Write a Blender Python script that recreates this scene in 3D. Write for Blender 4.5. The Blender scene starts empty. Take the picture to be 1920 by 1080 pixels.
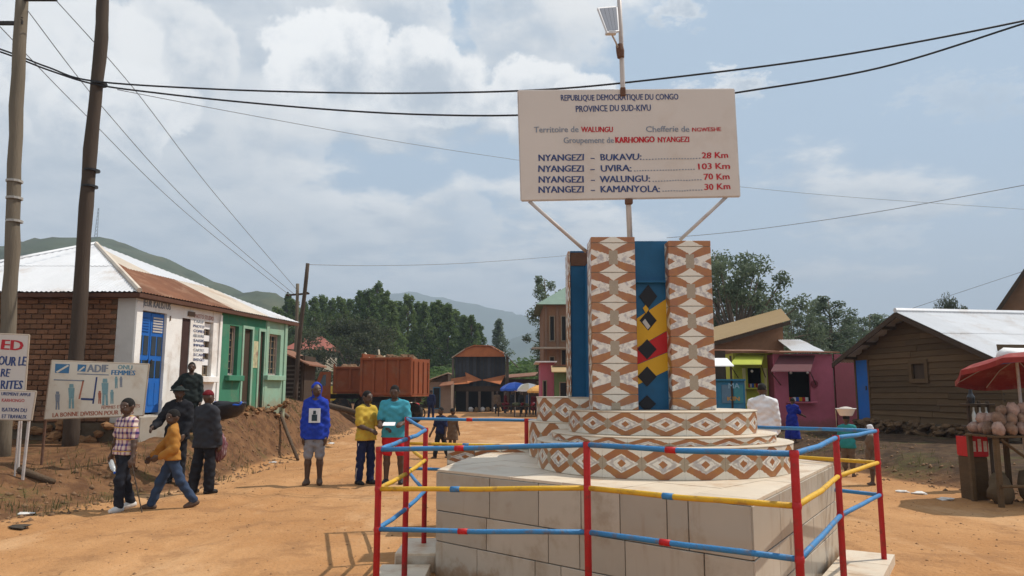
import bpy, math, random
import numpy as np
from mathutils import Vector, Matrix
random.seed(7); rng = np.random.default_rng(7)
R = math.radians
S = bpy.context.scene
COL = S.collection

# ------------------------------------------------------------------ camera
CAMZ, FPX, HZ = 1.55, 1400.0, 735.0
PITCH = math.atan((HZ - 540) / FPX)
cam = bpy.data.objects.new('camera', bpy.data.cameras.new('camera'))
COL.objects.link(cam)
cam.location = (0, 0, CAMZ)
cam.rotation_euler = (math.pi / 2 + PITCH, 0, 0)
cam.data.sensor_width = 36
cam.data.lens = FPX / 1920 * 36
cam.data.clip_start = 0.1
cam.data.clip_end = 20000
S.camera = cam

# ------------------------------------------------------------------ node helper
class X:
    """a socket with arithmetic"""
    def __init__(s, nt, k): s.nt, s.k = nt, k
    def _m(s, op, *a):
        n = s.nt.nodes.new('ShaderNodeMath'); n.operation = op
        for i, v in enumerate((s,) + a):
            if isinstance(v, X): s.nt.links.new(v.k, n.inputs[i])
            else: n.inputs[i].default_value = v
        return X(s.nt, n.outputs[0])
    def __add__(s, o): return s._m('ADD', o)
    __radd__ = __add__
    def __sub__(s, o): return s._m('SUBTRACT', o)
    def __rsub__(s, o): return (s * -1.0) + o
    def __mul__(s, o): return s._m('MULTIPLY', o)
    __rmul__ = __mul__
    def __truediv__(s, o): return s._m('DIVIDE', o)
    def lt(s, o): return s._m('LESS_THAN', o)
    def gt(s, o): return s._m('GREATER_THAN', o)
    def abs(s): return s._m('ABSOLUTE')
    def pow(s, o): return s._m('POWER', o)
    def min(s, o): return s._m('MINIMUM', o)
    def max(s, o): return s._m('MAXIMUM', o)
    def frac(s): return s._m('FRACT')
    def floor(s): return s._m('FLOOR')
    def sin(s): return s._m('SINE')
    def step(s, a, b):
        n = s.nt.nodes.new('ShaderNodeMapRange'); n.interpolation_type = 'SMOOTHSTEP'
        s.nt.links.new(s.k, n.inputs[0]); n.inputs[1].default_value = a; n.inputs[2].default_value = b
        return X(s.nt, n.outputs[0])

def mixc(nt, f, a, b):
    n = nt.nodes.new('ShaderNodeMix'); n.data_type = 'RGBA'
    for key, v in ((0, f), (6, a), (7, b)):
        if isinstance(v, X): nt.links.new(v.k, n.inputs[key])
        elif key == 0: n.inputs[0].default_value = v
        else: n.inputs[key].default_value = (*v, 1)
    return X(nt, n.outputs[2])

def noise(nt, vec, scale, detail=4, rough=.55, out=0):
    n = nt.nodes.new('ShaderNodeTexNoise')
    n.inputs['Scale'].default_value = scale; n.inputs['Detail'].default_value = detail
    n.inputs['Roughness'].default_value = rough
    if vec is not None: nt.links.new(vec.k, n.inputs['Vector'])
    return X(nt, n.outputs[out])

def vscale(nt, vec, sx, sy, sz):
    n = nt.nodes.new('ShaderNodeVectorMath'); n.operation = 'MULTIPLY'
    nt.links.new(vec.k, n.inputs[0]); n.inputs[1].default_value = (sx, sy, sz)
    return X(nt, n.outputs[0])

def sep(nt, vec):
    n = nt.nodes.new('ShaderNodeSeparateXYZ'); nt.links.new(vec.k, n.inputs[0])
    return [X(nt, n.outputs[i]) for i in range(3)]

def comb(nt, x, y, z):
    n = nt.nodes.new('ShaderNodeCombineXYZ')
    for i, v in enumerate((x, y, z)):
        if isinstance(v, X): nt.links.new(v.k, n.inputs[i])
        else: n.inputs[i].default_value = v
    return X(nt, n.outputs[0])

# ------------------------------------------------------------------ world and sun
SUN_EL, SUN_AZ = R(55), math.atan2(0.30, 0.95)      # direction TO the sun: right of the frame, slightly behind the square
sdir = Vector((math.cos(SUN_EL) * math.cos(SUN_AZ), math.cos(SUN_EL) * math.sin(SUN_AZ), math.sin(SUN_EL)))
W = bpy.data.worlds.new("World"); S.world = W; W.use_nodes = True
nt = W.node_tree; nt.nodes.clear()
sky = nt.nodes.new('ShaderNodeTexSky'); sky.sky_type = 'NISHITA'; sky.sun_disc = False
sky.sun_elevation = SUN_EL; sky.sun_rotation = math.pi / 2 - SUN_AZ
sky.altitude = 1500; sky.air_density = 1.0; sky.dust_density = 2.2
tc = nt.nodes.new('ShaderNodeTexCoord')
dirv = X(nt, tc.outputs['Generated'])
dx, dy, dz = sep(nt, dirv)
zz = dz.max(0.0) + 0.16
u, v = dx / zz, dy / zz
p = comb(nt, u, v, 0.0)
pw = comb(nt, u + 0.04, v - 0.11, 0.0)
CS = 1.05
big = noise(nt, comb(nt, u + 3.1, v + 1.7, 0.4), 0.42, 3, .5)
n1 = noise(nt, p, CS, 11, .60)
n2 = noise(nt, pw, CS, 6, .55)
cover = n1 + (big - 0.5) * 0.70 - dx * 0.30 + 0.07
mask = cover.step(0.47, 0.565)
thick = cover.step(0.55, 0.70)
lit = ((n1 - n2) * 3.6 + 0.56).step(0.15, 0.9)
ccol = mixc(nt, lit, (4.7, 5.4, 6.2), (11.0, 10.8, 10.4))
ccol = mixc(nt, thick * 0.42, ccol, (5.0, 5.6, 6.2))
clear = mixc(nt, 0.72, X(nt, sky.outputs[0]), (5.7, 7.2, 8.6))
low = dz.step(0.02, 0.30)                        # pale air near the horizon, all the way round
clear = mixc(nt, (1.0 - low) * 0.75, clear, (6.9, 7.4, 7.9))
ccol = mixc(nt, (1.0 - low) * 0.6, ccol, (6.7, 7.15, 7.6))
skyc = mixc(nt, mask * 0.93, clear, ccol)
# billowing cumulus heads, each with a bright ragged top that melts into a grey underside
nzA = noise(nt, dirv, 9.0, 10, .62) - 0.5
nzB = noise(nt, vscale(nt, dirv, 1, 1, 1.6), 5.0, 7, .6) - 0.5
nzC = noise(nt, vscale(nt, dirv, 1, 1, 2.2), 26.0, 8, .66) - 0.5
def cumulus(skyc, px, py, r, al=1.0, br=1.0, flat=.8, wisp=0):
    xc, yc = (px - 960) / FPX, (540 - py) / FPX; cp, sp_ = math.cos(PITCH), math.sin(PITCH)
    d = Vector((xc, cp - yc * sp_, sp_ + yc * cp)).normalized(); s = r / FPX * .94
    ex, ey, ez = (dx - d.x) * (1 / s), (dy - d.y) * (1 / s), (dz - d.z) * (1 / s)
    dist = (ex * ex + ey * ey + ez * ez * (1 / flat ** 2)).pow(.5)
    f = (1.0 - dist) + nzA * 1.5 + nzB * .9
    if wisp: f = (1.0 - dist) * .8 + nzC * 3.4 + nzA * 1.2
    m_ = f.step(0.0, .6 if wisp else .14) * (ez * .7 + .85).step(-.15, .75) * al
    sh = (f * .75 - ez * .45 - ex * .12 + nzA * 2.6 + nzB * .8 + .1).step(0.0, 1.0)
    c_ = mixc(nt, sh, (11.6 * br, 11.4 * br, 11.0 * br), (5.5, 6.1, 6.75))
    return mixc(nt, m_, skyc, c_)
for a_ in ((1010, 50, 130, .6, .86), (330, 100, 120, .8, .92), (170, 120, 150, .85, .95), (730, 60, 120, .7, .9), (215, 200, 130, .9, .98), (610, 130, 140, .95, 1.02), (800, 160, 120, .9, 1.0), (1010, 190, 105, .95, 1.0), (1100, 205, 80, .9, .98), (520, 270, 120, .5, .86),
           (860, 420, 95, .45, .86), (500, 440, 120, .35, .82), (1255, 28, 62, .8, .95, .45, 1), (1350, 172, 80, .85, 1.0, .5, 1), (1640, 455, 90, .4, .9, .4, 1), (1800, 180, 110, .35, .9, .4, 1), (-250, 150, 220, .8, .95), (2300, 250, 180, .7, .9), (1300, -500, 260, .8, .95)):
    skyc = cumulus(skyc, *a_)
bg = nt.nodes.new('ShaderNodeBackground'); bg.inputs[1].default_value = 0.09
wo = nt.nodes.new('ShaderNodeOutputWorld')
nt.links.new(skyc.k, bg.inputs[0]); nt.links.new(bg.outputs[0], wo.inputs[0])

sl = bpy.data.lights.new('sun', 'SUN'); sl.energy = 4.5; sl.angle = R(0.5); sl.color = (1, .93, .83)
so = bpy.data.objects.new('sun', sl); COL.objects.link(so)
so.rotation_euler = (-sdir).to_track_quat('-Z', 'Y').to_euler()

vs = S.view_settings
vs.view_transform = 'Standard'; vs.look = 'None'; vs.gamma = 1; vs.use_curve_mapping = False; vs.exposure = 0.2
S.cycles.max_bounces = 6; S.cycles.diffuse_bounces = 3; S.cycles.volume_bounces = 0
S.cycles.transparent_max_bounces = 8

# ------------------------------------------------------------------ picture geometry -> world
ct, st = math.cos(PITCH), math.sin(PITCH)
def ray(px, py):
    xc, yc = (px - 960) / FPX, (540 - py) / FPX
    return Vector((xc, ct - yc * st, st + yc * ct))
def at(px, py, Y):
    d = ray(px, py); return Vector((0, 0, CAMZ)) + d * (Y / d.y)
def gnd(px, py, z=0.0):
    d = ray(px, py); return Vector((0, 0, CAMZ)) + d * ((z - CAMZ) / d.z)

# ------------------------------------------------------------------ materials
MATS = {}
def mat(name, rgb, rough=.8, var=.18, scale=6., bump=.15, bscale=40., dirt=None, dirt_amt=.35, dscale=1.6, metal=0., rand=0., island=0., coord='pos', spec=.3, stretch=None):
    if name in MATS: return MATS[name]
    m = bpy.data.materials.new(name); m.use_nodes = True; nt = m.node_tree
    b = nt.nodes['Principled BSDF']
    b.inputs['Roughness'].default_value = rough; b.inputs['Metallic'].default_value = metal
    b.inputs['Specular IOR Level'].default_value = spec
    if coord == 'pos': vec = X(nt, nt.nodes.new('ShaderNodeNewGeometry').outputs['Position'])
    else: vec = X(nt, nt.nodes.new('ShaderNodeTexCoord').outputs['Object'])
    if stretch: vec = vscale(nt, vec, *stretch)
    f = (noise(nt, vec, scale, 5, .6) - .5) * (2.6 * var) + 1.0
    if rand:
        oi = X(nt, nt.nodes.new('ShaderNodeObjectInfo').outputs['Random'])
        f = f * ((oi - .5) * (2 * rand) + 1.0)
    if island:
        gi = X(nt, nt.nodes.new('ShaderNodeNewGeometry').outputs['Random Per Island'])
        f = f * ((gi - .5) * (2 * island) + 1.0)
    col = mixc(nt, 0.0, rgb, rgb)
    n = nt.nodes.new('ShaderNodeVectorMath'); n.operation = 'SCALE'
    n.inputs[0].default_value = rgb; nt.links.new(f.k, n.inputs['Scale'])
    col = X(nt, n.outputs[0])
    if dirt is not None:
        dm = noise(nt, vec, dscale, 6, .65).step(.50, .72) * dirt_amt
        col = mixc(nt, dm, col, dirt)
    nt.links.new(col.k, b.inputs['Base Color'])
    if bump:
        bn = nt.nodes.new('ShaderNodeBump'); bn.inputs['Strength'].default_value = bump; bn.inputs['Distance'].default_value = .02
        nt.links.new(noise(nt, vec, bscale, 4, .6).k, bn.inputs['Height']); nt.links.new(bn.outputs[0], b.inputs['Normal'])
    MATS[name] = m
    return m

DUST = (.30, .17, .085)
WHITE_PLASTER = mat('white_plaster', (.82, .80, .76), .88, .08, 4, .25, 30, (.42, .30, .20), .5, 1.1)
GREEN_PAINT = mat('green_paint', (.045, .195, .115), .8, .14, 4, .2, 30, (.17, .19, .12), .55, 1.6)
PALE_GREEN = mat('pale_green_paint', (.25, .40, .295), .8, .12, 4, .2, 30, (.26, .27, .18), .55, 1.8)
BLUE_DOOR = mat('blue_door_paint', (.015, .12, .42), .5, .1, 5, .1, 30, (.08, .12, .2), .25, 3)
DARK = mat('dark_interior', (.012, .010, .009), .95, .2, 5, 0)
GREY_PLASTER = mat('grey_plaster', (.50, .48, .45), .85, .1, 5, .2, 30, DUST, .3)
MORTAR = mat('mud_mortar', (.15, .09, .055), .95, .2, 12, .6, 60)
BRICK = mat('fired_brick', (.205, .098, .052), .92, .25, 18, .5, 90, (.12, .078, .046), .85, 1.1, rand=.25)
BRICKF = None
ZINC = mat('zinc_sheet', (.66, .66, .67), .45, .07, 3, 0, 30, (.46, .37, .30), .5, 1.2, metal=.35, rand=.06)
RUST = mat('rusty_sheet', (.20, .085, .045), .8, .3, 3, .2, 40, (.36, .25, .17), .4, 1.5, rand=.15)
OCHRE_ROOF = mat('ochre_sheet', (.40, .275, .135), .7, .12, 3, .1, 40, (.35, .22, .1), .3)
TIMBER_DARK = mat('dark_timber', (.055, .035, .022), .85, .3, 8, .4, 60, stretch=(1, 1, .15))
POLE_WOOD = mat('weathered_pole_wood', (.155, .125, .09), .9, .3, 9, .6, 50, (.09, .07, .05), .6, 3, stretch=(1, 1, .12))
POLE_WOOD2 = mat('brown_pole_wood', (.065, .045, .032), .9, .3, 9, .6, 50, (.05, .04, .03), .6, 3, stretch=(1, 1, .12))
PLANK = mat('hut_plank_wood', (.098, .060, .029), .88, .25, 5, .5, 40, (.09, .06, .035), .5, 1.4, rand=.25, stretch=(.4, .4, 3))
RED_POST = mat('red_post_paint', (.42, .018, .022), .58, .18, 10, .3, 60, (.12, .045, .03), .9, 11, spec=.35)
BLUE_RAIL = mat('blue_rail_paint', (.035, .19, .42), .55, .18, 10, .3, 60, (.14, .12, .11), .9, 11, spec=.35)
YELLOW_RAIL = mat('yellow_rail_paint', (.62, .36, .02), .58, .18, 10, .3, 60, (.24, .12, .05), .9, 11, spec=.35)
GREY_STEEL = mat('painted_steel_tube', (.50, .45, .42), .5, .1, 12, .05, 60, (.22, .10, .06), .4, 5, metal=.1)
RUSTY_STEEL = mat('rusty_steel', (.13, .065, .04), .8, .3, 20, .3, 90)
CABLE = mat('black_cable', (.02, .02, .022), .6, .1, 10, 0)
WIRE = mat('thin_grey_wire', (.24, .26, .29), .5, .1, 10, 0)
CEMENT = mat('rough_cement', (.34, .30, .25), .95, .15, 8, .4, 60, DUST, .4)
MARBLE = mat('marble_top_tile', (.59, .50, .385), .5, .12, 5, .08, 30, (.42, .26, .14), .85, 2.6, rand=.08, spec=.5)
PLINTH_TILE = mat('plinth_wall_tile', (.43, .38, .31), .40, .09, 3, .03, 30, (.27, .20, .13), .65, 2.8, rand=.16, spec=.5)
SIGN_WHITE = mat('sign_board_paint', (.60, .535, .48), .6, .05, 3, .05, 40, (.48, .38, .30), .35, 2.2)
SIGN_CREAM = mat('cream_board_paint', (.70, .65, .55), .6, .06, 4, .05, 40, (.50, .37, .24), .5, 3)
NAVY = mat('navy_letter_paint', (.035, .06, .17), .6, .5, 30, 0)
REDL = mat('red_letter_paint', (.45, .02, .03), .6, .25, 30, 0)
GREYL = mat('faded_letter_paint', (.22, .25, .30), .7, .3, 30, 0)
BROWNL = mat('faded_red_letter_paint', (.38, .13, .08), .7, .3, 30, 0)
TEALL = mat('faded_teal_paint', (.19, .33, .36), .7, .3, 20, 0)
BLUEL = mat('logo_blue_paint', (.06, .19, .36), .6, .2, 20, 0)
PANEL_BLUE = mat('panel_blue_paint', (.010, .098, .215), .5, .15, 6, .1, 50, (.01, .06, .12), .4, 4)
GOLD = mat('golden_yellow_paint', (.62, .34, .015), .5, .12, 8, .05, 50, (.4, .2, .02), .3, 4)
FLAG_RED = mat('flag_red_paint', (.45, .012, .015), .5, .12, 8, .05, 50)
BLACK_PAINT = mat('black_paint', (.008, .008, .012), .45, .2, 10, 0)
STONE = mat('rubble_stone', (.25, .13, .06), .95, .25, 10, .6, 50, (.13, .09, .05), .5, 2.5, rand=.4)
LOG = mat('log_bark', (.10, .065, .04), .95, .3, 14, .7, 60)
PINK_WALL = mat('pink_kiosk_paint', (.40, .105, .155), .8, .12, 5, .2, 40, (.24, .08, .08), .35, 2)
DEEP_RED = mat('dark_red_kiosk_paint', (.17, .03, .045), .8, .12, 5, .2, 40, (.1, .03, .03), .3, 2)
LIME = mat('lime_kiosk_paint', (.37, .40, .045), .75, .12, 5, .2, 40, (.22, .22, .06), .35, 2)
STALL_BLUE = mat('stall_blue_paint', (.03, .17, .30), .7, .15, 6, .2, 40, (.12, .16, .17), .4, 3)
WHITE_CLOTH = mat('white_cloth', (.78, .77, .76), .9, .06, 8, .15, 60)
TRUCK_RED = mat('truck_red_paint', (.215, .055, .017), .8, .2, 4, .1, 40, (.20, .095, .05), .75, 1.3)
TYRE = mat('tyre_rubber', (.02, .019, .018), .85, .2, 20, .2, 80, DUST, .4, 5)
STEEL_DARK = mat('dark_chassis_steel', (.03, .026, .024), .7, .2, 8, .1, 40, DUST, .35, 3)
GLASS = mat('dark_window_glass', (.03, .04, .05), .12, .1, 3, 0, spec=.6)
RUST_ORANGE = mat('orange_rust_sheet', (.42, .14, .05), .8, .25, 2, .2, 30, (.22, .07, .04), .5, 1.2)
BLUE_TARP = mat('blue_tarp', (.02, .10, .50), .5, .1, 5, .2, 12)
RED_TARP = mat('red_umbrella_cloth', (.24, .032, .028), .9, .2, 6, .3, 20, (.36, .15, .11), .7, 4)
BLACK_BAG = mat('black_plastic', (.012, .012, .016), .35, .2, 6, .3, 20, spec=.5)
SKIN = mat('dark_brown_skin', (.078, .043, .028), .5, .1, 20, .03, 200, coord='obj', spec=.4)
HAIR = mat('black_hair', (.012, .010, .009), .9, .2, 40, .5, 300, coord='obj')
EYEW = mat('eye_white', (.6, .57, .52), .3, .02, 20, 0)
FLOOR_TILE = MARBLE

def splash(m, rgb, zc, h, amt):
    """dried mud splashed up a wall foot: a ragged stain of its own colour"""
    nt = m.node_tree; b = nt.nodes['Principled BSDF']; src = X(nt, b.inputs['Base Color'].links[0].from_socket)
    pos = X(nt, nt.nodes.new('ShaderNodeNewGeometry').outputs['Position']); z = sep(nt, pos)[2]
    k = ((z * -1.0 + zc) / h + (noise(nt, pos, 5, 7, .7) - .5) * 2.6).step(0, .7) * amt
    k = k.max(noise(nt, vscale(nt, pos, 7, 7, .8), 1, 5, .6).step(.56, .72) * .35)
    nt.links.new(mixc(nt, k, src, rgb).k, b.inputs['Base Color'])
splash(PLINTH_TILE, (.26, .155, .08), .16, .22, .75)
splash(WHITE_PLASTER, (.36, .24, .14), 1.25, .30, .7); splash(GREEN_PAINT, (.22, .17, .10), 1.3, .3, .6); splash(PALE_GREEN, (.28, .22, .14), 1.45, .3, .6); splash(PINK_WALL, (.2, .09, .07), .75, .3, .6)
# ------------------------------------------------------------------ mesh building
WM = {}
def wm(o): return WM[o.name]
def reg(o, parent, local):
    WM[o.name] = (WM[parent.name] @ local) if parent is not None else local.copy()

def tag(o, label=None, cat=None, group=None, kind=None):
    if label: o['label'] = label
    if cat: o['category'] = cat
    if group: o['group'] = group
    if kind: o['kind'] = kind
    return o

def thing(name, label, cat, loc=(0, 0, 0), rz=0., group=None):
    o = bpy.data.objects.new(name, None); COL.objects.link(o)
    o.empty_display_size = .1
    o.location = loc; o.rotation_euler = (0, 0, rz)
    tag(o, label, cat, group)
    reg(o, None, Matrix.Translation(Vector(loc)) @ Matrix.Rotation(rz, 4, 'Z'))
    return o

def link(name, me, m=None, parent=None, world=False, loc=None, rot=None, scale=None):
    o = bpy.data.objects.new(name, me); COL.objects.link(o)
    if m is not None:
        if len(me.materials) == 0: me.materials.append(m)
        elif me.materials[0] is not m:
            o.material_slots[0].link = 'OBJECT'; o.material_slots[0].material = m
    if loc is not None: o.location = loc
    if rot is not None: o.rotation_euler = rot
    if scale is not None: o.scale = scale if hasattr(scale, '__len__') else (scale,) * 3
    L = Matrix.LocRotScale(o.location, o.rotation_euler.to_quaternion(), o.scale)
    if parent is not None:
        o.parent = parent
        if world:
            o.matrix_parent_inverse = WM[parent.name].inverted()
            WM[o.name] = L
        else: reg(o, parent, L)
    else: reg(o, None, L)
    return o

class MB:
    def __init__(s): s.v, s.f, s.uv = [], [], None
    def add(s, vs, fs):
        o = len(s.v); s.v += [tuple(p) for p in vs]; s.f += [tuple(i + o for i in f) for f in fs]; return s
    def box(s, c, d, M=None, bev=0.):
        c = Vector(c); h = Vector(d) / 2
        if bev <= 0:
            vs = [Vector((sx * h.x, sy * h.y, sz * h.z)) for sx in (-1, 1) for sy in (-1, 1) for sz in (-1, 1)]
            fs = [(0, 1, 3, 2), (4, 6, 7, 5), (0, 4, 5, 1), (2, 3, 7, 6), (0, 2, 6, 4), (1, 5, 7, 3)]
        else:
            b = min(bev, min(h) * .9); vs = []; idx = {}
            for sx in (-1, 1):
                for sy in (-1, 1):
                    for sz in (-1, 1):
                        for a in range(3):
                            e = [h.x - b, h.y - b, h.z - b]; e[a] = h[a]
                            idx[(sx, sy, sz, a)] = len(vs); vs.append(Vector((sx * e[0], sy * e[1], sz * e[2])))
            fs = []
            for a in range(3):
                o1, o2 = (a + 1) % 3, (a + 2) % 3
                for sg in (-1, 1):
                    q = []
                    for s1, s2 in ((-1, -1), (1, -1), (1, 1), (-1, 1)):
                        k = [0, 0, 0]; k[a] = sg; k[o1] = s1; k[o2] = s2; q.append(idx[(*k, a)])
                    fs.append(q)
                for s1 in (-1, 1):
                    for s2 in (-1, 1):
                        k1 = [0, 0, 0]; k1[o1] = s1; k1[o2] = s2; k2 = list(k1); k1[a] = -1; k2[a] = 1
                        fs.append([idx[(*k1, o1)], idx[(*k2, o1)], idx[(*k2, o2)], idx[(*k1, o2)]])
            for sx in (-1, 1):
                for sy in (-1, 1):
                    for sz in (-1, 1): fs.append([idx[(sx, sy, sz, a)] for a in range(3)])
            ff = []
            for f in fs:
                nn = (vs[f[1]] - vs[f[0]]).cross(vs[f[2]] - vs[f[0]])
                cc = sum((vs[i] for i in f), Vector())
                ff.append(f if nn.dot(cc) > 0 else f[::-1])
            fs = ff
        if M is not None: vs = [M @ p for p in vs]
        return s.add([p + c for p in vs], fs)
    def bx(s, x0, x1, y0, y1, z0, z1, bev=0.):
        return s.box(((x0 + x1) / 2, (y0 + y1) / 2, (z0 + z1) / 2), (abs(x1 - x0), abs(y1 - y0), abs(z1 - z0)), None, bev)
    def path(s, pts, rs, n=8, cap=True):
        pts = [Vector(p) for p in pts]
        if not hasattr(rs, '__len__'): rs = [rs] * len(pts)
        t0 = (pts[1] - pts[0]).normalized()
        a = Vector((0, 0, 1)) if abs(t0.z) < .9 else Vector((1, 0, 0))
        nx = t0.cross(a).normalized(); vs = []; m = len(pts)
        for i, p in enumerate(pts):
            t = (pts[min(i + 1, m - 1)] - pts[max(i - 1, 0)]).normalized()
            nx = (nx - t * nx.dot(t)).normalized(); ny = t.cross(nx)
            for k in range(n):
                g = 2 * math.pi * k / n
                vs.append(p + (nx * math.cos(g) + ny * math.sin(g)) * rs[i])
        fs = [(i * n + k, i * n + (k + 1) % n, (i + 1) * n + (k + 1) % n, (i + 1) * n + k) for i in range(m - 1) for k in range(n)]
        if cap: fs += [tuple(range(n))[::-1], tuple((m - 1) * n + k for k in range(n))]
        return s.add(vs, fs)
    def tube(s, a, b, r0, r1=None, n=10): return s.path([a, b], [r0, r0 if r1 is None else r1], n)
    def lathe(s, prof, n=16, c=(0, 0, 0)):
        vs, fs = [], []; c = Vector(c)
        for r, z in prof:
            for k in range(n):
                g = 2 * math.pi * k / n; vs.append(c + Vector((r * math.cos(g), r * math.sin(g), z)))
        for i in range(len(prof) - 1):
            for k in range(n): fs.append((i * n + k, i * n + (k + 1) % n, (i + 1) * n + (k + 1) % n, (i + 1) * n + k))
        fs.append(tuple(range(n))[::-1]); fs.append(tuple((len(prof) - 1) * n + k for k in range(n)))
        return s.add(vs, fs)
    def prism(s, poly, off):
        """poly: 3-D polygon, off: extrusion vector"""
        poly = [Vector(p) for p in poly]; off = Vector(off); n = len(poly)
        nn = Vector()
        for i in range(n): nn += poly[i].cross(poly[(i + 1) % n])
        if nn.dot(off) > 0: poly = poly[::-1]
        return s.add(poly + [p + off for p in poly],
                     [tuple(range(n)), tuple(range(n, 2 * n))[::-1]] + [((i + 1) % n, i, i + n, (i + 1) % n + n) for i in range(n)])
    def blob(s, c, r, seed=0, nu=10, nv=6, amp=.2):
        q = random.Random(seed); c = Vector(c); r = r if hasattr(r, '__len__') else (r,) * 3; vs = []
        vs.append(c + Vector((0, 0, -r[2])))
        for i in range(1, nv):
            for k in range(nu):
                th = math.pi * i / nv; ph = 2 * math.pi * k / nu; w = 1 + amp * (q.random() - .5) * 2
                vs.append(c + Vector((r[0] * math.sin(th) * math.cos(ph) * w, r[1] * math.sin(th) * math.sin(ph) * w, -r[2] * math.cos(th) * w)))
        vs.append(c + Vector((0, 0, r[2]))); fs = []
        for k in range(nu): fs.append((0, 1 + (k + 1) % nu, 1 + k))
        for i in range(nv - 2):
            for k in range(nu):
                a = 1 + i * nu; fs.append((a + k, a + (k + 1) % nu, a + nu + (k + 1) % nu, a + nu + k))
        a = 1 + (nv - 2) * nu
        for k in range(nu): fs.append((a + k, a + (k + 1) % nu, len(vs) - 1))
        return s.add(vs, fs)
    def mesh(s, name, smooth=False):
        me = bpy.data.meshes.new(name); me.from_pydata([tuple(p) for p in s.v], [], s.f)
        if smooth: me.polygons.foreach_set('use_smooth', [True] * len(me.polygons))
        me.update(); return me
    def build(s, name, m, parent=None, world=False, smooth=False, label=None, cat=None, group=None, kind=None, **kw):
        o = link(name, s.mesh(name, smooth), m, parent, world, **kw)
        tag(o, label, cat, group, kind); return o

def npmesh(name, V, F4=None, F3=None, smooth=False):
    me = bpy.data.meshes.new(name)
    V = np.asarray(V, dtype=np.float32)
    nl = (0 if F4 is None else F4.size) + (0 if F3 is None else F3.size)
    npoly = (0 if F4 is None else len(F4)) + (0 if F3 is None else len(F3))
    me.vertices.add(len(V)); me.vertices.foreach_set('co', V.ravel())
    me.loops.add(nl); me.polygons.add(npoly)
    li, ls, k = [], [], 0
    if F4 is not None: li.append(F4.ravel()); ls.append(np.arange(len(F4)) * 4); k = F4.size
    if F3 is not None: li.append(F3.ravel()); ls.append(k + np.arange(len(F3)) * 3)
    me.loops.foreach_set('vertex_index', np.concatenate(li).astype(np.int32))
    me.polygons.foreach_set('loop_start', np.concatenate(ls).astype(np.int32))
    if smooth: me.polygons.foreach_set('use_smooth', np.ones(npoly, dtype=bool))
    me.update(calc_edges=True); me.validate(); return me

def text(body, m, parent, origin, ax, ay, width=None, height=.1, bold=0., lift=.004, name='lettering', align='LEFT'):
    """flat lettering: origin = baseline start in world space, ax along the line, ay up the board"""
    cu = bpy.data.curves.new(name, 'FONT'); cu.body = body; cu.size = 1; cu.resolution_u = 2
    cu.offset = 0; cu.extrude = .0; cu.fill_mode = 'BOTH'
    o = bpy.data.objects.new(name, cu); COL.objects.link(o)
    bpy.context.view_layer.update()
    w = max(o.dimensions.x, .01)
    me = bpy.data.meshes.new_from_object(o); bpy.data.objects.remove(o); bpy.data.curves.remove(cu)
    sy = height / .70
    sx = sy if width is None else width / w
    ax = Vector(ax).normalized(); ay = Vector(ay); ay = (ay - ax * ay.dot(ax)).normalized(); az = ax.cross(ay)
    o0 = Vector(origin) + az * lift
    co = np.empty(len(me.vertices) * 3, dtype=np.float32); me.vertices.foreach_get('co', co); co = co.reshape(-1, 3)
    A = np.array([ax[:], ay[:], az[:]])
    wy = .10 * vnoise(co[:, 0] * 1.3 + len(WM) * 3.7, co[:, 0] * 0 + 1.5) ; co[:, 1] += wy.astype(np.float32); co[:, 0] += (.09 * vnoise(co[:, 1] * 1.9 + co[:, 0] * .8, co[:, 0] * .9 + len(WM))).astype(np.float32)
    out = co[:, :1] * sx * A[0] + co[:, 1:2] * sy * A[1] + np.array(o0[:])
    if bold:                                     # a brush as wide as the painter's: the strokes laid three times side by side
        fs = [tuple(p.vertices) for p in me.polygons]; n0 = len(out); V = np.concatenate([out + A[0] * (k * bold * sy * 1.6) + A[2] * (.0004 * abs(k) + .0002 * (k > 0)) for k in (0, -1, 1)])
        me2 = bpy.data.meshes.new(name); me2.from_pydata(V.tolist(), [], [tuple(i + k * n0 for i in f) for k in range(3) for f in fs]); me2.update(); bpy.data.meshes.remove(me); me = me2
    else: me.vertices.foreach_set('co', out.astype(np.float32).ravel()); me.update()
    return link(name, me, m, parent, world=True)

# ------------------------------------------------------------------ noise for terrain
_lat = rng.random((256, 256))
def vnoise(x, y):
    x = np.asarray(x, float); y = np.asarray(y, float)
    i, j = np.floor(x).astype(int), np.floor(y).astype(int); fx, fy = x - i, y - j
    fx, fy = fx * fx * (3 - 2 * fx), fy * fy * (3 - 2 * fy)
    g = lambda a, b: _lat[a % 256, b % 256]
    return (g(i, j) * (1 - fx) + g(i + 1, j) * fx) * (1 - fy) + (g(i, j + 1) * (1 - fx) + g(i + 1, j + 1) * fx) * fy - .5
def fbm(x, y, o=4):
    r = 0; a = 1.
    for k in range(o): r = r + a * vnoise(x * 2 ** k + 17 * k, y * 2 ** k + 31 * k); a *= .5
    return r
def sstep(t): t = np.clip(t, 0, 1); return t * t * (3 - 2 * t)

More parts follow.
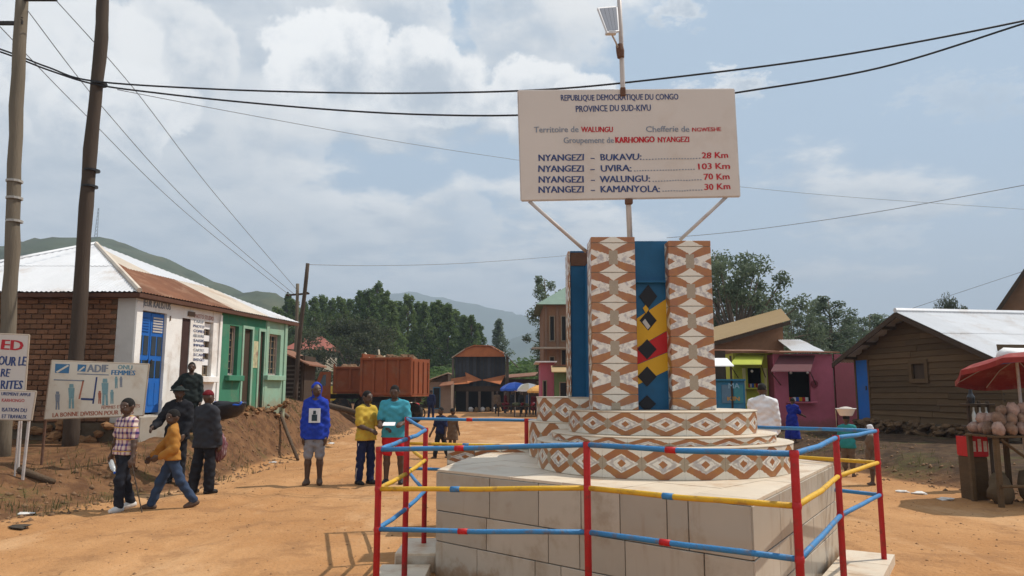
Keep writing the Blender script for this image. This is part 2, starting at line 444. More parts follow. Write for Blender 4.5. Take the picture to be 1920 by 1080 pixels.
def left_edge(y): return np.interp(y, [0, 7, 9, 11, 13, 19, 33, 60, 100], [-7.2, -6.6, -6.1, -5.6, -5.15, -5.4, -6.8, -9.0, -11])
def right_edge(y): return np.interp(y, [0, 7, 10.8, 15, 20, 24, 40, 60, 100], [8.6, 8.2, 7.3, 6.5, 6.2, 6.1, 6.6, 6.5, 8])
def terrain(x, y, fine=True):
    x = np.asarray(x, float); y = np.asarray(y, float)
    wob = .35 * vnoise(y * .55, y * 0 + 3.3) + .25 * vnoise(x * .8, y * .9)
    tl = left_edge(y) + wob - x
    hl = np.interp(y, [0, 8, 10, 12, 13.2, 15, 17, 20, 26, 34, 50, 80], [.10, .16, .24, .36, .48, .66, 1.0, 1.2, 1.15, 1.0, .55, .4])
    wl = np.interp(y, [0, 9, 12, 16, 22, 40], [2.2, 1.9, 1.6, 1.05, 1.0, 2.3])
    z = hl * sstep(tl / wl) + .10 * sstep(tl / 8.)
    tr = x - right_edge(y) - wob
    hr = np.interp(y, [0, 8, 11, 16, 20, 26, 40, 70], [.28, .33, .34, .36, .36, .36, .35, .3])
    z = z + hr * sstep(tr / 1.5) + .10 * sstep((tr - 1.5) / 2.0) * np.interp(y, [8, 15, 22, 26], [.3, .9, .9, .2])
    off = np.maximum(sstep(tl / 1.), sstep(tr / 1.))
    z = z + (.05 + .09 * sstep(tl / .9) * (tl < 2.6)) * off * fbm(x * 1.7, y * 1.7, 4)
    rc = np.interp(y, [2, 8, 14, 22, 40, 60], [-3.9, -3.5, -3.1, -2.6, -1.4, -.6])
    for dx_ in (-2.0, -.55, .15):
        e = (x - rc - dx_ - .25 * vnoise(y * .3 + dx_ * 5, y * 0 + dx_)) / .16
        am = np.clip(.6 + 1.6 * vnoise(y * .45 + dx_ * 9, y * 0 + 2.), 0, 1.2)
        z = z - am * (.030 * np.exp(-e * e) - .016 * np.exp(-((np.abs(e) - 1.9) / .7) ** 2)) * (1 - off)
    z = z + .022 * fbm(x * .45, y * .45, 3) * (1 - off)
    if fine: z = z + .012 * fbm(x * 3.1, y * 3.1, 3)
    # wide land: gentle rise away from the street
    z = z + .14 * sstep((tl - .7) / .8) * np.interp(y, [16, 18.5, 24, 30], [0, 1, 1, 0])
    r = np.maximum(y - 70, 0); z = z + .012 * r * (y < 1e9) * np.exp(-np.maximum(y - 400, 0) / 300.)
    z = z + np.maximum(np.abs(x) - 30, 0) * .02 * np.exp(-np.maximum(np.abs(x) - 200, 0) / 100.)
    z = np.minimum(z, 9. + .0 * x)
    return z
def tz(x, y): return float(terrain(np.array([x]), np.array([y]))[0])
# ------------------------------------------------------------------ ground
def axis(lo, hi, d0, d1, grow, far_lo, far_hi):
    a = list(np.arange(lo, hi + 1e-6, d0)); s = d1; p = a[-1]
    while p < far_hi: s *= grow; p += s; a.append(p)
    s = d1; p = a[0]
    while p > far_lo: s *= grow; p -= s; a.insert(0, p)
    return np.array(a)
gx = axis(-13, 13.5, .125, .125, 1.16, -4000, 4000)
gy = np.concatenate([np.arange(-12, 2, .5), np.arange(2, 30, .125)])
gy = np.concatenate([gy, axis(30, 90, .5, .5, 1.13, 30, 5000)])
gX, gY = np.meshgrid(gx, gy)
gZ = terrain(gX, gY)
nr, nc = gX.shape
ii = np.arange(nr * nc).reshape(nr, nc)
F = np.stack([ii[:-1, :-1], ii[:-1, 1:], ii[1:, 1:], ii[1:, :-1]], -1).reshape(-1, 4)
me = npmesh('ground', np.stack([gX, gY, gZ], -1).reshape(-1, 3), F, smooth=True)
wob = .35 * vnoise(gY * .55, gY * 0 + 3.3) + .25 * vnoise(gX * .8, gY * .9)
tl = left_edge(gY) + wob - gX; tr = gX - right_edge(gY) - wob
bank = np.maximum(sstep((tl + .25) / .7), sstep((tr + .25) / .7)).ravel()
green = np.maximum(sstep((gY - 62) / 25), sstep((np.abs(gX) - 16) / 10)).ravel()
market = (sstep((tr - .1) / .9) * sstep((36 - gY) / 6)).ravel()  # mask for shade on the right bank, put into the soil colour
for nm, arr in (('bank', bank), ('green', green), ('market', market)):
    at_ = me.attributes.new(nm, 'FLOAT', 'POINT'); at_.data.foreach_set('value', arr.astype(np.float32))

m = bpy.data.materials.new('red_earth'); m.use_nodes = True; nt = m.node_tree; b = nt.nodes['Principled BSDF']
b.inputs['Roughness'].default_value = .95; b.inputs['Specular IOR Level'].default_value = .1
pos = X(nt, nt.nodes.new('ShaderNodeNewGeometry').outputs['Position'])
def attr(nt, nm):
    n = nt.nodes.new('ShaderNodeAttribute'); n.attribute_name = nm; return X(nt, n.outputs['Fac'])
nA = noise(nt, pos, .5, 6, .6); nB = noise(nt, pos, 4., 6, .65); nC = noise(nt, pos, 38., 3, .6)
trk = noise(nt, vscale(nt, pos, 1.5, .09, 1), 1.0, 5, .6)          # faint tyre and foot wear along the street
road = mixc(nt, nA.step(.32, .68), (.37, .182, .072), (.46, .25, .112))
road = mixc(nt, trk.step(.50, .66) * .55, road, (.34, .175, .075))
road = mixc(nt, nB.step(.55, .75) * .45, road, (.46, .255, .115))
road = mixc(nt, nC.step(.58, .70) * .5, road, (.23, .12, .06))
road = mixc(nt, noise(nt, pos, 130, 2, .5).step(.60, .70) * .45, road, (.52, .34, .20))
road = mixc(nt, noise(nt, pos, 1.7, 7, .7).step(.50, .64) * .6, road, (.265, .135, .062))
road = mixc(nt, noise(nt, vscale(nt, pos, 1.0, .35, 1), .8, 6, .65).step(.52, .66) * .7, road, (.52, .315, .165))
earth = mixc(nt, nB.step(.35, .65), (.105, .052, .027), (.19, .098, .047))
earth = mixc(nt, nC.step(.55, .72) * .5, earth, (.07, .04, .022))
gr = (noise(nt, pos, .9, 5, .7).step(.54, .62)) * (nC.step(.40, .6))
earth = mixc(nt, attr(nt, 'market'), earth, mixc(nt, nB.step(.35, .65), (.045, .028, .018), (.095, .058, .034)))  # darker earth here paints the shade of hut and trees
earth = mixc(nt, gr * .6, earth, (.075, .085, .025))
bk = (attr(nt, 'bank') + (nB - .5) * .5).step(.3, .7)
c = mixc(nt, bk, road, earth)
gcol = mixc(nt, noise(nt, pos, .06, 5, .6).step(.4, .6), (.060, .085, .028), (.12, .13, .05))
c = mixc(nt, attr(nt, 'green'), c, gcol)
nt.links.new(c.k, b.inputs['Base Color'])
bn = nt.nodes.new('ShaderNodeBump'); bn.inputs['Strength'].default_value = .8; bn.inputs['Distance'].default_value = .035
hgt = nC * .35 + nB * 1.0 + noise(nt, pos, 14., 4, .6) * .8
nt.links.new(hgt.k, bn.inputs['Height']); nt.links.new(bn.outputs[0], b.inputs['Normal'])
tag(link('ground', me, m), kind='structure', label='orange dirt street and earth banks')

# ------------------------------------------------------------------ hills and mountains (real ridges at their distances)
def ridge(name, prof, Y, depth, m, seed, rough, label):
    """prof: (px, py) crest points seen from the square, turned into crest heights at distance Y"""
    P = [at(px, py, Y) for px, py in prof]
    xs_, zs_ = [p.x for p in P], [p.z for p in P]
    n = 131; mm = 45
    x = np.linspace(xs_[0], xs_[-1], n); tt = np.linspace(-1, 1, mm)
    XX, TT = np.meshgrid(x, tt)
    fall = np.where(TT < 0, 1 - sstep(-TT) , 1 - sstep(TT))
    base = np.interp(XX, xs_, zs_)
    nz = fbm(XX / depth * 3 + seed, TT * 3 + seed * 2, 6)
    gully = np.abs(fbm(XX / depth * 5 + seed * 3, TT * 1.2, 4))
    ZZ = base * fall * (1 + rough * .35 * nz * (np.abs(TT) > .04) - rough * .7 * gully * (1 - fall) * 2.0 * fall) - 6 * (1 - fall)
    ZZ = ZZ + rough * .035 * base.max() * fbm(XX / depth * 22, TT * 22, 3) * fall
    V = np.stack([XX, Y + TT * depth, ZZ], -1).reshape(-1, 3)
    ii = np.arange(n * mm).reshape(mm, n)
    F = np.stack([ii[:-1, :-1], ii[:-1, 1:], ii[1:, 1:], ii[1:, :-1]], -1).reshape(-1, 4)
    tag(link(name, npmesh(name, V, F, smooth=True), m), label=label, kind='structure')
HILL_G = mat('hill_grass', (.050, .064, .036), .95, .5, .09, .8, .2, (.10, .10, .055), .8, .035)
HILL_F = mat('hill_forest', (.035, .06, .03), .95, .4, .03, .6, .12, (.10, .115, .045), .5, .008)
ridge('hill', [(-900, 640), (-500, 540), (-200, 485), (40, 458), (110, 450), (180, 443), (240, 458), (300, 482), (350, 503), (400, 526), (470, 556), (560, 620), (700, 700)], 420, 190, HILL_G, 3, .5, 'green hill behind the white roof')
ridge('hill', [(250, 660), (380, 590), (450, 552), (490, 547), (525, 556), (570, 590), (650, 640), (760, 690)], 330, 120, HILL_G, 5, .4, 'small green hill beyond the shops')
ridge('mountain', [(300, 650), (450, 604), (560, 586), (640, 572), (700, 560), (730, 558), (770, 564), (820, 574), (870, 578), (920, 590), (960, 598), (1010, 604), (1100, 612), (1250, 600), (1450, 615), (1700, 640), (2000, 660), (2400, 690)], 2600, 900, HILL_F, 8, .7, 'hazy blue mountain range')
ridge('mountain', [(860, 700), (920, 655), (960, 636), (1000, 620), (1060, 612), (1150, 625), (1300, 640), (1500, 660), (1800, 690)], 1700, 500, HILL_F, 13, .7, 'nearer hazy blue mountain')

# ------------------------------------------------------------------ monument
def tile_mat(name, kind):
    m = bpy.data.materials.new(name); m.use_nodes = True; nt = m.node_tree; b = nt.nodes['Principled BSDF']
    b.inputs['Roughness'].default_value = .33; b.inputs['Specular IOR Level'].default_value = .5
    tcn = nt.nodes.new('ShaderNodeTexCoord'); uu, vv, _ = sep(nt, X(nt, tcn.outputs['UV']))
    pos = X(nt, nt.nodes.new('ShaderNodeNewGeometry').outputs['Position'])
    wv = noise(nt, pos, 40, 2, .5) - .5
    u = (uu * 2.0 - 1.0) + wv * .10; v = (vv * 2.0 - 1.0) + wv * .10
    au, av = u.abs(), v.abs()
    grain = noise(nt, pos, 60, 4, .65)
    ow = noise(nt, pos, 9, 3, .6)
    cream = mixc(nt, grain, (.62, .56, .46), (.76, .71, .62))
    brown = mixc(nt, ow.step(.3, .7), (.37, .155, .045), (.30, .115, .05))
    brown = mixc(nt, grain.step(.55, .8) * .5, brown, (.22, .08, .03))
    taupe = mixc(nt, grain, (.27, .205, .14), (.40, .33, .24))
    vein = mixc(nt, noise(nt, pos, 22, 3, .6).step(.36, .56), (.42, .38, .37), (.72, .67, .59))
    if kind == 'column':
        iv = 1.0 - av
        dia = ((au / .68).pow(.9) + (iv / .55).pow(.9)).lt(1.0)
        band = (au / 1.95 + iv / .88).lt(1.0)
        gap = (au.lt(.20)) * iv.gt(.52)
        edge = ((1.0 - au) / .30 + av / .24).lt(1.0)
        mid = (au / .24 + av / .34).lt(1.0)
        prop = ((au - .62).abs() / .36 + (av - .06) / .40).lt(1.0)
        c = mixc(nt, band, mixc(nt, .6, vein, vein), brown)
        c = mixc(nt, mid, c, taupe)
        c = mixc(nt, gap, c, taupe)
        c = mixc(nt, edge, c, brown)
        c = mixc(nt, dia, c, cream)
        joint = iv.lt(.022)
    else:
        sd = (au / .23 + av / .26).lt(1.0)
        rh = (au / .84 + av / .63).lt(1.0)
        rim = ((au / .60 + av / .48) - 1.0).abs().lt(.13)
        band = (au / 1.48 + av / 1.17).lt(1.0)
        node = ((1.0 - au) / .36 + av / .50).lt(1.0)
        c = mixc(nt, band, cream, brown)
        c = mixc(nt, node, c, taupe)
        c = mixc(nt, rh, c, vein)
        c = mixc(nt, rim * rh * .6, c, (.36, .31, .27))
        c = mixc(nt, sd, c, brown)
        joint = au.lt(-1.0)
    c = mixc(nt, joint * .5, c, (.30, .25, .2))
    c = mixc(nt, noise(nt, pos, 3.5, 5, .65).step(.52, .75) * .28, c, (.38, .25, .14))
    nt.links.new(c.k, b.inputs['Base Color'])
    MATS[name] = m; return m
GROUT = mat('tile_grout', (.52, .45, .36), .9, .1, 8, .2, 40)
COL_TILE = tile_mat('column_pattern_tile', 'column')
RING_TILE = tile_mat('ring_pattern_tile', 'ring')

def uvset(me, fn):
    l = me.uv_layers.new(name='UVMap')
    for lp in me.loops:
        l.data[lp.index].uv = fn(me.vertices[lp.vertex_index].co)
_tc = {}
def flat_tile(w, h, t=.014, v0=0., v1=1., u0=0., u1=1., bev=.003):
    k = (round(w, 3), round(h, 3), t, round(v0, 2), round(v1, 2), round(u0, 2), round(u1, 2))
    if k not in _tc:
        q = MB(); q.box((0, 0, h / 2), (w, t, h), None, bev); me = q.mesh('tile')
        uvset(me, lambda c: (u0 + (u1 - u0) * (c.x / w + .5), v0 + (v1 - v0) * (c.z / h))); _tc[k] = me
    return _tc[k]
def ring_tile(r, h, da, t=.016, v0=0., v1=1.):
    k = ('r', round(r, 3), round(h, 3), round(da, 4))
    if k not in _tc:
        n = 6; vs = []; fs = []; b_ = .004; g = .0007 / r
        for i in range(n + 1):
            a = -da / 2 + g + (da - 2 * g) * i / n - math.pi / 2
            for rr, z in ((r - t, 0), (r - b_, 0), (r, b_), (r, h - b_), (r - b_, h), (r - t, h)):
                vs.append((rr * math.cos(a), rr * math.sin(a), z))
        for i in range(n):
            for j in range(5):
                fs.append((i * 6 + j, (i + 1) * 6 + j, (i + 1) * 6 + j + 1, i * 6 + j + 1))
        fs += [(0, 1, 2, 3, 4, 5), tuple(range(n * 6 + 5, n * 6 - 1, -1))]
        me = bpy.data.meshes.new('tile'); me.from_pydata(vs, [], fs); me.update()
        uvset(me, lambda c: (.5 + (math.atan2(c.y, c.x) + math.pi / 2) / da, v0 + (v1 - v0) * c.z / h)); _tc[k] = me
    return _tc[k]

PZ = .88
pl, pc, pb = gnd(820, 880, PZ), gnd(1408, 942, PZ), gnd(1562, 868, PZ)
pbl = gnd(867, 862, PZ)
CX, CY = 1.37, 6.98
mon = thing('roundabout_monument', 'tiled monument with brown and white patterned columns on a square marble plinth', 'monument', (CX, CY, 0))
rear_l = Vector((-.10, 9.0, PZ)); rear_r = Vector((2.35, 9.1, PZ))
base_poly = [pl, pc, pb, rear_r, rear_l, pbl]
cen = sum((p for p in base_poly), Vector()) / 6
ins = [p + (Vector((cen.x, cen.y, p.z)) - p).normalized() * .03 for p in base_poly]
q = MB(); q.prism([(p.x, p.y, -.1) for p in ins], (0, 0, PZ - .03 + .1)); q.build('plinth_core', CEMENT, mon, True)

def clad(a, b, z0, z1, rows, seedv, m=PLINTH_TILE):
    """flat wall tiles between plan points a, b; rows: (z0, z1, widths)"""
    a = Vector((a.x, a.y, 0)); b = Vector((b.x, b.y, 0)); d = b - a; L = d.length; ang = math.atan2(d.y, d.x)
    qq = random.Random(seedv)
    for (r0, r1, ws) in rows:
        x = 0.
        tot = sum(ws)
        for w in ws:
            w = w / tot * L
            c = a + d.normalized() * (x + w / 2)
            me = flat_tile(w - .007, r1 - r0 - .007, .016)
            o = link('tile', me, m, mon, True, loc=(c.x, c.y, r0 + .0035), rot=(qq.uniform(-.006, .006), 0, ang + qq.uniform(-.004, .004)))
            x += w
clad(pl, pc, 0, PZ, [(-.02, .28, (.5, .62, .25, .55, .93)), (.28, .535, (.56, .60, .27, .36, .55, .3)), (.535, PZ - .022, (.57, .46, .36, .3, .33, .14, .38))], 1)
clad(pc, pb, 0, PZ, [(-.02, .28, (.55, .6, .3, .6, .5)), (.28, .535, (.5, .34, .6, .26, .12, .5)), (.535, PZ - .022, (.62, .4, .5, .34, .3, .45))], 2)
clad(pbl, pl, 0, PZ, [(-.02, .28, (1, 1)), (.28, .535, (1, .7)), (.535, PZ - .022, (1, 1))], 3)
# top slabs: an irregular marble pavement, clipped to the plinth outline
def clip_poly(poly, cell):
    out = cell
    n = len(poly)
    for i in range(n):
        p0, p1 = poly[i], poly[(i + 1) % n]; e = p1 - p0; res = []
        side = lambda p: e.x * (p.y - p0.y) - e.y * (p.x - p0.x)
        for k in range(len(out)):
            a_, b_ = out[k], out[(k + 1) % len(out)]; sa, sb = side(a_), side(b_)
            if sa >= 0: res.append(a_)
            if (sa >= 0) != (sb >= 0): res.append(a_ + (b_ - a_) * (sa / (sa - sb)))
        out = res
        if len(out) < 3: return []
    return out
poly2 = [Vector((p.x, p.y)) for p in base_poly]
ex = Vector((pc.x - pl.x, pc.y - pl.y)).normalized(); ey = Vector((-ex.y, ex.x))
o2 = Vector((pl.x, pl.y))
for i in range(-2, 9):
    x = -1.2 + i * .52
    for j in range(-1, 9):
        y = -.5 + j * .50 + (.17 if i % 2 else 0)
        cell = [o2 + ex * (x + a_) + ey * (y + b_) for a_, b_ in ((.004, .004), (.516, .004), (.516, .496), (.004, .496))]
        cp = clip_poly(poly2, cell)
        if len(cp) >= 3:
            c2 = sum(cp, Vector((0, 0))) / len(cp)
            if (c2 - Vector((CX, CY))).length < .85: continue
            q = MB(); q.prism([(p_.x, p_.y, PZ - .022) for p_ in cp], (0, 0, .022 + random.uniform(-.0015, .0015))); q.build('slab', MARBLE, mon, True)

def drum(cx, cy, r, z0, z1, ntile, v0, v1, phase, a0=-math.pi, a1=math.pi, top=True):
    q = MB(); q.lathe([(r - .02, z0 - .02), (r - .02, z1 - .008)], 64, (cx, cy, 0)); q.build('tier_core', GROUT, mon, True)
    da = 2 * math.pi / ntile; me = ring_tile(r, z1 - z0 - .012, da, v0=v0, v1=v1)
    for k in range(ntile):
        a = (k + phase) * da
        aa = (a + math.pi) % (2 * math.pi) - math.pi
        if a0 <= aa <= a1: link('tile', me, RING_TILE, mon, True, loc=(cx, cy, z0), rot=(0, 0, a))
    if top:
        q = MB(); q.lathe([(r - .004, z1 - .0115), (r + .006, z1 - .008), (r + .006, z1 - .002), (r, z1)], 64, (cx, cy, 0)); q.build('tier_top', MARBLE, mon, True)
T3, T2, T1 = 1.125, 1.195, 1.392
drum(CX, CY, 1.136, PZ + .001, T3, 22, 0, 1, .35)
drum(CX, CY, 1.00, T3 + .001, T2, 19, .5, 1, .1)
drum(CX, CY, .845, T2 + .001, T1, 16, 0, 1, .62)
# taller rear drum, showing on the left
RX, RY = .98, 8.15
drum(RX, RY, .80, PZ + .001, 1.25, 14, 0, 1, .2)
drum(RX, RY, .715, 1.251, 1.50, 14, 0, 1, .5)
# low rear wing with patterned edging
w0, w1 = at(838, 850, 8.55), at(1000, 850, 8.55)
q = MB(); q.bx(w0.x, w1.x + .3, 8.57, 9.15, .0, .915); q.build('wing_core', CEMENT, mon, True)
for k in range(4):
    link('tile', flat_tile(.30, .16, .016, u0=.1 * k, u1=.75 + .1 * k), RING_TILE, mon, True, loc=(w0.x + .155 + k * .306, 8.56, .752))
q = MB(); q.bx(w0.x - .02, w1.x + .3, 8.54, 9.17, .916, .94, .004); q.build('wing_top', MARBLE, mon, True)
# entrance slabs at the foot
for (a, bb, hh) in ((gnd(1500, 1079, .08), gnd(1652, 1041, .08), .08),):
    e = (Vector((pb.x, pb.y, 0)) - Vector((pc.x, pc.y, 0))).normalized(); nrm = Vector((e.y, -e.x, 0))
    c0 = Vector((pc.x, pc.y, 0)) + e * 1.1 + nrm * .05
    for k in range(4):
        p0 = c0 + e * (k * .5); p1 = p0 + e * .49; q = MB()
        q.prism([p0 - Vector((0, 0, .05)), p1 - Vector((0, 0, .05)), p1 + nrm * .42 - Vector((0, 0, .05)), p0 + nrm * .42 - Vector((0, 0, .05))], (0, 0, .13)); q.build('step_slab', MARBLE, mon, True)
for (x0, x1, y0, y1, h) in ((-1.02, -.66, 6.75, 7.45, .16), (-1.12, -.70, 6.05, 6.70, .08)):
    q = MB(); q.bx(x0, x1, y0, y1, -.05, h, .004); q.build('step_slab', MARBLE, mon, True)
    q = MB(); q.bx(x0 + .01, x1 - .01, y0 - .012, y0 - .002, 0, h - .02); q.build('tile', PLINTH_TILE, mon, True)

# the four pillars
def pillar(x0, x1, y0, y1, z0, z1, faces, rows, first):
    q = MB(); q.bx(x0 + .012, x1 - .012, y0 + .012, y1 - .012, z0, z1 - .004); q.build('pillar_core', GROUT, mon, True)
    hz_ = (z1 - z0) / rows
    for f in faces:
        if f == 'front': c, w, a = ((x0 + x1) / 2, y0 + .006), x1 - x0, 0
        if f == 'left': c, w, a = (x0 + .006, (y0 + y1) / 2), y1 - y0, -math.pi / 2
        if f == 'right': c, w, a = (x1 - .006, (y0 + y1) / 2), y1 - y0, math.pi / 2
        z = z0 + .002; k = 0
        while z < z1 - .01:
            hh = hz_ if k else hz_ * first
            hh = min(hh, z1 - z - .002)
            vv0 = 1 - first if k == 0 else 0
            link('tile', flat_tile(w - (.028 if f != 'front' else .004), hh - .004, .012, vv0, vv0 + hh / hz_), COL_TILE, mon, True, loc=(*c, z), rot=(0, 0, a + random.uniform(-.004, .004)))
            z += hh; k += 1
FY = 6.62
fl0, fl1, fr0, fr1 = at(1110, 600, FY).x, at(1194, 600, FY).x, at(1257, 600, FY).x, at(1338, 600, FY).x
zl, zr = at(1150, 443, FY).z, at(1298, 450, FY).z
z0 = T1 + .001
pillar(fl0, fl1, FY, FY + .36, z0, zl, ('front', 'left', 'right'), 5.72, .50)
pillar(fr0, fr1, FY, FY + .36, z0, zr, ('front', 'left', 'right'), 5.6, .38)
BY = 7.78
b0, b1, b2 = at(1066, 600, BY).x, at(1071, 600, BY).x, at(1104, 600, BY).x
zb = at(1085, 470, BY).z
q = MB(); q.bx(b1, b2 + .12, BY + .02, BY + .38, 1.50, zb); q.build('blue_pillar', PANEL_BLUE, mon, True)
pillar(b0, b1 - .002, BY, BY + .40, 1.501, zb, ('front', 'left'), 5.6, .4)
q = MB(); q.bx(fr0 + .02, fr1 - .02, BY + .02, BY + .38, z0, zb); q.build('blue_pillar', PANEL_BLUE, mon, True)
q = MB(); q.bx(b1 + .001, b2 + .1, BY + .002, BY + .018, zb - .16, zb - .02); q.build('rusty_bracket', RUSTY_STEEL, mon, True)
# recessed painted panel between the front pillars, with the stripes, lozenge openings and lintel
PY = FY + .17
zp = at(1225, 452, PY).z
q = MB(); q.bx(fl1 - .03, fr0 + .03, PY, PY + .05, z0, zp); panel = q.build('painted_panel', PANEL_BLUE, mon, True)
px_ = lambda x, y: at(x, y, PY - .004)
def flat(name, pts, m, lift):
    q = MB(); q.prism([Vector((p.x, PY - lift, p.z)) for p in (at(x, y, PY) for x, y in pts)], (0, lift - .0005, 0)); return q.build(name, m, panel, True)
flat('yellow_stripe', [(1194, 597), (1256, 556), (1256, 617), (1194, 652)], GOLD, .006)
flat('red_stripe', [(1194, 653), (1256, 618), (1256, 658), (1194, 683)], FLAG_RED, .006)
flat('yellow_stripe', [(1194, 684), (1256, 659), (1256, 692), (1194, 722)], GOLD, .006)
for cx_, cy_, wd, hg, fillm in ((1215, 556, 17, 22, None), (1215, 601, 16, 19, None), (1213, 655, 18, 19, None), (1213, 706, 18, 19, None), (1213, 757, 17, 16, None)):
    flat('lozenge_opening', [(cx_ - wd, cy_), (cx_, cy_ - hg), (cx_ + wd, cy_), (cx_, cy_ + hg)], BLACK_PAINT, .010)
flat('star_emblem', [(1205, 578), (1210, 572), (1216, 580), (1211, 588)], GOLD, .013)
flat('lozenge_glint', [(1204, 604), (1209, 598), (1219, 612), (1214, 618)], GREY_PLASTER, .013)
q = MB(); q.bx(fl1 + .004, fr0 - .004, PY - .05, PY - .001, at(1225, 531, PY).z, at(1225, 527, PY).z); q.build('panel_ledge', PANEL_BLUE, panel, True)
q = MB(); q.bx(fl0 + .05, fl0 + .09, FY + .37, BY, z0, zl - .1); q.build('side_panel', PANEL_BLUE, mon, True)
q = MB(); q.bx(fr1 - .09, fr1 - .05, FY + .37, BY, z0, zl - .1); q.build('side_panel', PANEL_BLUE, mon, True)

# ------------------------------------------------------------------ railing
rail = thing('safety_railing', 'low red posted railing with blue and yellow tube rails around the monument', 'railing', (CX, CY, 0))
PT = dict(A=(711, 843, 5.6), B=(1100, 834, 5.1), C=(1489, 851, 4.25), D=(1567, 821, 5.7), E=(1642, 808, 6.9), M=(763, 823, 6.3), N=(798, 806, 7.2), F=(763, 785, 8.8), G=(987, 788, 8.6))
PP = {k: at(*v_) for k, v_ in PT.items()}
PP['H'] = Vector((1.95, 8.75, 1.2))
for k, p_ in PP.items():
    q = MB(); g0 = tz(p_.x, p_.y)
    q.path([(p_.x, p_.y, g0 - .1), (p_.x, p_.y, p_.z - .03), (p_.x, p_.y, p_.z + .012)], [.0235, .0235, .022], 14)
    
    for dz_ in (0, .282, .565): q.path([(p_.x, p_.y, p_.z - dz_ - .022), (p_.x, p_.y, p_.z - dz_ - .008), (p_.x, p_.y, p_.z - dz_ + .008), (p_.x, p_.y, p_.z - dz_ + .02)], [.0237, .0275, .0268, .0236], 12, False)
    q.build('post', RED_POST, rail, True, smooth=True)
MARKS = {('A', 'B'): (.41, .39, .43), ('B', 'C'): (.45, .43, .41), ('F', 'G'): (.53, .5, .5)}
for a, bb in (('A', 'B'), ('B', 'C'), ('C', 'D'), ('D', 'E'), ('A', 'M'), ('M', 'N'), ('N', 'F'), ('F', 'G'), ('G', 'H'), ('H', 'E')):
    pa, pb_ = PP[a], PP[bb]
    for lv, (dz_, m_, m2) in enumerate(((0, BLUE_RAIL, FLAG_RED), (.282, YELLOW_RAIL, BLUE_RAIL), (.565, BLUE_RAIL, FLAG_RED))):
        va, vb = pa - Vector((0, 0, dz_)), pb_ - Vector((0, 0, dz_))
        mid_ = (va + vb) / 2 - Vector((0, random.uniform(-.012, .012), random.uniform(.002, .014)))
        q = MB(); q.path([va, va.lerp(mid_, .5) + Vector((0, 0, .002)), mid_, mid_.lerp(vb, .5) + Vector((0, 0, .002)), vb], .0175, 12); r_ = q.build('rail', m_, rail, True, smooth=True)
        f_ = MARKS.get((a, bb))
        if f_:
            c_ = (va.lerp(mid_, f_[lv] * 2) if f_[lv] < .5 else mid_.lerp(vb, f_[lv] * 2 - 1)); dd = (vb - va).normalized() * .035
            q = MB(); q.tube(c_ - dd, c_ + dd, .0205, n=12); q.build('painted_band', m2, r_, True, smooth=True)

# ------------------------------------------------------------------ distance sign on the monument
SY = 6.80
tl_, tr_, br_, bl_ = at(972, 170, SY), at(1376, 167, SY), at(1387, 367, SY), at(978, 375, SY)
sg = thing('distance_sign', 'big white board listing distances in kilometres above the monument', 'sign', (at(1180, 440, 6.95).x, 6.95, zl))
q = MB(); q.prism([tl_, tr_, br_, bl_], (0, .012, 0)); board = q.build('board', SIGN_WHITE, sg, True)
fr = MB()
fo = Vector((0, .016, 0))
for a_, b_ in ((tl_, tr_), (tr_, br_), (br_, bl_), (bl_, tl_)): fr.tube(a_ + fo, b_ + fo, .012, n=6)
fr.tube(tl_.lerp(bl_, .5) + fo * 1.8, tr_.lerp(br_, .5) + fo * 1.8, .012, n=6)
fr.build('back_frame', GREY_STEEL, sg, True)
pole_pts = [at(1181, 446, 6.86), at(1178, 372, 6.86), at(1168, 172, 6.86), at(1164, 60, 6.86), at(1158, -60, 6.86)]
q = MB(); q.path(pole_pts, [.026, .026, .024, .022, .021], 12); q.build('pole', GREY_STEEL, sg, True, smooth=True)
q = MB(); q.tube(at(992, 377, 6.83), at(1101, 470, 6.83) + Vector((0, .06, 0)), .017); q.build('strut', GREY_STEEL, sg, True, smooth=True)
q = MB(); q.tube(at(1362, 369, 6.83), at(1276, 449, 6.83) + Vector((0, .02, 0)), .017); q.build('strut', GREY_STEEL, sg, True, smooth=True)
q = MB(); q.box(at(1168, 172, 6.79), (.05, .03, .085), None, .006); q.build('rusty_clamp', RUSTY_STEEL, sg, True)
q = MB(); q.box(at(1179, 378, 6.82), (.07, .05, .05), None, .006); q.build('rusty_clamp', RUSTY_STEEL, sg, True)
q = MB(); q.path([at(1164, 108, 6.84), at(1163, 96, 6.84), at(1161, 84, 6.84)], [.034, .040, .034], 10); q.build('rusty_clamp', RUSTY_STEEL, sg, True)
axv = (tr_ - tl_).normalized(); ayv = (tl_ - bl_).normalized()
def sline(body, x0, y0, x1, y1, h, m_, bold=.012):
    """lettering from pixel (x0,y0) to (x1,y1) of its baseline on the board plane, h pixels tall"""
    a_, b_ = at(x0, y0, SY), at(x1, y1, SY); k = SY / FPX
    text(body, m_, board, a_, b_ - a_, ayv, (b_ - a_).length, h * k, bold, .003)
sline('REPUBLIQUE DEMOCRATIQUE DU CONGO', 1051, 189, 1271, 187, 12, NAVY)
sline('PROVINCE DU SUD-KIVU', 1079, 210, 1219, 208, 13, NAVY)
sline('Territoire de', 1001, 249, 1084, 248, 12, GREYL); sline('WALUNGU', 1090, 248, 1149, 248, 11, REDL, .02)
sline('Chefferie de', 1211, 248, 1292, 247, 12, GREYL); sline('NGWESHE', 1297, 247, 1351, 246, 8, REDL, .02)
sline('Groupement de', 1056, 269, 1150, 268, 12, GREYL); sline('KARHONGO', 1153, 268, 1226, 267, 12, REDL, .03); sline('NYANGEZI', 1233, 267, 1291, 266, 11, REDL, .02)
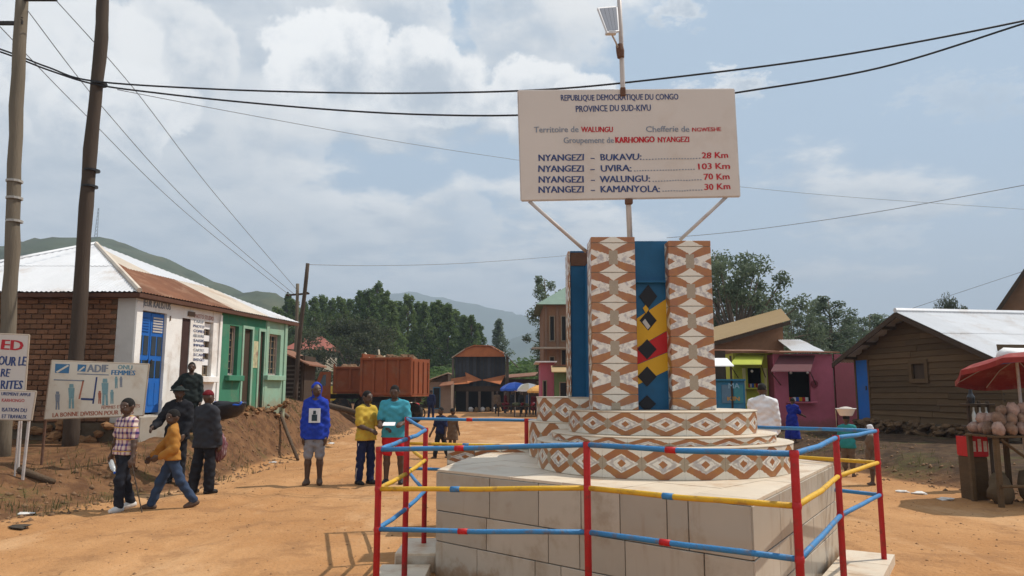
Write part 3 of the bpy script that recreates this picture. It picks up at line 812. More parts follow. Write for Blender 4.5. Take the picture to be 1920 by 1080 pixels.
for (nm, y, xe, km, xk, yk) in (('BUKAVU:', 302, 1201, '28 Km', 1316, 297), ('UVIRA:', 323, 1183, '103 Km', 1306, 318), ('WALUNGU:', 343, 1218, '70 Km', 1319, 337), ('KAMANYOLA:', 362, 1236, '30 Km', 1320, 356)):
    sline('NYANGEZI', 1009, y, 1093, y - 1, 13, NAVY, .02); sline('-', 1107, y - 1, 1114, y - 1, 12, NAVY, .02)
    sline(nm, 1125, y - 1, xe, y - 2, 13, NAVY, .02)
    nd = int((xk - xe - 6) / 5.2); sline('.' * nd, xe + 4, y - 2, xk - 4, yk + 1, 12, GREYL)
    sline(km, xk, yk, xk + 48 if km[0] != '1' else xk + 58, yk - 1, 12, REDL, .02)

# little solar lamp clamped to the pole
sp = thing('solar_lamp', 'small tilted solar panel on a bent arm beside the sign pole', 'solar lamp', tuple(at(1161, 92, 6.84)))
s4 = [at(1121, 14, 6.70), at(1158, 11, 6.84), None, at(1139, 61, 6.58)]
_pn = (s4[1] - s4[0]).cross(s4[3] - s4[0]); _c0 = Vector((0, 0, CAMZ)); _rd = ray(1161, 58); s4[2] = _c0 + _rd * ((s4[0] - _c0).dot(_pn) / _rd.dot(_pn))
n_ = (s4[1] - s4[0]).cross(s4[3] - s4[0]).normalized()
n_ = n_ if n_.y < 0 else -n_
q = MB(); q.prism(s4, -n_ * .022); q.build('panel_frame', mat('panel_frame_alu', (.6, .6, .62), .55, .05, 5, 0), sp, True)
ce = sum(s4, Vector()) / 4
sgn = -1 if n_.y > 0 else 1
for i in range(4):
    for s_ in (1, -1):
        f0, f1 = .06 + i * .22, .06 + i * .22 + .205
        e0, e1 = s4[0].lerp(s4[1], f0), s4[0].lerp(s4[1], f1); g0, g1 = s4[3].lerp(s4[2], f0), s4[3].lerp(s4[2], f1)
        quad = [e0.lerp(g0, .05), e1.lerp(g1, .05), e1.lerp(g1, .95), e0.lerp(g0, .95)]
        if s_ == 1:
            q = MB(); q.prism([p_ + n_ * .001 for p_ in quad], n_ * .002); q.build('solar_cell', mat('solar_cell', (.075, .095, .14), .6, .1, 8, 0, spec=.15), sp, True)
q = MB(); q.path([ce - n_ * .024, at(1148, 66, 6.66), at(1155, 80, 6.78), at(1161, 95, 6.84)], .009, 8); q.build('arm', GREY_STEEL, sp, True, smooth=True)
q = MB(); q.box(at(1145, 62, 6.62), (.10, .05, .03), None, .005); q.build('lamp_head', mat('panel_frame_alu', (.6, .6, .62)), sp, True)
# ------------------------------------------------------------------ corrugated roof facets, one sheet per object
def facet(parent, poly, e0, e1, sheet, rows, mfn, name='roof_sheet', amp=.011, pitch=.09, jit=.004):
    """poly: planar polygon; e0->e1 the eave direction. Sheets run up the slope."""
    poly = [Vector(p) for p in poly]; eu = (Vector(e1) - Vector(e0)).normalized()
    nn = Vector()
    for i in range(len(poly)): nn += (poly[i] - poly[0]).cross(poly[(i + 1) % len(poly)] - poly[0])
    nn.normalize()
    if nn.z < 0: nn = -nn
    ev = nn.cross(eu).normalized()
    if ev.z < 0: ev = -ev
    o = Vector(e0); P = [((p - o).dot(eu), (p - o).dot(ev)) for p in poly]
    umin, umax = min(p[0] for p in P), max(p[0] for p in P)
    def vr(u):
        vs = []
        for i in range(len(P)):
            (a, b), (c, d) = P[i], P[(i + 1) % len(P)]
            if abs(a - c) < 1e-9: continue
            t = (u - a) / (c - a)
            if -1e-6 <= t <= 1 + 1e-6: vs.append(b + t * (d - b))
        return (min(vs), max(vs)) if vs else (0, 0)
    vmax = max(p[1] for p in P); rows_v = [vmax * i / rows for i in range(rows + 1)]
    u = umin; k = 0
    while u < umax - .05:
        u1 = min(u + sheet, umax)
        ns = max(2, int(round((u1 - u) / (pitch / 2))))
        for r in range(rows):
            vs, fs, up = [], [], 0
            off = jit * random.random() + .006 * (r) + .003 * (k % 2)
            base = len(vs); ok = False; cols = []
            for i in range(ns + 1):
                uu = min(max(u + (u1 + .04 - u) * i / ns, umin + .001), umax - .001)
                a, b = vr(uu); lo, hi = max(a, rows_v[r] - (.08 if r else 0)), min(b, rows_v[r + 1])
                if hi < lo: lo = hi = max(min(lo, b), a)
                else: ok = ok or hi - lo > .03
                h = off + amp * (1 if i % 2 else -1)
                pa, pb_ = o + eu * uu + ev * lo + nn * h, o + eu * uu + ev * hi + nn * h
                vs += [pa, pb_]
            if not ok: continue
            fs = [(2 * i, 2 * i + 2, 2 * i + 3, 2 * i + 1) for i in range(ns)]
            q = MB(); q.add(vs, fs); q.build(name, mfn(k, r, (u - umin) / (umax - umin)), parent, True)
        u = u1; k += 1

def stones(parent, pts, size, seed, name='stone', m=STONE):
    q = random.Random(seed)
    if not hasattr(stones, 'meshes'):
        stones.meshes = []
        for i in range(6):
            b_ = MB(); b_.blob((0, 0, 0), (.5, .42, .34), i + 40, 8, 5, .26); stones.meshes.append(b_.mesh('stone'))
    for p in pts:
        s_ = size * q.uniform(.65, 1.3)
        link(name, q.choice(stones.meshes), m, parent, True, loc=p, rot=(q.uniform(-.4, .4), q.uniform(-.4, .4), q.uniform(0, 6)), scale=(s_ * q.uniform(.8, 1.4), s_, s_ * q.uniform(.7, 1)))

# ------------------------------------------------------------------ corner shop building on the left bank
K = at(257, 545, 14.5); Dv = Vector((.2193, .9757, 0)); ZB = 1.12
K = Vector((K.x, K.y, 0)); Nin = Vector((-Dv.y, Dv.x, 0))
def wpt(px, py):
    d = ray(px, py); n = Vector((Dv.y, -Dv.x, 0)); t = (K - Vector((0, 0, CAMZ))).dot(n) / d.dot(n)
    p = Vector((0, 0, CAMZ)) + d * t; return (p - K).dot(Dv), p.z
ws = lambda px: wpt(px, 600)[0]
rzb = math.atan2(Dv.y, Dv.x)
shop = thing('corner_shop', 'long corner shop with brick side, white then green painted front and tin hip roof', 'shop building', (K.x, K.y, ZB), rzb)
ZT = 3.46
def wall_open(parent, s0, s1, z0, z1, ops, m, name='wall', th=.24, y0=0.):
    xs = sorted({s0, s1, *[o[0] for o in ops], *[o[1] for o in ops]}); q = MB()
    for a, b_ in zip(xs[:-1], xs[1:]):
        if b_ - a < 1e-4: continue
        mid_ = (a + b_) / 2; cut = sorted([(o[2], o[3]) for o in ops if o[0] <= mid_ <= o[1]]); z = z0
        for (c0, c1) in cut:
            if c0 > z + 1e-3: q.bx(a, b_, y0, y0 + th, z - ZB, c0 - ZB)
            z = c1
        if z < z1 - 1e-3: q.bx(a, b_, y0, y0 + th, z - ZB, z1 - ZB)
    return q.build(name, m, parent)
sW, sG, sP, sE = 0., ws(416), ws(499), ws(540)
zt = lambda px, py: wpt(px, py)[1]
o_door = (ws(262), ws(313), ZB - .02, zt(285, 584)); o_dark = (ws(342), ws(358), ZB - .02, zt(350, 597)); o_win = (ws(384), ws(401), zt(392, 706), zt(392, 604))
wall_w = wall_open(shop, sW, sG, ZB - .7, ZT, [o_door, o_dark, o_win], WHITE_PLASTER)
o_w2 = (ws(432), ws(449), zt(440, 704), zt(440, 611)); o_d2 = (ws(459), ws(474), ZB - .02, zt(466, 617)); o_d3 = (ws(489), ws(497.5), ZB - .02, zt(493, 622))
wall_g = wall_open(shop, sG, sP, ZB - .7, ZT, [o_w2, o_d2, o_d3], GREEN_PAINT)
o_w3 = (ws(503), ws(528), zt(515, 704), zt(515, 627))
wall_p = wall_open(shop, sP, sE, ZB - .7, ZT, [o_w3], PALE_GREEN)
for s_ in (sP + .02, sE - .16):
    q = MB(); q.bx(s_, s_ + .13, -.03, -.001, -.55, ZT - ZB - .1); q.build('pilaster', PALE_GREEN, shop)
q = MB(); q.bx(sW + .0, sW + .16, -.035, -.001, -.3, ZT - ZB - .15); q.build('pilaster', WHITE_PLASTER, shop)
q = MB(); q.bx(sG - .09, sG - .005, -.028, -.001, -.3, ZT - ZB - .15); q.build('pilaster', WHITE_PLASTER, shop)
# dark rooms behind, far walls
q = MB(); q.bx(.3, sE - .1, 2.6, 2.7, -.5, 2.3); q.bx(.3, sE - .1, .25, 2.6, -.06, -.02); q.build('inner_wall', GREY_PLASTER, shop)
q = MB(); q.bx(sE - .24, sE, .245, 6., -.6, ZT - ZB); q.build('wall', GREEN_PAINT, shop)
# blue double door
s0, s1, a0, a1 = o_door
door = None
q = MB(); w_ = (s1 - s0) / 2 - .012
for k in range(2):
    xa = s0 + .006 + k * (w_ + .012); q = MB(); q.bx(xa, xa + w_, .06, .10, .02, a1 - ZB - .02, .006)
    d_ = q.build('door', BLUE_DOOR, shop)
    H_ = a1 - ZB
    for j, (f0, f1) in enumerate(((.08, .30), (.35, .52), (.57, .76))):
        for c_ in range(2):
            xx = xa + .04 + c_ * (w_ - .04) / 2; q = MB(); q.bx(xx, xx + (w_ - .04) / 2 - .04,   .053, .059, f0 * H_, f1 * H_)
            q.build('pane' if j else 'lower_panel', GLASS if j else BLUE_DOOR, d_)
    for j in range(6):
        zz_ = (.80 + j * .027) * H_; q = MB(); q.bx(xa + .05, xa + w_ - .05, .045, .059, zz_, zz_ + .016 * H_); q.build('louvre', GREY_PLASTER if k else BLUE_DOOR, d_)
    q = MB(); q.tube((xa + (w_ - .05 if k == 0 else .05), .03, .46 * H_), (xa + (w_ - .05 if k == 0 else .05), .03, .53 * H_), .012); q.build('handle', STEEL_DARK, d_)
q = MB(); q.bx(o_dark[0] + .002, o_dark[1] - .002, .02, .05, 0, o_dark[3] - ZB); q.build('shade_sheet', mat('doorway_shade', (.05, .025, .02), .9, .3, 6, .2), shop)  # dark sheet near the wall face, painting the shade of the doorway
q = MB(); q.bx(ws(318), ws(318) + .02, -.02, 0, 1.9, 2.0); q.bx(ws(351), ws(351) + .22, -.03, -.001, zt(352, 588) - ZB - .05, zt(352, 588) - ZB + .05); q.build('name_plate', mat('plate_brown', (.15, .10, .07), .7), shop)
def window(o, fm, bars, m_sill, nx=2, nz=5, sheets=False):
    s0, s1, a0, a1 = o; a0 -= ZB; a1 -= ZB
    q = MB(); t_ = .05
    for xx in (s0, s1 - t_): q.bx(xx, xx + t_, .10, .16, a0, a1)
    q.bx(s0 + t_, s1 - t_, .10, .16, a0, a0 + t_); q.bx(s0 + t_, s1 - t_, .10, .16, a1 - t_, a1)
    w = q.build('window', fm, shop)
    q = MB(); q.bx(s0 + t_, s1 - t_, .135, .145, a0 + t_, a1 - t_); q.build('pane', GLASS, w)
    for i in range(1, nx + 1):
        x_ = s0 + (s1 - s0) * i / (nx + 1); q = MB(); q.bx(x_ - .012, x_ + .012, .085, .105, a0 + t_, a1 - t_); q.build('bar', bars, w)
    for i in range(1, nz + 1):
        z_ = a0 + (a1 - a0) * i / (nz + 1); q = MB(); q.bx(s0 + t_, s1 - t_, .11, .128, z_ - .01, z_ + .01); q.build('bar', bars, w)
    if sheets:
        for i in range(4):
            z_ = a0 + .25 + i * .27; q = MB(); q.bx(s0 + .08, s0 + .32, .07, .074, z_, z_ + .13); q.build('notice', WHITE_CLOTH, w)
    q = MB(); q.bx(s0 - .12, s1 + .14, -.13, .03, a0 - .13, a0 - .002, .01); q.build('sill', m_sill, w)
BR_FR = mat('window_brown_paint', (.24, .18, .12), .7, .15, 8, .1)
window(o_win, BR_FR, BR_FR, WHITE_PLASTER, 1, 5, True)
window(o_w2, mat('window_pinkish_paint', (.40, .32, .28), .7, .15, 8), BR_FR, GREEN_PAINT, 2, 6)
window(o_w3, mat('window_pinkish_paint', (.40, .32, .28)), BR_FR, PALE_GREEN, 3, 5)
for o in (o_d2, o_d3):
    q = MB(); f_ = .07
    for xx in (o[0] - f_, o[1]): q.bx(xx, xx + f_, -.02, .03, 0, o[3] - ZB)
    q.bx(o[0] - f_, o[1] + f_, -.02, .03, o[3] - ZB + .001, o[3] - ZB + f_); d_ = q.build('doorway', PALE_GREEN, shop)
    q = MB(); q.bx(o[0] + .01, o[1] - .003, .045, .07, 0, o[3] - ZB - .02); q.build('shade_panel', TIMBER_DARK, d_)  # dark panel stands in for the shade inside the open doorway
q = MB(); q.bx(ws(477), ws(487), -.008, -.001, zt(482, 690) - ZB, zt(482, 640) - ZB); q.build('poster', mat('faded_poster', (.45, .42, .25), .7, .5, 7, 0, dirt=(.25, .12, .1), dirt_amt=.8, dscale=6), shop)
def wtext(body, px0, py, px1, h, m_, bold=.01, vertical=False):
    s_, z_ = wpt(px0, py); s2, _ = wpt(px1, py); p = K + Dv * s_ + Vector((0, 0, z_)); hh = abs(wpt(px0, py - h)[1] - z_)
    if vertical: text(body, m_, shop, p, Vector((0, 0, 1)), -Dv, abs(wpt(px0, px1)[1] - z_), hh, bold, .006)
    else: text(body, m_, shop, p, Dv, Vector((0, 0, 1)), s2 - s_, hh, bold, .006)
wtext('JEUR KALISTUS', 268, 573, 320, 13, GREYL, .02)
wtext('MAISON', 256, 596, 252, 7, GREYL, .02) if False else None
for i, (t_, y_) in enumerate((('TARIF', 604), ('PHOTO', 613), ('COPIES', 622), ('RELIURE', 631), ('SAISIE', 640), ('IMPRIM', 649), ('CARTES', 658), ('SCAN', 667), ('BADGES', 676))):
    wtext(t_, 362, y_, 382, 5, NAVY if i % 3 else GREYL, .02)
wtext('PHOTO STUDIO', 364, 596, 400, 8, BROWNL, .01)
# white plaster return with its shade put into a grey tone, then bare brick side wall: every brick a part
xr = at(219, 600, 14.5).x; yS = K.y
q = MB(); q.bx(xr, K.x - .002, yS + .002, yS + .26, ZB - .75, ZT); q.build('wall', GREY_PLASTER, shop, True)
q = MB(); q.bx(-12.4, xr - .002, yS + .03, yS + .26, .15, ZT); q.build('wall', MORTAR, shop, True)
bm_ = []
for i in range(4):
    q = MB(); q.box((0, 0, 0), (.222 + .006 * (i % 2), .06, .082 + .004 * (i // 2)), None, .008); bm_.append(q.mesh('brick'))
row = 0; z = ZT - .06; nb = 0
qs = MB()
while z > .98:
    x = xr - .12 - (.118 if row % 2 else 0)
    while x > -12.3:
        jx, jz = random.uniform(-.005, .005), random.uniform(-.005, .005)
        if x > -9.75 and nb < 290:
            link('brick', bm_[random.randrange(4)], BRICK, shop, True, loc=(x + jx, yS + .014 + random.uniform(-.006, .008), z + jz), rot=(random.uniform(-.02, .02), random.uniform(-.02, .02), random.uniform(-.02, .02))); nb += 1
        else: qs.box((x + jx, yS + .014, z + jz), (.222, .06, .082))
        x -= .238
    z -= .0985; row += 1
qs.build('brickwork', BRICK, shop, True, kind='stuff')
q = MB(); q.bx(-12.5, xr + .1, yS - .05, yS + .02, -.1, .96); q.build('foundation', mat('dark_foundation', (.10, .075, .05), .95, .3, 6, .5, 30), shop, True)
pts = []
for i in range(26): pts.append((random.uniform(-9.7, -7.5), yS - .08, random.uniform(.45, .98)))
stones(shop, pts, .24, 5)
pts = []
for i in range(60):
    s_ = random.uniform(.9, sE + .1); f = s_ / sE
    top = ZB - .05 + .18 * max(0, f - .45) / .55
    p = K + Dv * s_ - Nin * random.uniform(.04, .14 + .14 * f)
    g_ = tz(p.x, p.y); pts.append((p.x, p.y, max(g_ + .02, random.uniform(ZB - .2, top + .05)) if f > .45 else g_ + .03))
stones(shop, pts, .14, 6)
q = MB(); q.bx(-.1, ws(330), -.34, -.02, -.75, -.03, .02); q.build('door_step', CEMENT, shop)
# hip roof
FASCIA = mat('dark_rust_fascia', (.10, .045, .028), .85, .25, 3, .2)
OLD_ZINC = mat('stained_zinc_sheet', (.58, .50, .41), .6, .15, 2, 0, 30, (.36, .22, .14), .5, 1.2, metal=.1, rand=.1)
AP = at(180, 458, 17.6); BL = Vector((-14.9, 20.6, AP.z))
EZ = 3.47
Ke = Vector((K.x + .16, K.y - .22, EZ)); Ee = at(561, 606, 20.6); Ee.z = EZ - .02
Le = Vector((-12.7, K.y - .22, EZ)); Be = Vector((-9.0, 22.0, EZ)); Lb_ = Vector((-13.2, 21.5, EZ))
facet(shop, [Le, Ke, AP], Le, Ke, .80, 2, lambda k, r, f: ZINC)
facet(shop, [Ke, Ee, AP], Ke, Ee, .80, 2, lambda k, r, f: RUST if (r == 0 and f < .46) or (r == 1 and f < .14) else (OLD_ZINC if (r == 0 and f < .62) or (r == 1 and f < .3) else ZINC))
q = MB(); q.add([Ee, Be, AP, Lb_, Le], [(0, 1, 2), (1, 3, 2), (3, 4, 2)]); q.build('rear_roof', ZINC, shop, True)
q = MB(); q.path([AP + Vector((0, 0, .02)), Ke + Vector((0, 0, .03))], .05, 6); q.build('hip_cap', OLD_ZINC, shop, True)
q = MB(); q.path([AP + Vector((0, 0, .02)), Le + Vector((0, 0, .03))], .05, 6); q.build('hip_cap', ZINC, shop, True)
q = MB(); q.prism([Ke + Vector((0, .02, -.02)), Ee + Vector((0, 0, -.02)), Ee + Vector((0, 0, -.10)), Ke + Vector((0, .02, -.10))], -Nin * -.03); q.build('fascia', FASCIA, shop, True)
q = MB(); q.prism([Le + Vector((0, .02, -.02)), Ke + Vector((0, .02, -.02)), Ke + Vector((0, .02, -.10)), Le + Vector((0, .02, -.10))], (0, .03, 0)); q.build('fascia', FASCIA, shop, True)
q = MB(); q.prism([Vector((p.x, p.y, EZ - .10)) for p in (Le + Vector((0, .06, 0)), Ke + Vector((-.05, .06, 0)), Ee + Vector((-.05, 0, 0)), Be, Lb_)], (0, 0, .02)); q.build('soffit', mat('soffit_boards', (.10, .06, .04), .9, .2, 5, .2), shop, True)

# ------------------------------------------------------------------ generic box building with openings as parts
def boxhouse(t, x0, x1, y0, y1, z0, z1, m, wins=(), name='wall', fm=None):
    q = MB(); q.bx(x0, x1, y0, y1, z0, z1); w = q.build(name, m, t, True)
    for (a, b_, c, d) in wins:
        q = MB(); q.bx(a, b_, y0 - .05, y0 - .002, c, d); o = q.build('window', fm or BR_FR, t, True)
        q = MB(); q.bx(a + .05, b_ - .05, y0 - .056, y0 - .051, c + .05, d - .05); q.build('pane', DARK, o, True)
    return w
def pxbox(x0, y0, x1, y1, Y): a, b_ = at(x0, y1, Y), at(x1, y0, Y); return a.x, b_.x, a.z, b_.z

# ------------------------------------------------------------------ wooden hut on the right
Rg, Lg = at(1870, 657, 17.), at(1603, 662, 22.1)
Rg = Vector((Rg.x, Rg.y, 0)); Lg = Vector((Lg.x, Lg.y, 0)); exh = (Rg - Lg).normalized(); Lh = (Rg - Lg).length; inh = Vector((-exh.y, exh.x, 0))
HB = .76
hut = thing('wooden_hut', 'brown plank hut with small framed window and shiny white tin gable roof', 'hut', (Lg.x, Lg.y, HB), math.atan2(exh.y, exh.x))
def hpt(px, py):
    d = ray(px, py); t = (Lg - Vector((0, 0, CAMZ))).dot(inh) / d.dot(inh); p = Vector((0, 0, CAMZ)) + d * t
    return (p - Lg).dot(exh), p.z
sa, za = hpt(1705, 590); zL, zR = hpt(1604, 668)[1], hpt(1868, 664)[1]
def gtop(s): return zL + (za - zL) * s / sa if s < sa else za + (zR - za) * (s - sa) / (Lh - sa)
dr0, dr1, drt = hpt(1604, 0)[0], hpt(1626, 700)[0], hpt(1615, 672)[1]
dr0 = hpt(1605, 700)[0]
wn0, wn1, wz0, wz1 = hpt(1711, 700)[0], hpt(1735, 700)[0], hpt(1722, 710)[1], hpt(1722, 682)[1]
q = MB(); q.prism([(0, .06, 0), (Lh, .06, 0), (Lh, .06, zR - HB), (sa, .06, za - HB), (0, .06, zL - HB)], (0, .04, 0)); q.build('wall_backing', TIMBER_DARK, hut)
z = HB + .0; r_ = 0; PH = .155
while z < za - .05:
    zt_ = z + PH
    # span where the gable is higher than the plank middle
    zm = z + PH * .6
    sl = 0 if zm <= zL else sa * (zm - zL) / (za - zL)
    sr = Lh if zm <= zR else Lh - (Lh - sa) * (zm - zR) / (za - zR)
    cuts = [(sl, sr)]
    def sub(c, a, b_):
        out = []
        for (u0, u1) in c:
            if b_ <= u0 or a >= u1: out.append((u0, u1)); continue
            if a > u0: out.append((u0, a))
            if b_ < u1: out.append((b_, u1))
        return out
    if zm < drt: cuts = sub(cuts, dr0 - .04, dr1 + .05)
    if wz0 < zm < wz1: cuts = sub(cuts, wn0, wn1)
    for (u0, u1) in cuts:
        bp = [u0, u1]
        if u1 - u0 > 2.6: bp.insert(1, u0 + (u1 - u0) * random.uniform(.35, .65))
        for a, b_ in zip(bp[:-1], bp[1:]):
            if b_ - a < .08: continue
            tilt = Matrix.Rotation(random.uniform(-.22, -.15), 3, 'X') @ Matrix.Rotation(random.uniform(-.008, .008), 3, 'Y')
            q = MB(); q.box(((a + b_) / 2, .03 + random.uniform(-.008, .008), z - HB + PH / 2 + random.uniform(-.006, .006)), (b_ - a - .008, .022, PH + .016), tilt, .004); q.build('plank', PLANK, hut)
    z += PH; r_ += 1
q = MB(); q.bx(dr0, dr1, .01, .045, .0, drt - HB, .004); dd_ = q.build('door', BLUE_DOOR, hut, label='blue plank door')
q = MB(); q.box((dr1 - .08, -.01, .9), (.03, .03, .12), None, .004); q.build('handle', STEEL_DARK, dd_)
q = MB(); q.bx(dr1 + .01, dr1 + .07, -.005, .05, 0, drt - HB + .05); q.bx(dr0 - .07, dr0 - .01, -.005, .05, 0, drt - HB + .05); q.build('door_frame', PLANK, hut)
q = MB(); fw = .11
q.bx(wn0 - fw, wn0, -.03, .03, wz0 - HB - fw, wz1 - HB + fw); q.bx(wn1, wn1 + fw, -.03, .03, wz0 - HB - fw, wz1 - HB + fw)
q.bx(wn0, wn1, -.03, .03, wz0 - HB - fw, wz0 - HB); q.bx(wn0, wn1, -.03, .03, wz1 - HB, wz1 - HB + fw); wf = q.build('window', PLANK, hut)
q = MB(); q.bx(wn0 + .06, wn1 - .002, .035, .05, wz0 - HB, wz1 - HB); q.build('shutter', TIMBER_DARK, wf)
# camera-facing side wall of the hut
HL = 7.5
for i in range(12):
    z_ = i * PH + PH / 2; q = MB(); q.box((Lh - .01, HL / 2, z_), (.024, HL - .02, PH + .01), Matrix.Rotation(-.12, 3, 'Y'), .004); q.build('plank', PLANK, hut)
q = MB(); q.bx(Lh - .14, Lh - .05, .1, HL, 0, zR - HB); q.build('wall_backing', TIMBER_DARK, hut)
q = MB(); q.bx(0, .09, .1, HL, 0, zL - HB); q.bx(.1, Lh - .15, HL - .1, HL, 0, zL - HB); q.build('wall_backing', TIMBER_DARK, hut)
w2 = lambda s, y, z: Lg + exh * s + inh * y + Vector((0, 0, z))
ov = .42
sr_ = (za - zR) / (Lh - sa); sl_ = (za - zL) / sa
RA0, RA1 = w2(sa, -ov, za + .08), w2(sa, HL + .2, za + .08)
RE0, RE1 = w2(Lh + .35, -ov, zR + .06 - .35 * sr_), w2(Lh + .35, HL + .2, zR + .06 - .35 * sr_)
LE0, LE1 = w2(-.55, -ov, zL + .06 - .55 * sl_), w2(-.55, HL + .2, zL + .06 - .55 * sl_)
facet(hut, [RE0, RE1, RA1, RA0], RE0, RE1, .82, 2, lambda k, r, f: ZINC)
facet(hut, [LE0, LE1, RA1, RA0], LE0, LE1, .82, 1, lambda k, r, f: ZINC)
q = MB(); q.path([RA0 + Vector((0, 0, .03)), RA1 + Vector((0, 0, .03))], .07, 6); q.build('ridge_cap', ZINC, hut, True)
for a, b_ in ((RA0, RE0), (RA0, LE0)):
    d_ = Vector((0, 0, -.16)); q = MB(); q.prism([a + Vector((0, 0, -.03)), b_ + Vector((0, 0, -.03)), b_ + d_, a + d_], inh * .035); q.build('barge_board', TIMBER_DARK, hut, True)
for f in (.2, .5, .8):
    for (a, b_) in ((RA0, RE0), (RA0, LE0)):
        p = a.lerp(b_, f) + Vector((0, 0, -.14)); q = MB(); q.box((p + inh * .5), (.08, .9, .08), Matrix.Rotation(math.atan2(inh.y, inh.x) - math.pi / 2, 3, 'Z')); q.build('purlin', TIMBER_DARK, hut, True)
q = MB(); q.bx(-.05, Lh + .1, -.02, .3, -.55, -.01); q.build('foundation', mat('dark_foundation', (.10, .075, .05)), hut)
DARK_STONE = mat('dark_rubble_stone', (.12, .072, .038), .95, .25, 10, .6, 50, (.06, .04, .025), .5, 2.5, rand=.4)
pts = []
for i in range(170):
    s_ = random.uniform(.2, Lh + .3); p = w2(s_, -.03 - random.uniform(0, .38), 0); g_ = tz(p.x, p.y)
    pts.append((p.x, p.y, random.uniform(g_, max(HB - .02, g_ + .05))))
stones(hut, pts, .23, 8, m=DARK_STONE)
for i in range(7):
    s_ = random.uniform(.9, 2.6); q = MB(); q.box((s_ + .1 * i, -.16 - .02 * (i % 3), -.18 + random.uniform(-.06, .04)), (.13, .035, .36), Matrix.Rotation(random.uniform(-.1, .1), 3, 'Y') @ Matrix.Rotation(-.3, 3, 'X')); q.build('leaning_board', PLANK, hut)

# ------------------------------------------------------------------ kiosks right of the monument
def kiosk(name, label, px0, px1, ytop, Y, depth, m, op, awn, shelf=True, side=None):
    a, b_ = at(px0, ytop, Y), at(px1, ytop, Y); g = tz((a.x + b_.x) / 2, Y); t = thing(name, label, 'kiosk', ((a.x + b_.x) / 2, Y, g))
    o = pxbox(*op, Y); z1 = a.z; q = MB(); th = .08
    for (xx0, xx1, c, d) in ((a.x, o[0], g - .2, z1), (o[1], b_.x, g - .2, z1), (o[0], o[1], g - .2, o[2]), (o[0], o[1], o[3], z1)): q.bx(xx0, xx1, Y, Y + th, c, d)
    q.build('front_wall', m, t, True)
    q = MB(); q.bx(a.x, a.x + .06, Y + th, Y + depth, g - .2, z1); q.bx(b_.x - .06, b_.x, Y + th, Y + depth, g - .2, z1); q.bx(a.x + .06, b_.x - .06, Y + depth - .06, Y + depth, g - .2, z1); q.build('side_wall', side or m, t, True)
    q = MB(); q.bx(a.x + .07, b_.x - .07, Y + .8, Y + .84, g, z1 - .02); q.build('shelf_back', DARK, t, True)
    if shelf:
        q = MB(); q.bx(o[0] - .1, o[1] + .1, Y - .26, Y + .06, o[2] - .05, o[2], .005); q.build('counter', m, t, True)
        for k in range(7):
            q = MB(); xx = o[0] + (o[1] - o[0]) * (k + .5) / 7; q.box((xx, Y + .25, o[2] + .07), (.10, .08, .13), None, .01); q.build('goods', (GOLD, FLAG_RED, WHITE_CLOTH, BLUE_TARP)[k % 4], t, True)
    q = MB(); q.prism([(a.x - .15, Y - .35, z1 + .02), (b_.x + .1, Y - .35, z1 + .02), (b_.x + .1, Y + depth + .2, z1 + .22), (a.x - .15, Y + depth + .2, z1 + .22)], (0, 0, .04)); q.build('roof', RUST, t, True)
    if awn:
        (x0, y0), (x1, y1), (x2, y2), (x3, y3) = awn[:4]; pr = .75
        A, B_ = at(x0, y0, Y - .03), at(x1, y1, Y - .03); C_, D_ = at(x2, y2, Y - pr), at(x3, y3, Y - pr)
        q = MB(); q.prism([A, B_, C_, D_], (0, .02, .03)); q.build('awning', awn[4], t, True)
        for p, e in ((C_, B_), (D_, A)):
            q = MB(); q.tube(p + Vector((0, .03, -.02)), (e.x, Y - .01, p.z - .4), .015, n=6); q.build('awning_prop', TIMBER_DARK, t, True)
    return t, a, b_, g
kp, a, b_, g = kiosk('market_kiosk', 'pink kiosk with a dark red awning and a dark serving window', 1450, 1560, 664, 24., 2.6, PINK_WALL, (1480, 697, 1518, 753), ((1462, 668), (1528, 668), (1520, 697), (1446, 697), mat('awning_dusty_red', (.11, .035, .04), .8, .15, 4, .1)), True, DEEP_RED)
for x_, y_ in ((1483, 699), (1514, 699)):
    p = at(x_, y_, 23.8); q = MB(); q.blob(p, .04, 1, 8, 6, 0); q.build('bulb', WHITE_CLOTH, kp, True, smooth=True)
q = MB(); p = at(1527, 720, 23.97); q.path([p + Vector((0, .01, 0)), p + Vector((0, -.02, 0))], .12, 14); q.build('painted_disc', DEEP_RED, kp, True)
a2, b2_ = at(1561, 664, 24.2), at(1602, 664, 24.9)
q = MB(); q.prism([(a2.x, 24.1, g - .2), (b2_.x, 24.9, g - .2), (b2_.x, 24.9, a2.z), (a2.x, 24.1, a2.z)], (.0, .08, 0)); q.build('wing_wall', DEEP_RED, kp, True)
kl, a, b_, g = kiosk('market_kiosk', 'lime green kiosk with a matching sloped awning', 1374, 1449, 662, 24.6, 2.4, LIME, (1403, 690, 1427, 727), ((1383, 666), (1434, 666), (1428, 684), (1370, 684), LIME), True)
q = MB(); p = at(1410, 696, 24.4); q.blob(p, .045, 1, 8, 6, 0); q.build('bulb', WHITE_CLOTH, kl, True, smooth=True)
for x_ in (1392, 1432):
    e0, e1 = at(x_, 690, 24.56), at(x_ + 8, 756, 24.56); q = MB(); q.bx(e0.x, e1.x, 24.54, 24.598, e1.z, e0.z); q.build('painted_post', mat('pale_yellow_paint', (.55, .52, .25), .8, .1, 5), kl, True)
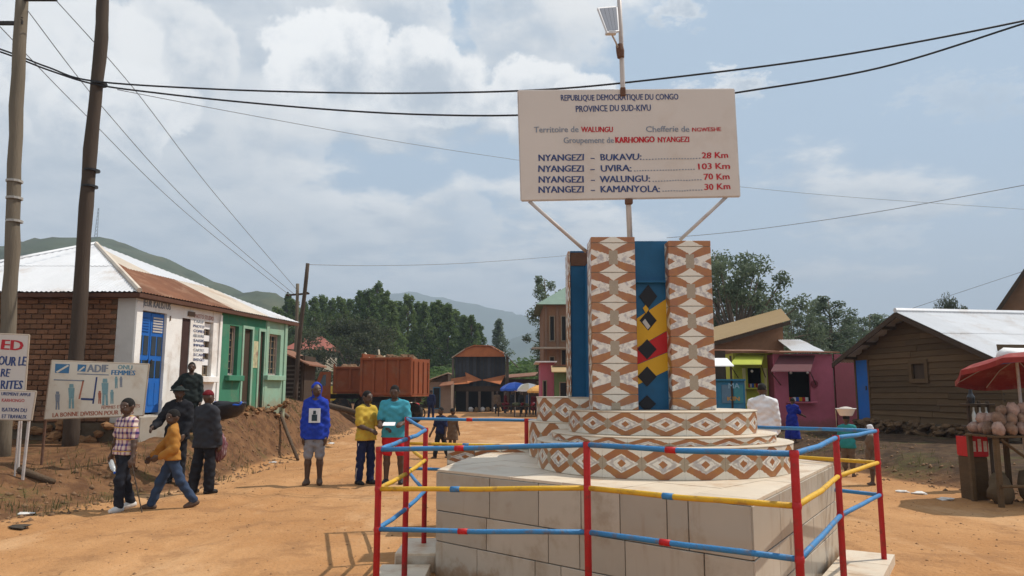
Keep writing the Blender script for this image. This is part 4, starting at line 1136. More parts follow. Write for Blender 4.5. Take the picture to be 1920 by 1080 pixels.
# blue stall
Yb = 23.
x0, x1, z0_, z1_ = pxbox(1322, 714, 1396, 762, Yb); g = tz(x0, Yb)
bs = thing('market_stall', 'blue painted counter stall under a short white awning', 'stall', ((x0 + x1) / 2, Yb, g))
q = MB(); q.bx(x0, x1, Yb, Yb + .06, z0_ - .4, z1_); q.bx(x0, x1, Yb - .1, Yb + .8, z1_ + .001, z1_ + .05); q.build('counter', STALL_BLUE, bs, True)
for k, f in enumerate((.08, .42, .72)):
    q = MB(); xx = x0 + (x1 - x0) * f; q.bx(xx, xx + .28, Yb - .025, Yb - .002, z0_ + .1, z1_ - .12); q.build('panel', (STALL_BLUE, mat('panel_slate', (.10, .18, .26), .7, .2, 5), mat('panel_teal', (.05, .22, .26), .7, .2, 5))[k], bs, True)
aw = pxbox(1322, 672, 1374, 687, Yb - .4); q = MB(); q.prism([(aw[0], Yb - .5, aw[2]), (aw[1], Yb - .5, aw[2]), (aw[1] - .05, Yb, aw[3]), (aw[0], Yb, aw[3])], (0, .02, .03)); q.build('awning', WHITE_CLOTH, bs, True)
for xx in (x0 + .05, x1 - .4):
    q = MB(); q.tube((xx, Yb - .0, g), (xx, Yb - .0, aw[3] + .1), .035, n=6); q.build('post', TIMBER_DARK, bs, True)
q = MB(); q.bx(x0, x1 - .3, Yb + .9, Yb + .95, g, aw[3] + .3); q.build('back_wall', TIMBER_DARK, bs, True)
text('MA', mat('stall_letters', (.25, .42, .55), .7), bs, at(1365, 728, Yb) , (1, 0, 0), (0, 0, 1), .32, .16, .01, .03)
text('KIN', mat('stall_letters_orange', (.45, .25, .06), .7), bs, at(1362, 751, Yb), (1, 0, 0), (0, 0, 1), .38, .12, .03, .03)

# ------------------------------------------------------------------ brick house with ochre roof behind the kiosks
BRF = mat('far_brick', (.235, .12, .065), .92, .2, 8, .3, 30, (.13, .08, .05), .5, 1.)
def brick_courses(t, x0, x1, y, z0, z1, h=.22, m=BRF):
    q = MB(); z = z0; r = 0
    while z < z1 - .02:
        x = x0 - (.3 if r % 2 else 0)
        while x < x1:
            xa, xb = max(x, x0), min(x + .58, x1)
            if xb - xa > .06: q.box(((xa + xb) / 2, y - .012 - .008 * ((int(x * 7) + r) % 3), z + h / 2), (xb - xa - .03, .03, h - .035))
            x += .6
        z += h; r += 1
    q.build('brickwork', m, t, True, kind='stuff')
Yo = 31.
x0, x1, z0_, z1_ = pxbox(1300, 620, 1468, 700, Yo); zr_, zl_ = at(1466, 602, Yo).z, at(1300, 648, Yo).z
oh = thing('brick_house', 'brown brick house whose ochre lean-to roof slopes up to the right', 'house', ((x0 + x1) / 2, Yo, tz(x0, Yo)))
q = MB(); q.prism([(x0, Yo, 0), (x1, Yo, 0), (x1, Yo, zr_), (x0, Yo, zl_)], (0, 4.5, 0)); q.build('wall', BRF, oh, True)
e0, e1 = at(1296, 652, Yo - .5), at(1482, 600, Yo - .5); t0_, t1_ = at(1296, 640, Yo + 5), at(1470, 596, Yo + 5)
t0_.z = e0.z + 1.25; t1_.z = e1.z + .55
facet(oh, [e0, e1, t1_, t0_], e0, e1, .9, 1, lambda k, r, f: OCHRE_ROOF)
q = MB(); q.prism([e0 + Vector((0, 0, -.03)), e1 + Vector((0, 0, -.03)), e1 + Vector((0, 0, -.18)), e0 + Vector((0, 0, -.18))], (0, .04, 0)); q.build('fascia', TIMBER_DARK, oh, True)
# white-roofed shed
ws0, ws1 = at(1492, 643, 29), at(1540, 662, 29)
sh = thing('shed', 'small shed with a pale tin roof poking up behind the pink kiosk', 'shed', ((ws0.x + ws1.x) / 2, 29.5, tz(ws0.x, 29.5)))
q = MB(); q.bx(ws0.x + .05, ws1.x, 29.2, 30.8, .2, ws1.z); q.build('wall', TIMBER_DARK, sh, True)
facet(sh, [(ws0.x - .1, 28.9, ws1.z - .02), (ws1.x + .2, 28.9, ws1.z - .02), (ws1.x, 31, ws0.z + .25), (ws0.x, 31, ws0.z + .25)], (ws0.x - .1, 28.9, ws1.z), (ws1.x + .2, 28.9, ws1.z), .7, 1, lambda k, r, f: ZINC)
# brick gable house at the far right edge, its ridge pointing away from the square
Yg = 33.
gl, ga = at(1877, 588, Yg), at(1950, 470, Yg)
gw = ga.x - gl.x; gz0 = tz(gl.x, Yg)
gh = thing('brick_house', 'tall brown brick gable end rising above the tin hut roof', 'house', (ga.x, Yg, gz0), -math.atan2(ga.x, Yg) + .1)
ge, gz_ = gl.z - gz0, ga.z - gz0
q = MB(); q.prism([(-gw, 0, -1), (gw, 0, -1), (gw, 0, ge), (0, 0, gz_), (-gw, 0, ge)], (0, 8, 0)); q.build('wall', BRF, gh)
for s_ in (-1, 1):
    a, b_ = (s_ * (gw + .4), ge - .65), (0, gz_ + .12)
    q = MB(); q.prism([(a[0], -.5, a[1]), (b_[0], -.5, b_[1]), (b_[0], 8.4, b_[1]), (a[0], 8.4, a[1])], (0, 0, .06)); q.build('roof', RUST, gh)
    q = MB(); q.prism([(a[0], -.53, a[1] + .1), (b_[0], -.53, b_[1] + .1), (b_[0], -.53, b_[1] - .2), (a[0], -.53, a[1] - .2)], (0, .025, 0)); q.build('barge_board', TIMBER_DARK, gh)
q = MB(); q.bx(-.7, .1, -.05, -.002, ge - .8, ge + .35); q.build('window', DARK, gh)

# ------------------------------------------------------------------ down the street
# two-storey brick building with green roof
Y2 = 50.
x0, x1, z0_, z1_ = pxbox(1020, 572, 1130, 760, Y2)
b2s = thing('brick_building', 'two-storey brick building with a green hipped roof, left of the monument pillars', 'building', ((x0 + x1) / 2, Y2, tz(x0, Y2)))
q = MB(); q.bx(x0, x1, Y2, Y2 + 7, -.2, z1_); q.build('wall', BRF, b2s, True)
apx = at(1078, 528, Y2 + 3)
GR_ROOF = mat('green_roof_sheet', (.17, .24, .19), .7, .15, 2, .1, 20)
c4 = [Vector((x0 - .5, Y2 - .5, z1_)), Vector((x1 + .5, Y2 - .5, z1_)), Vector((x1 + .5, Y2 + 7.5, z1_)), Vector((x0 - .5, Y2 + 7.5, z1_))]
q = MB(); q.add(c4 + [apx], [(0, 1, 4), (1, 2, 4), (2, 3, 4), (3, 0, 4), (3, 2, 1, 0)]); q.build('roof', GR_ROOF, b2s, True)
for (a, b_, c_, d_) in ((1030, 592, 1040, 640), (1030, 668, 1040, 700), (1052, 592, 1062, 640), (1052, 655, 1062, 700)):
    w_ = pxbox(a, b_, c_, d_, Y2); q = MB(); q.bx(w_[0], w_[1], Y2 - .06, Y2 - .002, w_[2], w_[3]); o = q.build('window', BR_FR, b2s, True)
    q = MB(); q.bx(w_[0] + .06, w_[1] - .06, Y2 - .068, Y2 - .061, w_[2] + .06, w_[3] - .06); q.build('pane', DARK, o, True)
for xx in (1022, 1044, 1066):
    w_ = pxbox(xx, 576, xx + 3, 740, Y2); q = MB(); q.bx(w_[0], w_[1], Y2 - .10, Y2 - .07, w_[2], w_[3]); q.build('corner_post', mat('brick_pier', (.20, .12, .08), .9, .2, 6), b2s, True)
q = MB(); q.bx(x0 - .8, x1, Y2 - .9, Y2 - .07, at(1030, 655, Y2).z, at(1030, 652, Y2).z); q.build('balcony', CEMENT, b2s, True)
# pink wall shop and green stall in front of it
x0, x1, z0_, z1_ = pxbox(1014, 680, 1040, 760, 42.)
ps = thing('pink_shop', 'narrow pink shop front before the brick building down the street', 'shop', ((x0 + x1) / 2, 42, tz(x0, 42)))
boxhouse(ps, x0, x1, 42, 45, 0, z1_, PINK_WALL, [(x0 + .1, x0 + .35, 1.2, 2.2)])
q = MB(); q.bx(x0 - .3, x1 + .1, 41.5, 45.2, z1_ + .002, z1_ + .07); q.build('roof', ZINC, ps, True)
x0, x1, z0_, z1_ = pxbox(1041, 690, 1085, 760, 41.)
gs = thing('green_shop', 'mossy green shop front with a small ochre awning beside the pink one', 'shop', ((x0 + x1) / 2, 41, tz(x0, 41)))
boxhouse(gs, x0, x1, 41.3, 44, 0, z1_, mat('moss_paint', (.10, .15, .06), .85, .2, 3), [(x0 + .25, x0 + .75, 1.1, 2.1)])
q = MB(); q.prism([(x0 - .2, 40.6, z1_ - .25), (x0 + .9, 40.6, z1_ - .25), (x0 + .9, 41.28, z1_ + .1), (x0 - .2, 41.28, z1_ + .1)], (0, 0, .04)); q.build('awning', OCHRE_ROOF, gs, True)
q = MB(); q.bx(x0 - .1, x1 + .1, 41.1, 44.2, z1_ + .12, z1_ + .18); q.build('roof', RUST, gs, True)

# dark two-storey timber shop with rusty roofs
Yt = 60.
sx = lambda px, py, Y=Yt: at(px, py, Y)
x0, x1, zU0, zU1 = pxbox(853, 668, 947, 716, Yt)
ts = thing('timber_shop', 'dark two-storey timber shop with domed rusty roof and flared orange awnings', 'shop building', ((x0 + x1) / 2, Yt, tz(x0, Yt)))
q = MB(); q.bx(x0, x1, Yt, Yt + 5, zU0 - .6, zU1); q.build('upper_wall', TIMBER_DARK, ts, True)
nbd = 14
for k in range(nbd):
    xa = x0 + (x1 - x0) * k / nbd; q = MB(); q.bx(xa + .015, xa + (x1 - x0) / nbd - .015, Yt - .05 - .02 * (k % 2), Yt - .002, zU0 - .35, zU1 - .02); q.build('board', mat('blackened_boards', (.035, .038, .045), .8, .3, 5, .3, rand=.4), ts, True)
q = MB(); q.bx(x0 - .25, x0 - .08, Yt - .1, Yt + .2, .0, zU1); q.bx(x1 + .06, x1 + .3, Yt - .1, Yt + .2, 0, zU1); q.build('post', mat('grey_timber', (.12, .095, .075), .9, .3, 5), ts, True)
# domed roof: three stepped facets left to right
rp = [sx(848, 672), sx(872, 656), sx(890, 649), sx(920, 650), sx(945, 664), sx(972, 692)]
for k in range(5):
    a, b_ = rp[k], rp[k + 1]; q = MB()
    q.prism([a + Vector((0, -.6, 0)), b_ + Vector((0, -.6, 0)), b_ + Vector((0, 5.4, .3)), a + Vector((0, 5.4, .3))], (0, 0, .07)); q.build('roof_sheet', (mat('pale_sheet', (.45, .36, .26), .7, .2, 2), RUST_ORANGE, RUST_ORANGE, RUST_ORANGE, TIMBER_DARK)[k], ts, True)
q = MB(); q.prism([Vector((p.x, Yt - .45, p.z - .02)) for p in rp[:5]] + [(x1, Yt - .45, zU1 - .05), (x0, Yt - .45, zU1 - .05)], (0, .05, 0)); q.build('gable_board', RUST_ORANGE, ts, True)
def awn2(pts, m): q = MB(); P_ = [at(x, y, Yt - d) for x, y, d in pts]; q.prism(P_, (0, .03, .05)); q.build('awning', m, ts, True)
awn2([(846, 711, .1), (878, 706, .1), (880, 719, 1.4), (844, 722, 1.4)], RUST_ORANGE)
awn2([(872, 699, .1), (876, 718, 1.4), (903, 713, .8)], RUST_ORANGE)
awn2([(905, 713, .8), (947, 704, .1), (938, 721, 1.4)], RUST_ORANGE)
q = MB(); q.bx(x0 - .2, x1 + .2, Yt - .9, Yt - .75, zU0 - .75, zU0 - .35); q.build('beam', TIMBER_DARK, ts, True)
for f in (0, .26, .5, .76, 1):
    xx = x0 + (x1 - x0) * f; q = MB(); q.bx(xx - .09, xx + .09, Yt - .9, Yt - .72, 0, zU0 - .76); q.build('porch_post', mat('grey_timber', (.12, .095, .075)), ts, True)
q = MB(); q.bx(x0, x1, Yt + 1.2, Yt + 1.3, 0, zU0 - .61); q.build('dark_room', DARK, ts, True)
for k in range(6):
    q = MB(); q.blob((x0 + 1.3 + k * .45, Yt - .4, tz(x0, Yt) + .18), .2, k, 8, 5, .2); q.build('sack', (WHITE_CLOTH, mat('sack_tan', (.3, .2, .1), .9, .2, 8))[k % 2], ts, True)
# lean-to shed left of it
x0, x1, z0_, z1_ = pxbox(800, 702, 846, 770, 56.)
ls = thing('shed', 'grey mud shed with a pale lean-to roof left of the timber shop', 'shed', ((x0 + x1) / 2, 56, tz(x0, 56)))
zl_, zr_ = at(797, 716, 56).z, at(836, 700, 56).z
q = MB(); q.prism([(x0 + .2, 56.01, zl_ + .001), (x0 + 1.55, 56.01, zl_ + .001), (x0 + 1.55, 56.01, zr_ - .05)], (0, 2.9, 0)); q.build('wall', TIMBER_DARK, ls, True)
boxhouse(ls, x0 + .2, x1, 56, 59, 0, zl_, mat('mud_wall', (.22, .16, .12), .95, .15, 3, .3), [(x0 + .45, x0 + 1., .3, 1.9)], fm=STALL_BLUE)
q = MB(); q.prism([(x0 - .1, 55.4, zl_ + .02), (x0 + 1.6, 55.4, zr_), (x0 + 1.6, 59.3, zr_), (x0 - .1, 59.3, zl_ + .02)], (0, 0, .06)); q.build('roof', mat('pale_sheet', (.45, .36, .26)), ls, True)
q = MB(); q.prism([(x0 + 1.0, 55.0, zl_ - .35), (x1 + .2, 55.0, zl_ - .25), (x1 + .2, 56, zl_ + .02), (x0 + 1.0, 56, zl_ - .08)], (0, 0, .05)); q.build('awning', RUST, ls, True)
# low brown sheds right of the timber shop
x0, x1, z0_, z1_ = pxbox(950, 700, 1012, 770, 66.)
ls2 = thing('shed', 'low dark market shed with a brown roof right of the timber shop', 'shed', ((x0 + x1) / 2, 66, tz(x0, 66)))
boxhouse(ls2, x0, x1, 66, 70, 0, z1_ - .5, TIMBER_DARK, [(x0 + .4, x0 + 1.4, .6, 1.6)])
q = MB(); q.prism([(x0 - .3, 65.2, z1_ - .5), (x1 + .3, 65.2, z1_ - .2), (x1 + .3, 70.5, z1_ + .2), (x0 - .3, 70.5, z1_ - .1)], (0, 0, .07)); q.build('roof', RUST, ls2, True)
# house with a red roof
Yr = 74.
x0, x1, z0_, z1_ = pxbox(538, 655, 612, 730, Yr)
rh = thing('red_roofed_house', 'pale house with a dull red hipped roof beyond the green shop', 'house', ((x0 + x1) / 2, Yr, tz(x0, Yr)))
boxhouse(rh, x0 + .3, x1 - .3, Yr, Yr + 6, 0, z1_, mat('cream_wall', (.42, .36, .27), .9, .1, 2), [(at(594, 0, Yr).x, at(601, 0, Yr).x, 2.2, 3.6), (at(572, 0, Yr).x, at(580, 0, Yr).x, 2.2, 3.6), (at(550, 0, Yr).x, at(558, 0, Yr).x, 2.2, 3.6)])
zt_ = at(560, 627, Yr).z; RR = mat('dull_red_roof', (.27, .085, .06), .8, .2, 1.5, .1, 10)
c4 = [Vector((x0 - .5, Yr - .6, z1_)), Vector((x1 + .1, Yr - .6, z1_ - .1)), Vector((x1 + .1, Yr + 6.6, z1_)), Vector((x0 - .5, Yr + 6.6, z1_))]
q = MB(); q.add(c4 + [Vector((x0 + 1., Yr + 3, zt_)), Vector((x1 - 1.2, Yr + 3, zt_))], [(0, 1, 5, 4), (1, 2, 5), (2, 3, 4, 5), (3, 0, 4), (3, 2, 1, 0)]); q.build('roof', RR, rh, True)
# dark slatted kiosk
Yk = 27.
x0, x1, z0_, z1_ = pxbox(527, 664, 577, 742, Yk); g = tz(x1, Yk)
dk = thing('slatted_kiosk', 'dark timber kiosk with slatted rack under a sloping black roof', 'kiosk', ((x0 + x1) / 2, Yk, g))
q = MB(); q.bx(x0, x1 - .12, Yk + .1, Yk + 1.6, g - .3, z1_ - .05); q.build('wall', TIMBER_DARK, dk, True)
for k in range(9):
    zz_ = g + .1 + k * .155; q = MB(); q.bx(x0 + .1, x1 - .25, Yk + .02, Yk + .07, zz_, zz_ + .06); q.build('slat', mat('grey_timber', (.12, .095, .075)), dk, True)
for xx in (x0 + .05, x0 + .46, x1 - .2):
    q = MB(); q.bx(xx, xx + .06, Yk - .03, Yk + .015, g - .2, z1_ - .06); q.build('post', TIMBER_DARK, dk, True)
e0 = at(520, 655, Yk); e1 = at(583, 686, Yk - .3)
q = MB(); q.prism([(e0.x, Yk - .5, e0.z), (e1.x, Yk - .5, e1.z), (e1.x, Yk + 2, e1.z), (e0.x, Yk + 2, e0.z)], (0, 0, .05)); q.build('roof', RUST, dk, True)
# ------------------------------------------------------------------ people: one smooth continuous body each, clothes grown over it
def ncap(P, a, b, ra, rb, ys=1.):
    a = np.array(a); b = np.array(b); a = a * [1, 1 / ys, 1]; b = b * [1, 1 / ys, 1]; Q = P * [1, 1 / ys, 1]
    ba = b - a; t = np.clip(((Q - a) @ ba) / max(ba @ ba, 1e-9), 0, 1)
    d = np.linalg.norm(Q - a - t[..., None] * ba, axis=-1) - (ra + (rb - ra) * t)
    return d * (ys if ys < 1 else 1)
def nell(P, c, r):
    q = (P - np.array(c)); k0 = np.linalg.norm(q / r, axis=-1); k1 = np.linalg.norm(q / np.array(r) ** 2, axis=-1)
    return k0 * (k0 - 1) / np.maximum(k1, 1e-6)
class Prim:
    def __init__(s, kind, *a): s.kind, s.a = kind, a
    def bb(s):
        if s.kind == 'c':
            a, b, ra, rb = s.a[:4]; r = max(ra, rb); return np.minimum(a, b) - r, np.maximum(a, b) + r
        return np.array(s.a[0]) - s.a[1], np.array(s.a[0]) + s.a[1]
    def d(s, P): return ncap(P, *s.a) if s.kind == 'c' else nell(P, *s.a)
def C(a, b, ra, rb, ys=1.): return Prim('c', np.array(a, float), np.array(b, float), ra, rb, ys)
def EL(c, r): return Prim('e', np.array(c, float), np.array(r, float))

def sdf_mesh(name, prims, vox, k=.02, off=0., cuts=(), wrinkle=0., seed=0):
    lo = np.min([p.bb()[0] for p in prims], 0) - off - 3 * vox; hi = np.max([p.bb()[1] for p in prims], 0) + off + 3 * vox
    n = np.ceil((hi - lo) / vox).astype(int) + 1
    F = np.full(n, 1., dtype=np.float64)
    ax = [lo[i] + np.arange(n[i]) * vox for i in range(3)]
    for p in prims:
        b0, b1 = p.bb(); pad = off + k + 3 * vox
        i0 = np.maximum(((b0 - pad - lo) / vox).astype(int), 0); i1 = np.minimum(((b1 + pad - lo) / vox).astype(int) + 2, n)
        sl = tuple(slice(a, b) for a, b in zip(i0, i1))
        G = np.stack(np.meshgrid(ax[0][sl[0]], ax[1][sl[1]], ax[2][sl[2]], indexing='ij'), -1)
        d = p.d(G) - off; f = F[sl]; kk = k
        h = np.clip(.5 + .5 * (f - d) / kk, 0, 1)
        F[sl] = f + (d - f) * h - kk * h * (1 - h)
    if wrinkle or cuts:
        G = np.stack(np.meshgrid(*ax, indexing='ij'), -1)
        if wrinkle:
            x, y, z = G[..., 0], G[..., 1], G[..., 2]
            F = F + wrinkle * (np.sin(x * 31 + z * 47 + seed + 2 * np.sin(y * 19)) + .8 * np.sin(z * 63 - x * 23 + seed * 2 + 2 * np.sin(x * 17)) + .6 * np.sin(y * 41 + z * 29 + seed))
        for cfun in cuts: F = np.maximum(F, cfun(G))
    S_ = F < 0
    c = [S_[i:n[0] - 1 + i, j:n[1] - 1 + j, l:n[2] - 1 + l] for i in (0, 1) for j in (0, 1) for l in (0, 1)]
    cnt = sum(x.astype(np.int8) for x in c); act = (cnt > 0) & (cnt < 8)
    idx = np.full(act.shape, -1, dtype=np.int64); cells = np.argwhere(act); idx[act] = np.arange(len(cells))
    if len(cells) == 0: return None
    acc = np.zeros((len(cells), 3)); num = np.zeros(len(cells))
    cor = [np.array((i, j, l)) for i in (0, 1) for j in (0, 1) for l in (0, 1)]
    val = [F[tuple((cells + o).T)] for o in cor]
    for a in range(8):
        for b in range(a + 1, 8):
            if np.abs(cor[a] - cor[b]).sum() != 1: continue
            va, vb = val[a], val[b]; m_ = (va < 0) != (vb < 0)
            t = np.where(m_, va / np.where(m_, va - vb, 1), 0)
            acc += np.where(m_[:, None], cor[a] + t[:, None] * (cor[b] - cor[a]), 0); num += m_
    V = lo + (cells + acc / num[:, None]) * vox
    quads = []
    for d_ in range(3):
        e1, e2 = [(1, 2), (2, 0), (0, 1)][d_]
        A = S_.copy(); sl0 = [slice(1, n[i] - 1) for i in range(3)]; sl0[d_] = slice(0, n[d_] - 1)
        sl1 = list(sl0); sl1[d_] = slice(1, n[d_])
        s0, s1 = S_[tuple(sl0)], S_[tuple(sl1)]
        for sign, mm in ((1, s0 & ~s1), (-1, ~s0 & s1)):
            w = np.argwhere(mm)
            if len(w) == 0: continue
            st_ = np.array([1, 1, 1]); st_[d_] = 0; w = w + st_
            u1 = np.zeros(3, int); u1[e1] = 1; u2 = np.zeros(3, int); u2[e2] = 1
            q = np.stack([idx[tuple((w - u1 - u2).T)], idx[tuple((w - u2).T)], idx[tuple(w.T)], idx[tuple((w - u1).T)]], 1)
            quads.append(q if sign > 0 else q[:, ::-1])
    return npmesh(name, V, np.concatenate(quads), smooth=True)

def rotx(v, a, piv):
    v = np.array(v, float) - piv; c, s = math.cos(a), math.sin(a)
    return np.array([v[0], c * v[1] - s * v[2], s * v[1] + c * v[2]]) + piv
def rotz(v, a, piv=(0, 0, 0)):
    v = np.array(v, float) - piv; c, s = math.cos(a), math.sin(a)
    return np.array([c * v[0] - s * v[1], s * v[0] + c * v[1], v[2]]) + piv

def skeleton(H, pose, kid=0., build=1.):
    """local frame: the person faces -Y; side +1 is the +X side (his left)"""
    g = pose.get; hs = 1 + .22 * kid; Wd = build
    hip = np.array([0, 0, .52]); lean = g('lean', 0.)
    up = lambda v: rotx(v, lean, hip)
    G = {}
    legs = {}; lowest = 9
    for s in (-1, 1):
        th, kn, ab = g('leg', {}).get(s, (0, 0, .03))
        h0 = np.array([s * .052 * Wd, 0, .52])
        d1 = np.array([s * math.sin(ab), -math.sin(th) * math.cos(ab), -math.cos(th) * math.cos(ab)])
        k0 = h0 + d1 * .24; a2 = th - kn
        d2 = np.array([s * math.sin(ab) * .4, -math.sin(a2), -math.cos(a2)]); d2 /= np.linalg.norm(d2)
        an = k0 + d2 * .235; ft = g('toe', {}).get(s, 0.)
        tw = s * .18
        f = np.array([math.sin(tw), -math.cos(ft) * math.cos(tw), math.sin(ft)])
        legs[s] = (h0, k0, an, f); lowest = min(lowest, an[2] - .042, (an + f * .1)[2] - .042)
    dzv = np.array([0, 0, -lowest])
    hip = hip + dzv
    u = lambda v: rotx(np.array(v, float) + dzv, lean, hip)
    P = {}
    P['pelvis'] = [C(u((-.03, 0, .545)), u((.03, 0, .545)), .068 * Wd, .068 * Wd, .8)]
    P['torso'] = [C(u((-.022, 0, .60)), u((-.028, 0, .72)), .056 * Wd, .064 * Wd, .85), C(u((.022, 0, .60)), u((.028, 0, .72)), .056 * Wd, .064 * Wd, .85),
                  C(u((-.045, .0, .745)), u((.045, .0, .745)), .058 * Wd, .058 * Wd, .9), C(u((-.070 * Wd, .004, .806)), u((.070 * Wd, .004, .806)), .033, .033), C(u((-.045, .004, .825)), u((.045, .004, .825)), .026, .026)]
    tn = g('turn', 0.)
    hd = lambda v: rotz(u(np.array([v[0] * hs, v[1] * hs, .86 + (v[2] - .86) * hs])), tn, u((0, 0, .85)))
    P['neck'] = [C(u((0, .006, .81)), hd((0, -.002, .885)), .031, .028)]
    nod = g('nod', 0.); hb = hd((0, 0, .885)); hn = lambda v: rotx(hd(v), nod, hb) if tn == 0 else hd(v)
    P['head'] = [EL(hn((0, -.004, .938)), np.array((.045, .055, .062)) * hs), C(hn((-.008, -.026, .902)), hn((.008, -.026, .902)), .028 * hs, .028 * hs),
                 C(hn((-.02, -.044, .948)), hn((.02, -.044, .948)), .012 * hs, .012 * hs)]
    P['face'] = [C(hn((0, -.056, .938)), hn((0, -.066, .922)), .0055 * hs, .0095 * hs), C(hn((-.011, -.055, .903)), hn((.011, -.055, .903)), .0065 * hs, .0065 * hs),
                 EL(hn((-.047, .002, .93)), np.array((.008, .014, .018)) * hs), EL(hn((.047, .002, .93)), np.array((.008, .014, .018)) * hs)]
    for s in (-1, 1):
        h0, k0, an, f = [x + dzv for x in legs[s][:3]] + [legs[s][3]]
        P['thigh', s] = [C(h0, k0, .052 * Wd, .034)]
        mid_ = k0 + (an - k0) * .3; bk = np.array([0, .006, 0])
        P['calf', s] = [C(k0, mid_ + bk, .033, .034), C(mid_ + bk, an, .034, .021)]
        sole = an + np.array([0, 0, -.022]); heel = sole - f * .028; toe = sole + f * .082
        P['foot', s] = [C(an, sole, .022, .022), C(heel, sole + f * .035, .020, .022), C(sole + f * .035, toe + np.array([0, 0, -.004]), .022, .015)]
        sp, abd, el, inw, out = (list(g('arm', {}).get(s, (0, .12, .15, .05, 0))) + [0] * 5)[:5]
        S0 = u((s * .103 * Wd, .004, .800))
        d1 = np.array([s * math.sin(abd), -math.sin(sp) * math.cos(abd), -math.cos(sp) * math.cos(abd)])
        E0 = S0 + d1 * .172; a2 = sp + el
        d2 = np.array([s * (math.sin(abd) * .5 - math.sin(inw)), -math.sin(a2), -math.cos(a2)]); d2 /= np.linalg.norm(d2)
        W0 = E0 + d2 * .152
        P['upper', s] = [C(S0, E0, .031 * Wd, .025)]; P['fore', s] = [C(E0, E0 + d2 * .05, .025, .025), C(E0 + d2 * .05, W0, .025, .0165)]
        # hand: palm, four unequal fingers, thumb
        fw = np.array([0, -1., 0]); w = fw - d2 * (fw @ d2)
        if np.linalg.norm(w) < .35: w = np.array([-s * 1., 0, .3]); w = w - d2 * (w @ d2)
        w /= np.linalg.norm(w); nrm = np.cross(d2, w); inward = np.array([-s, 0, 0.]); nrm = nrm if nrm @ inward > 0 else -nrm
        K0 = W0 + d2 * .048; curl = g('curl', {}).get(s, .35)
        P['hand', s] = [C(W0, W0 + d2 * .012, .0165, .0165), C(W0 + d2 * .018 - w * .010, K0 - w * .014, .0125, .0115), C(W0 + d2 * .018 + w * .010, K0 + w * .014, .0125, .0115)]
        fs = []
        for i, ln in enumerate((.046, .052, .048, .037)):
            b0 = K0 + w * (.018 - .012 * i); p, dirn = b0, d2
            for j, fr in enumerate((.45, .32, .23)):
                ang = curl * (j + .6); dn = d2 * math.cos(ang) + nrm * math.sin(ang); e = p + dn * ln * fr
                fs.append(C(p, e, .0062 - .0006 * j, .0058 - .0006 * j)); p = e
        t0 = W0 + d2 * .014 + w * .013; t1 = t0 + (d2 * .7 + w * .62 + nrm * .3) * .028; t2 = t1 + (d2 * .95 + nrm * .35) * .024
        fs += [C(t0, t1, .0085, .0072), C(t1, t2, .0070, .0058)]
        P['fingers', s] = fs
        G['hand', s] = W0 + d2 * .07; G['handdir', s] = d2; G['handw', s] = w; G['elbow', s] = E0
    G['head'] = hn((0, -.004, .938)); G['u'] = u; G['hn'] = hn; G['hs'] = hs
    # scale to metres
    for key in P:
        for p in P[key]:
            if p.kind == 'c': p.a = (p.a[0] * H, p.a[1] * H, p.a[2] * H, p.a[3] * H, p.a[4])
            else: p.a = (p.a[0] * H, p.a[1] * H)
    return P, G

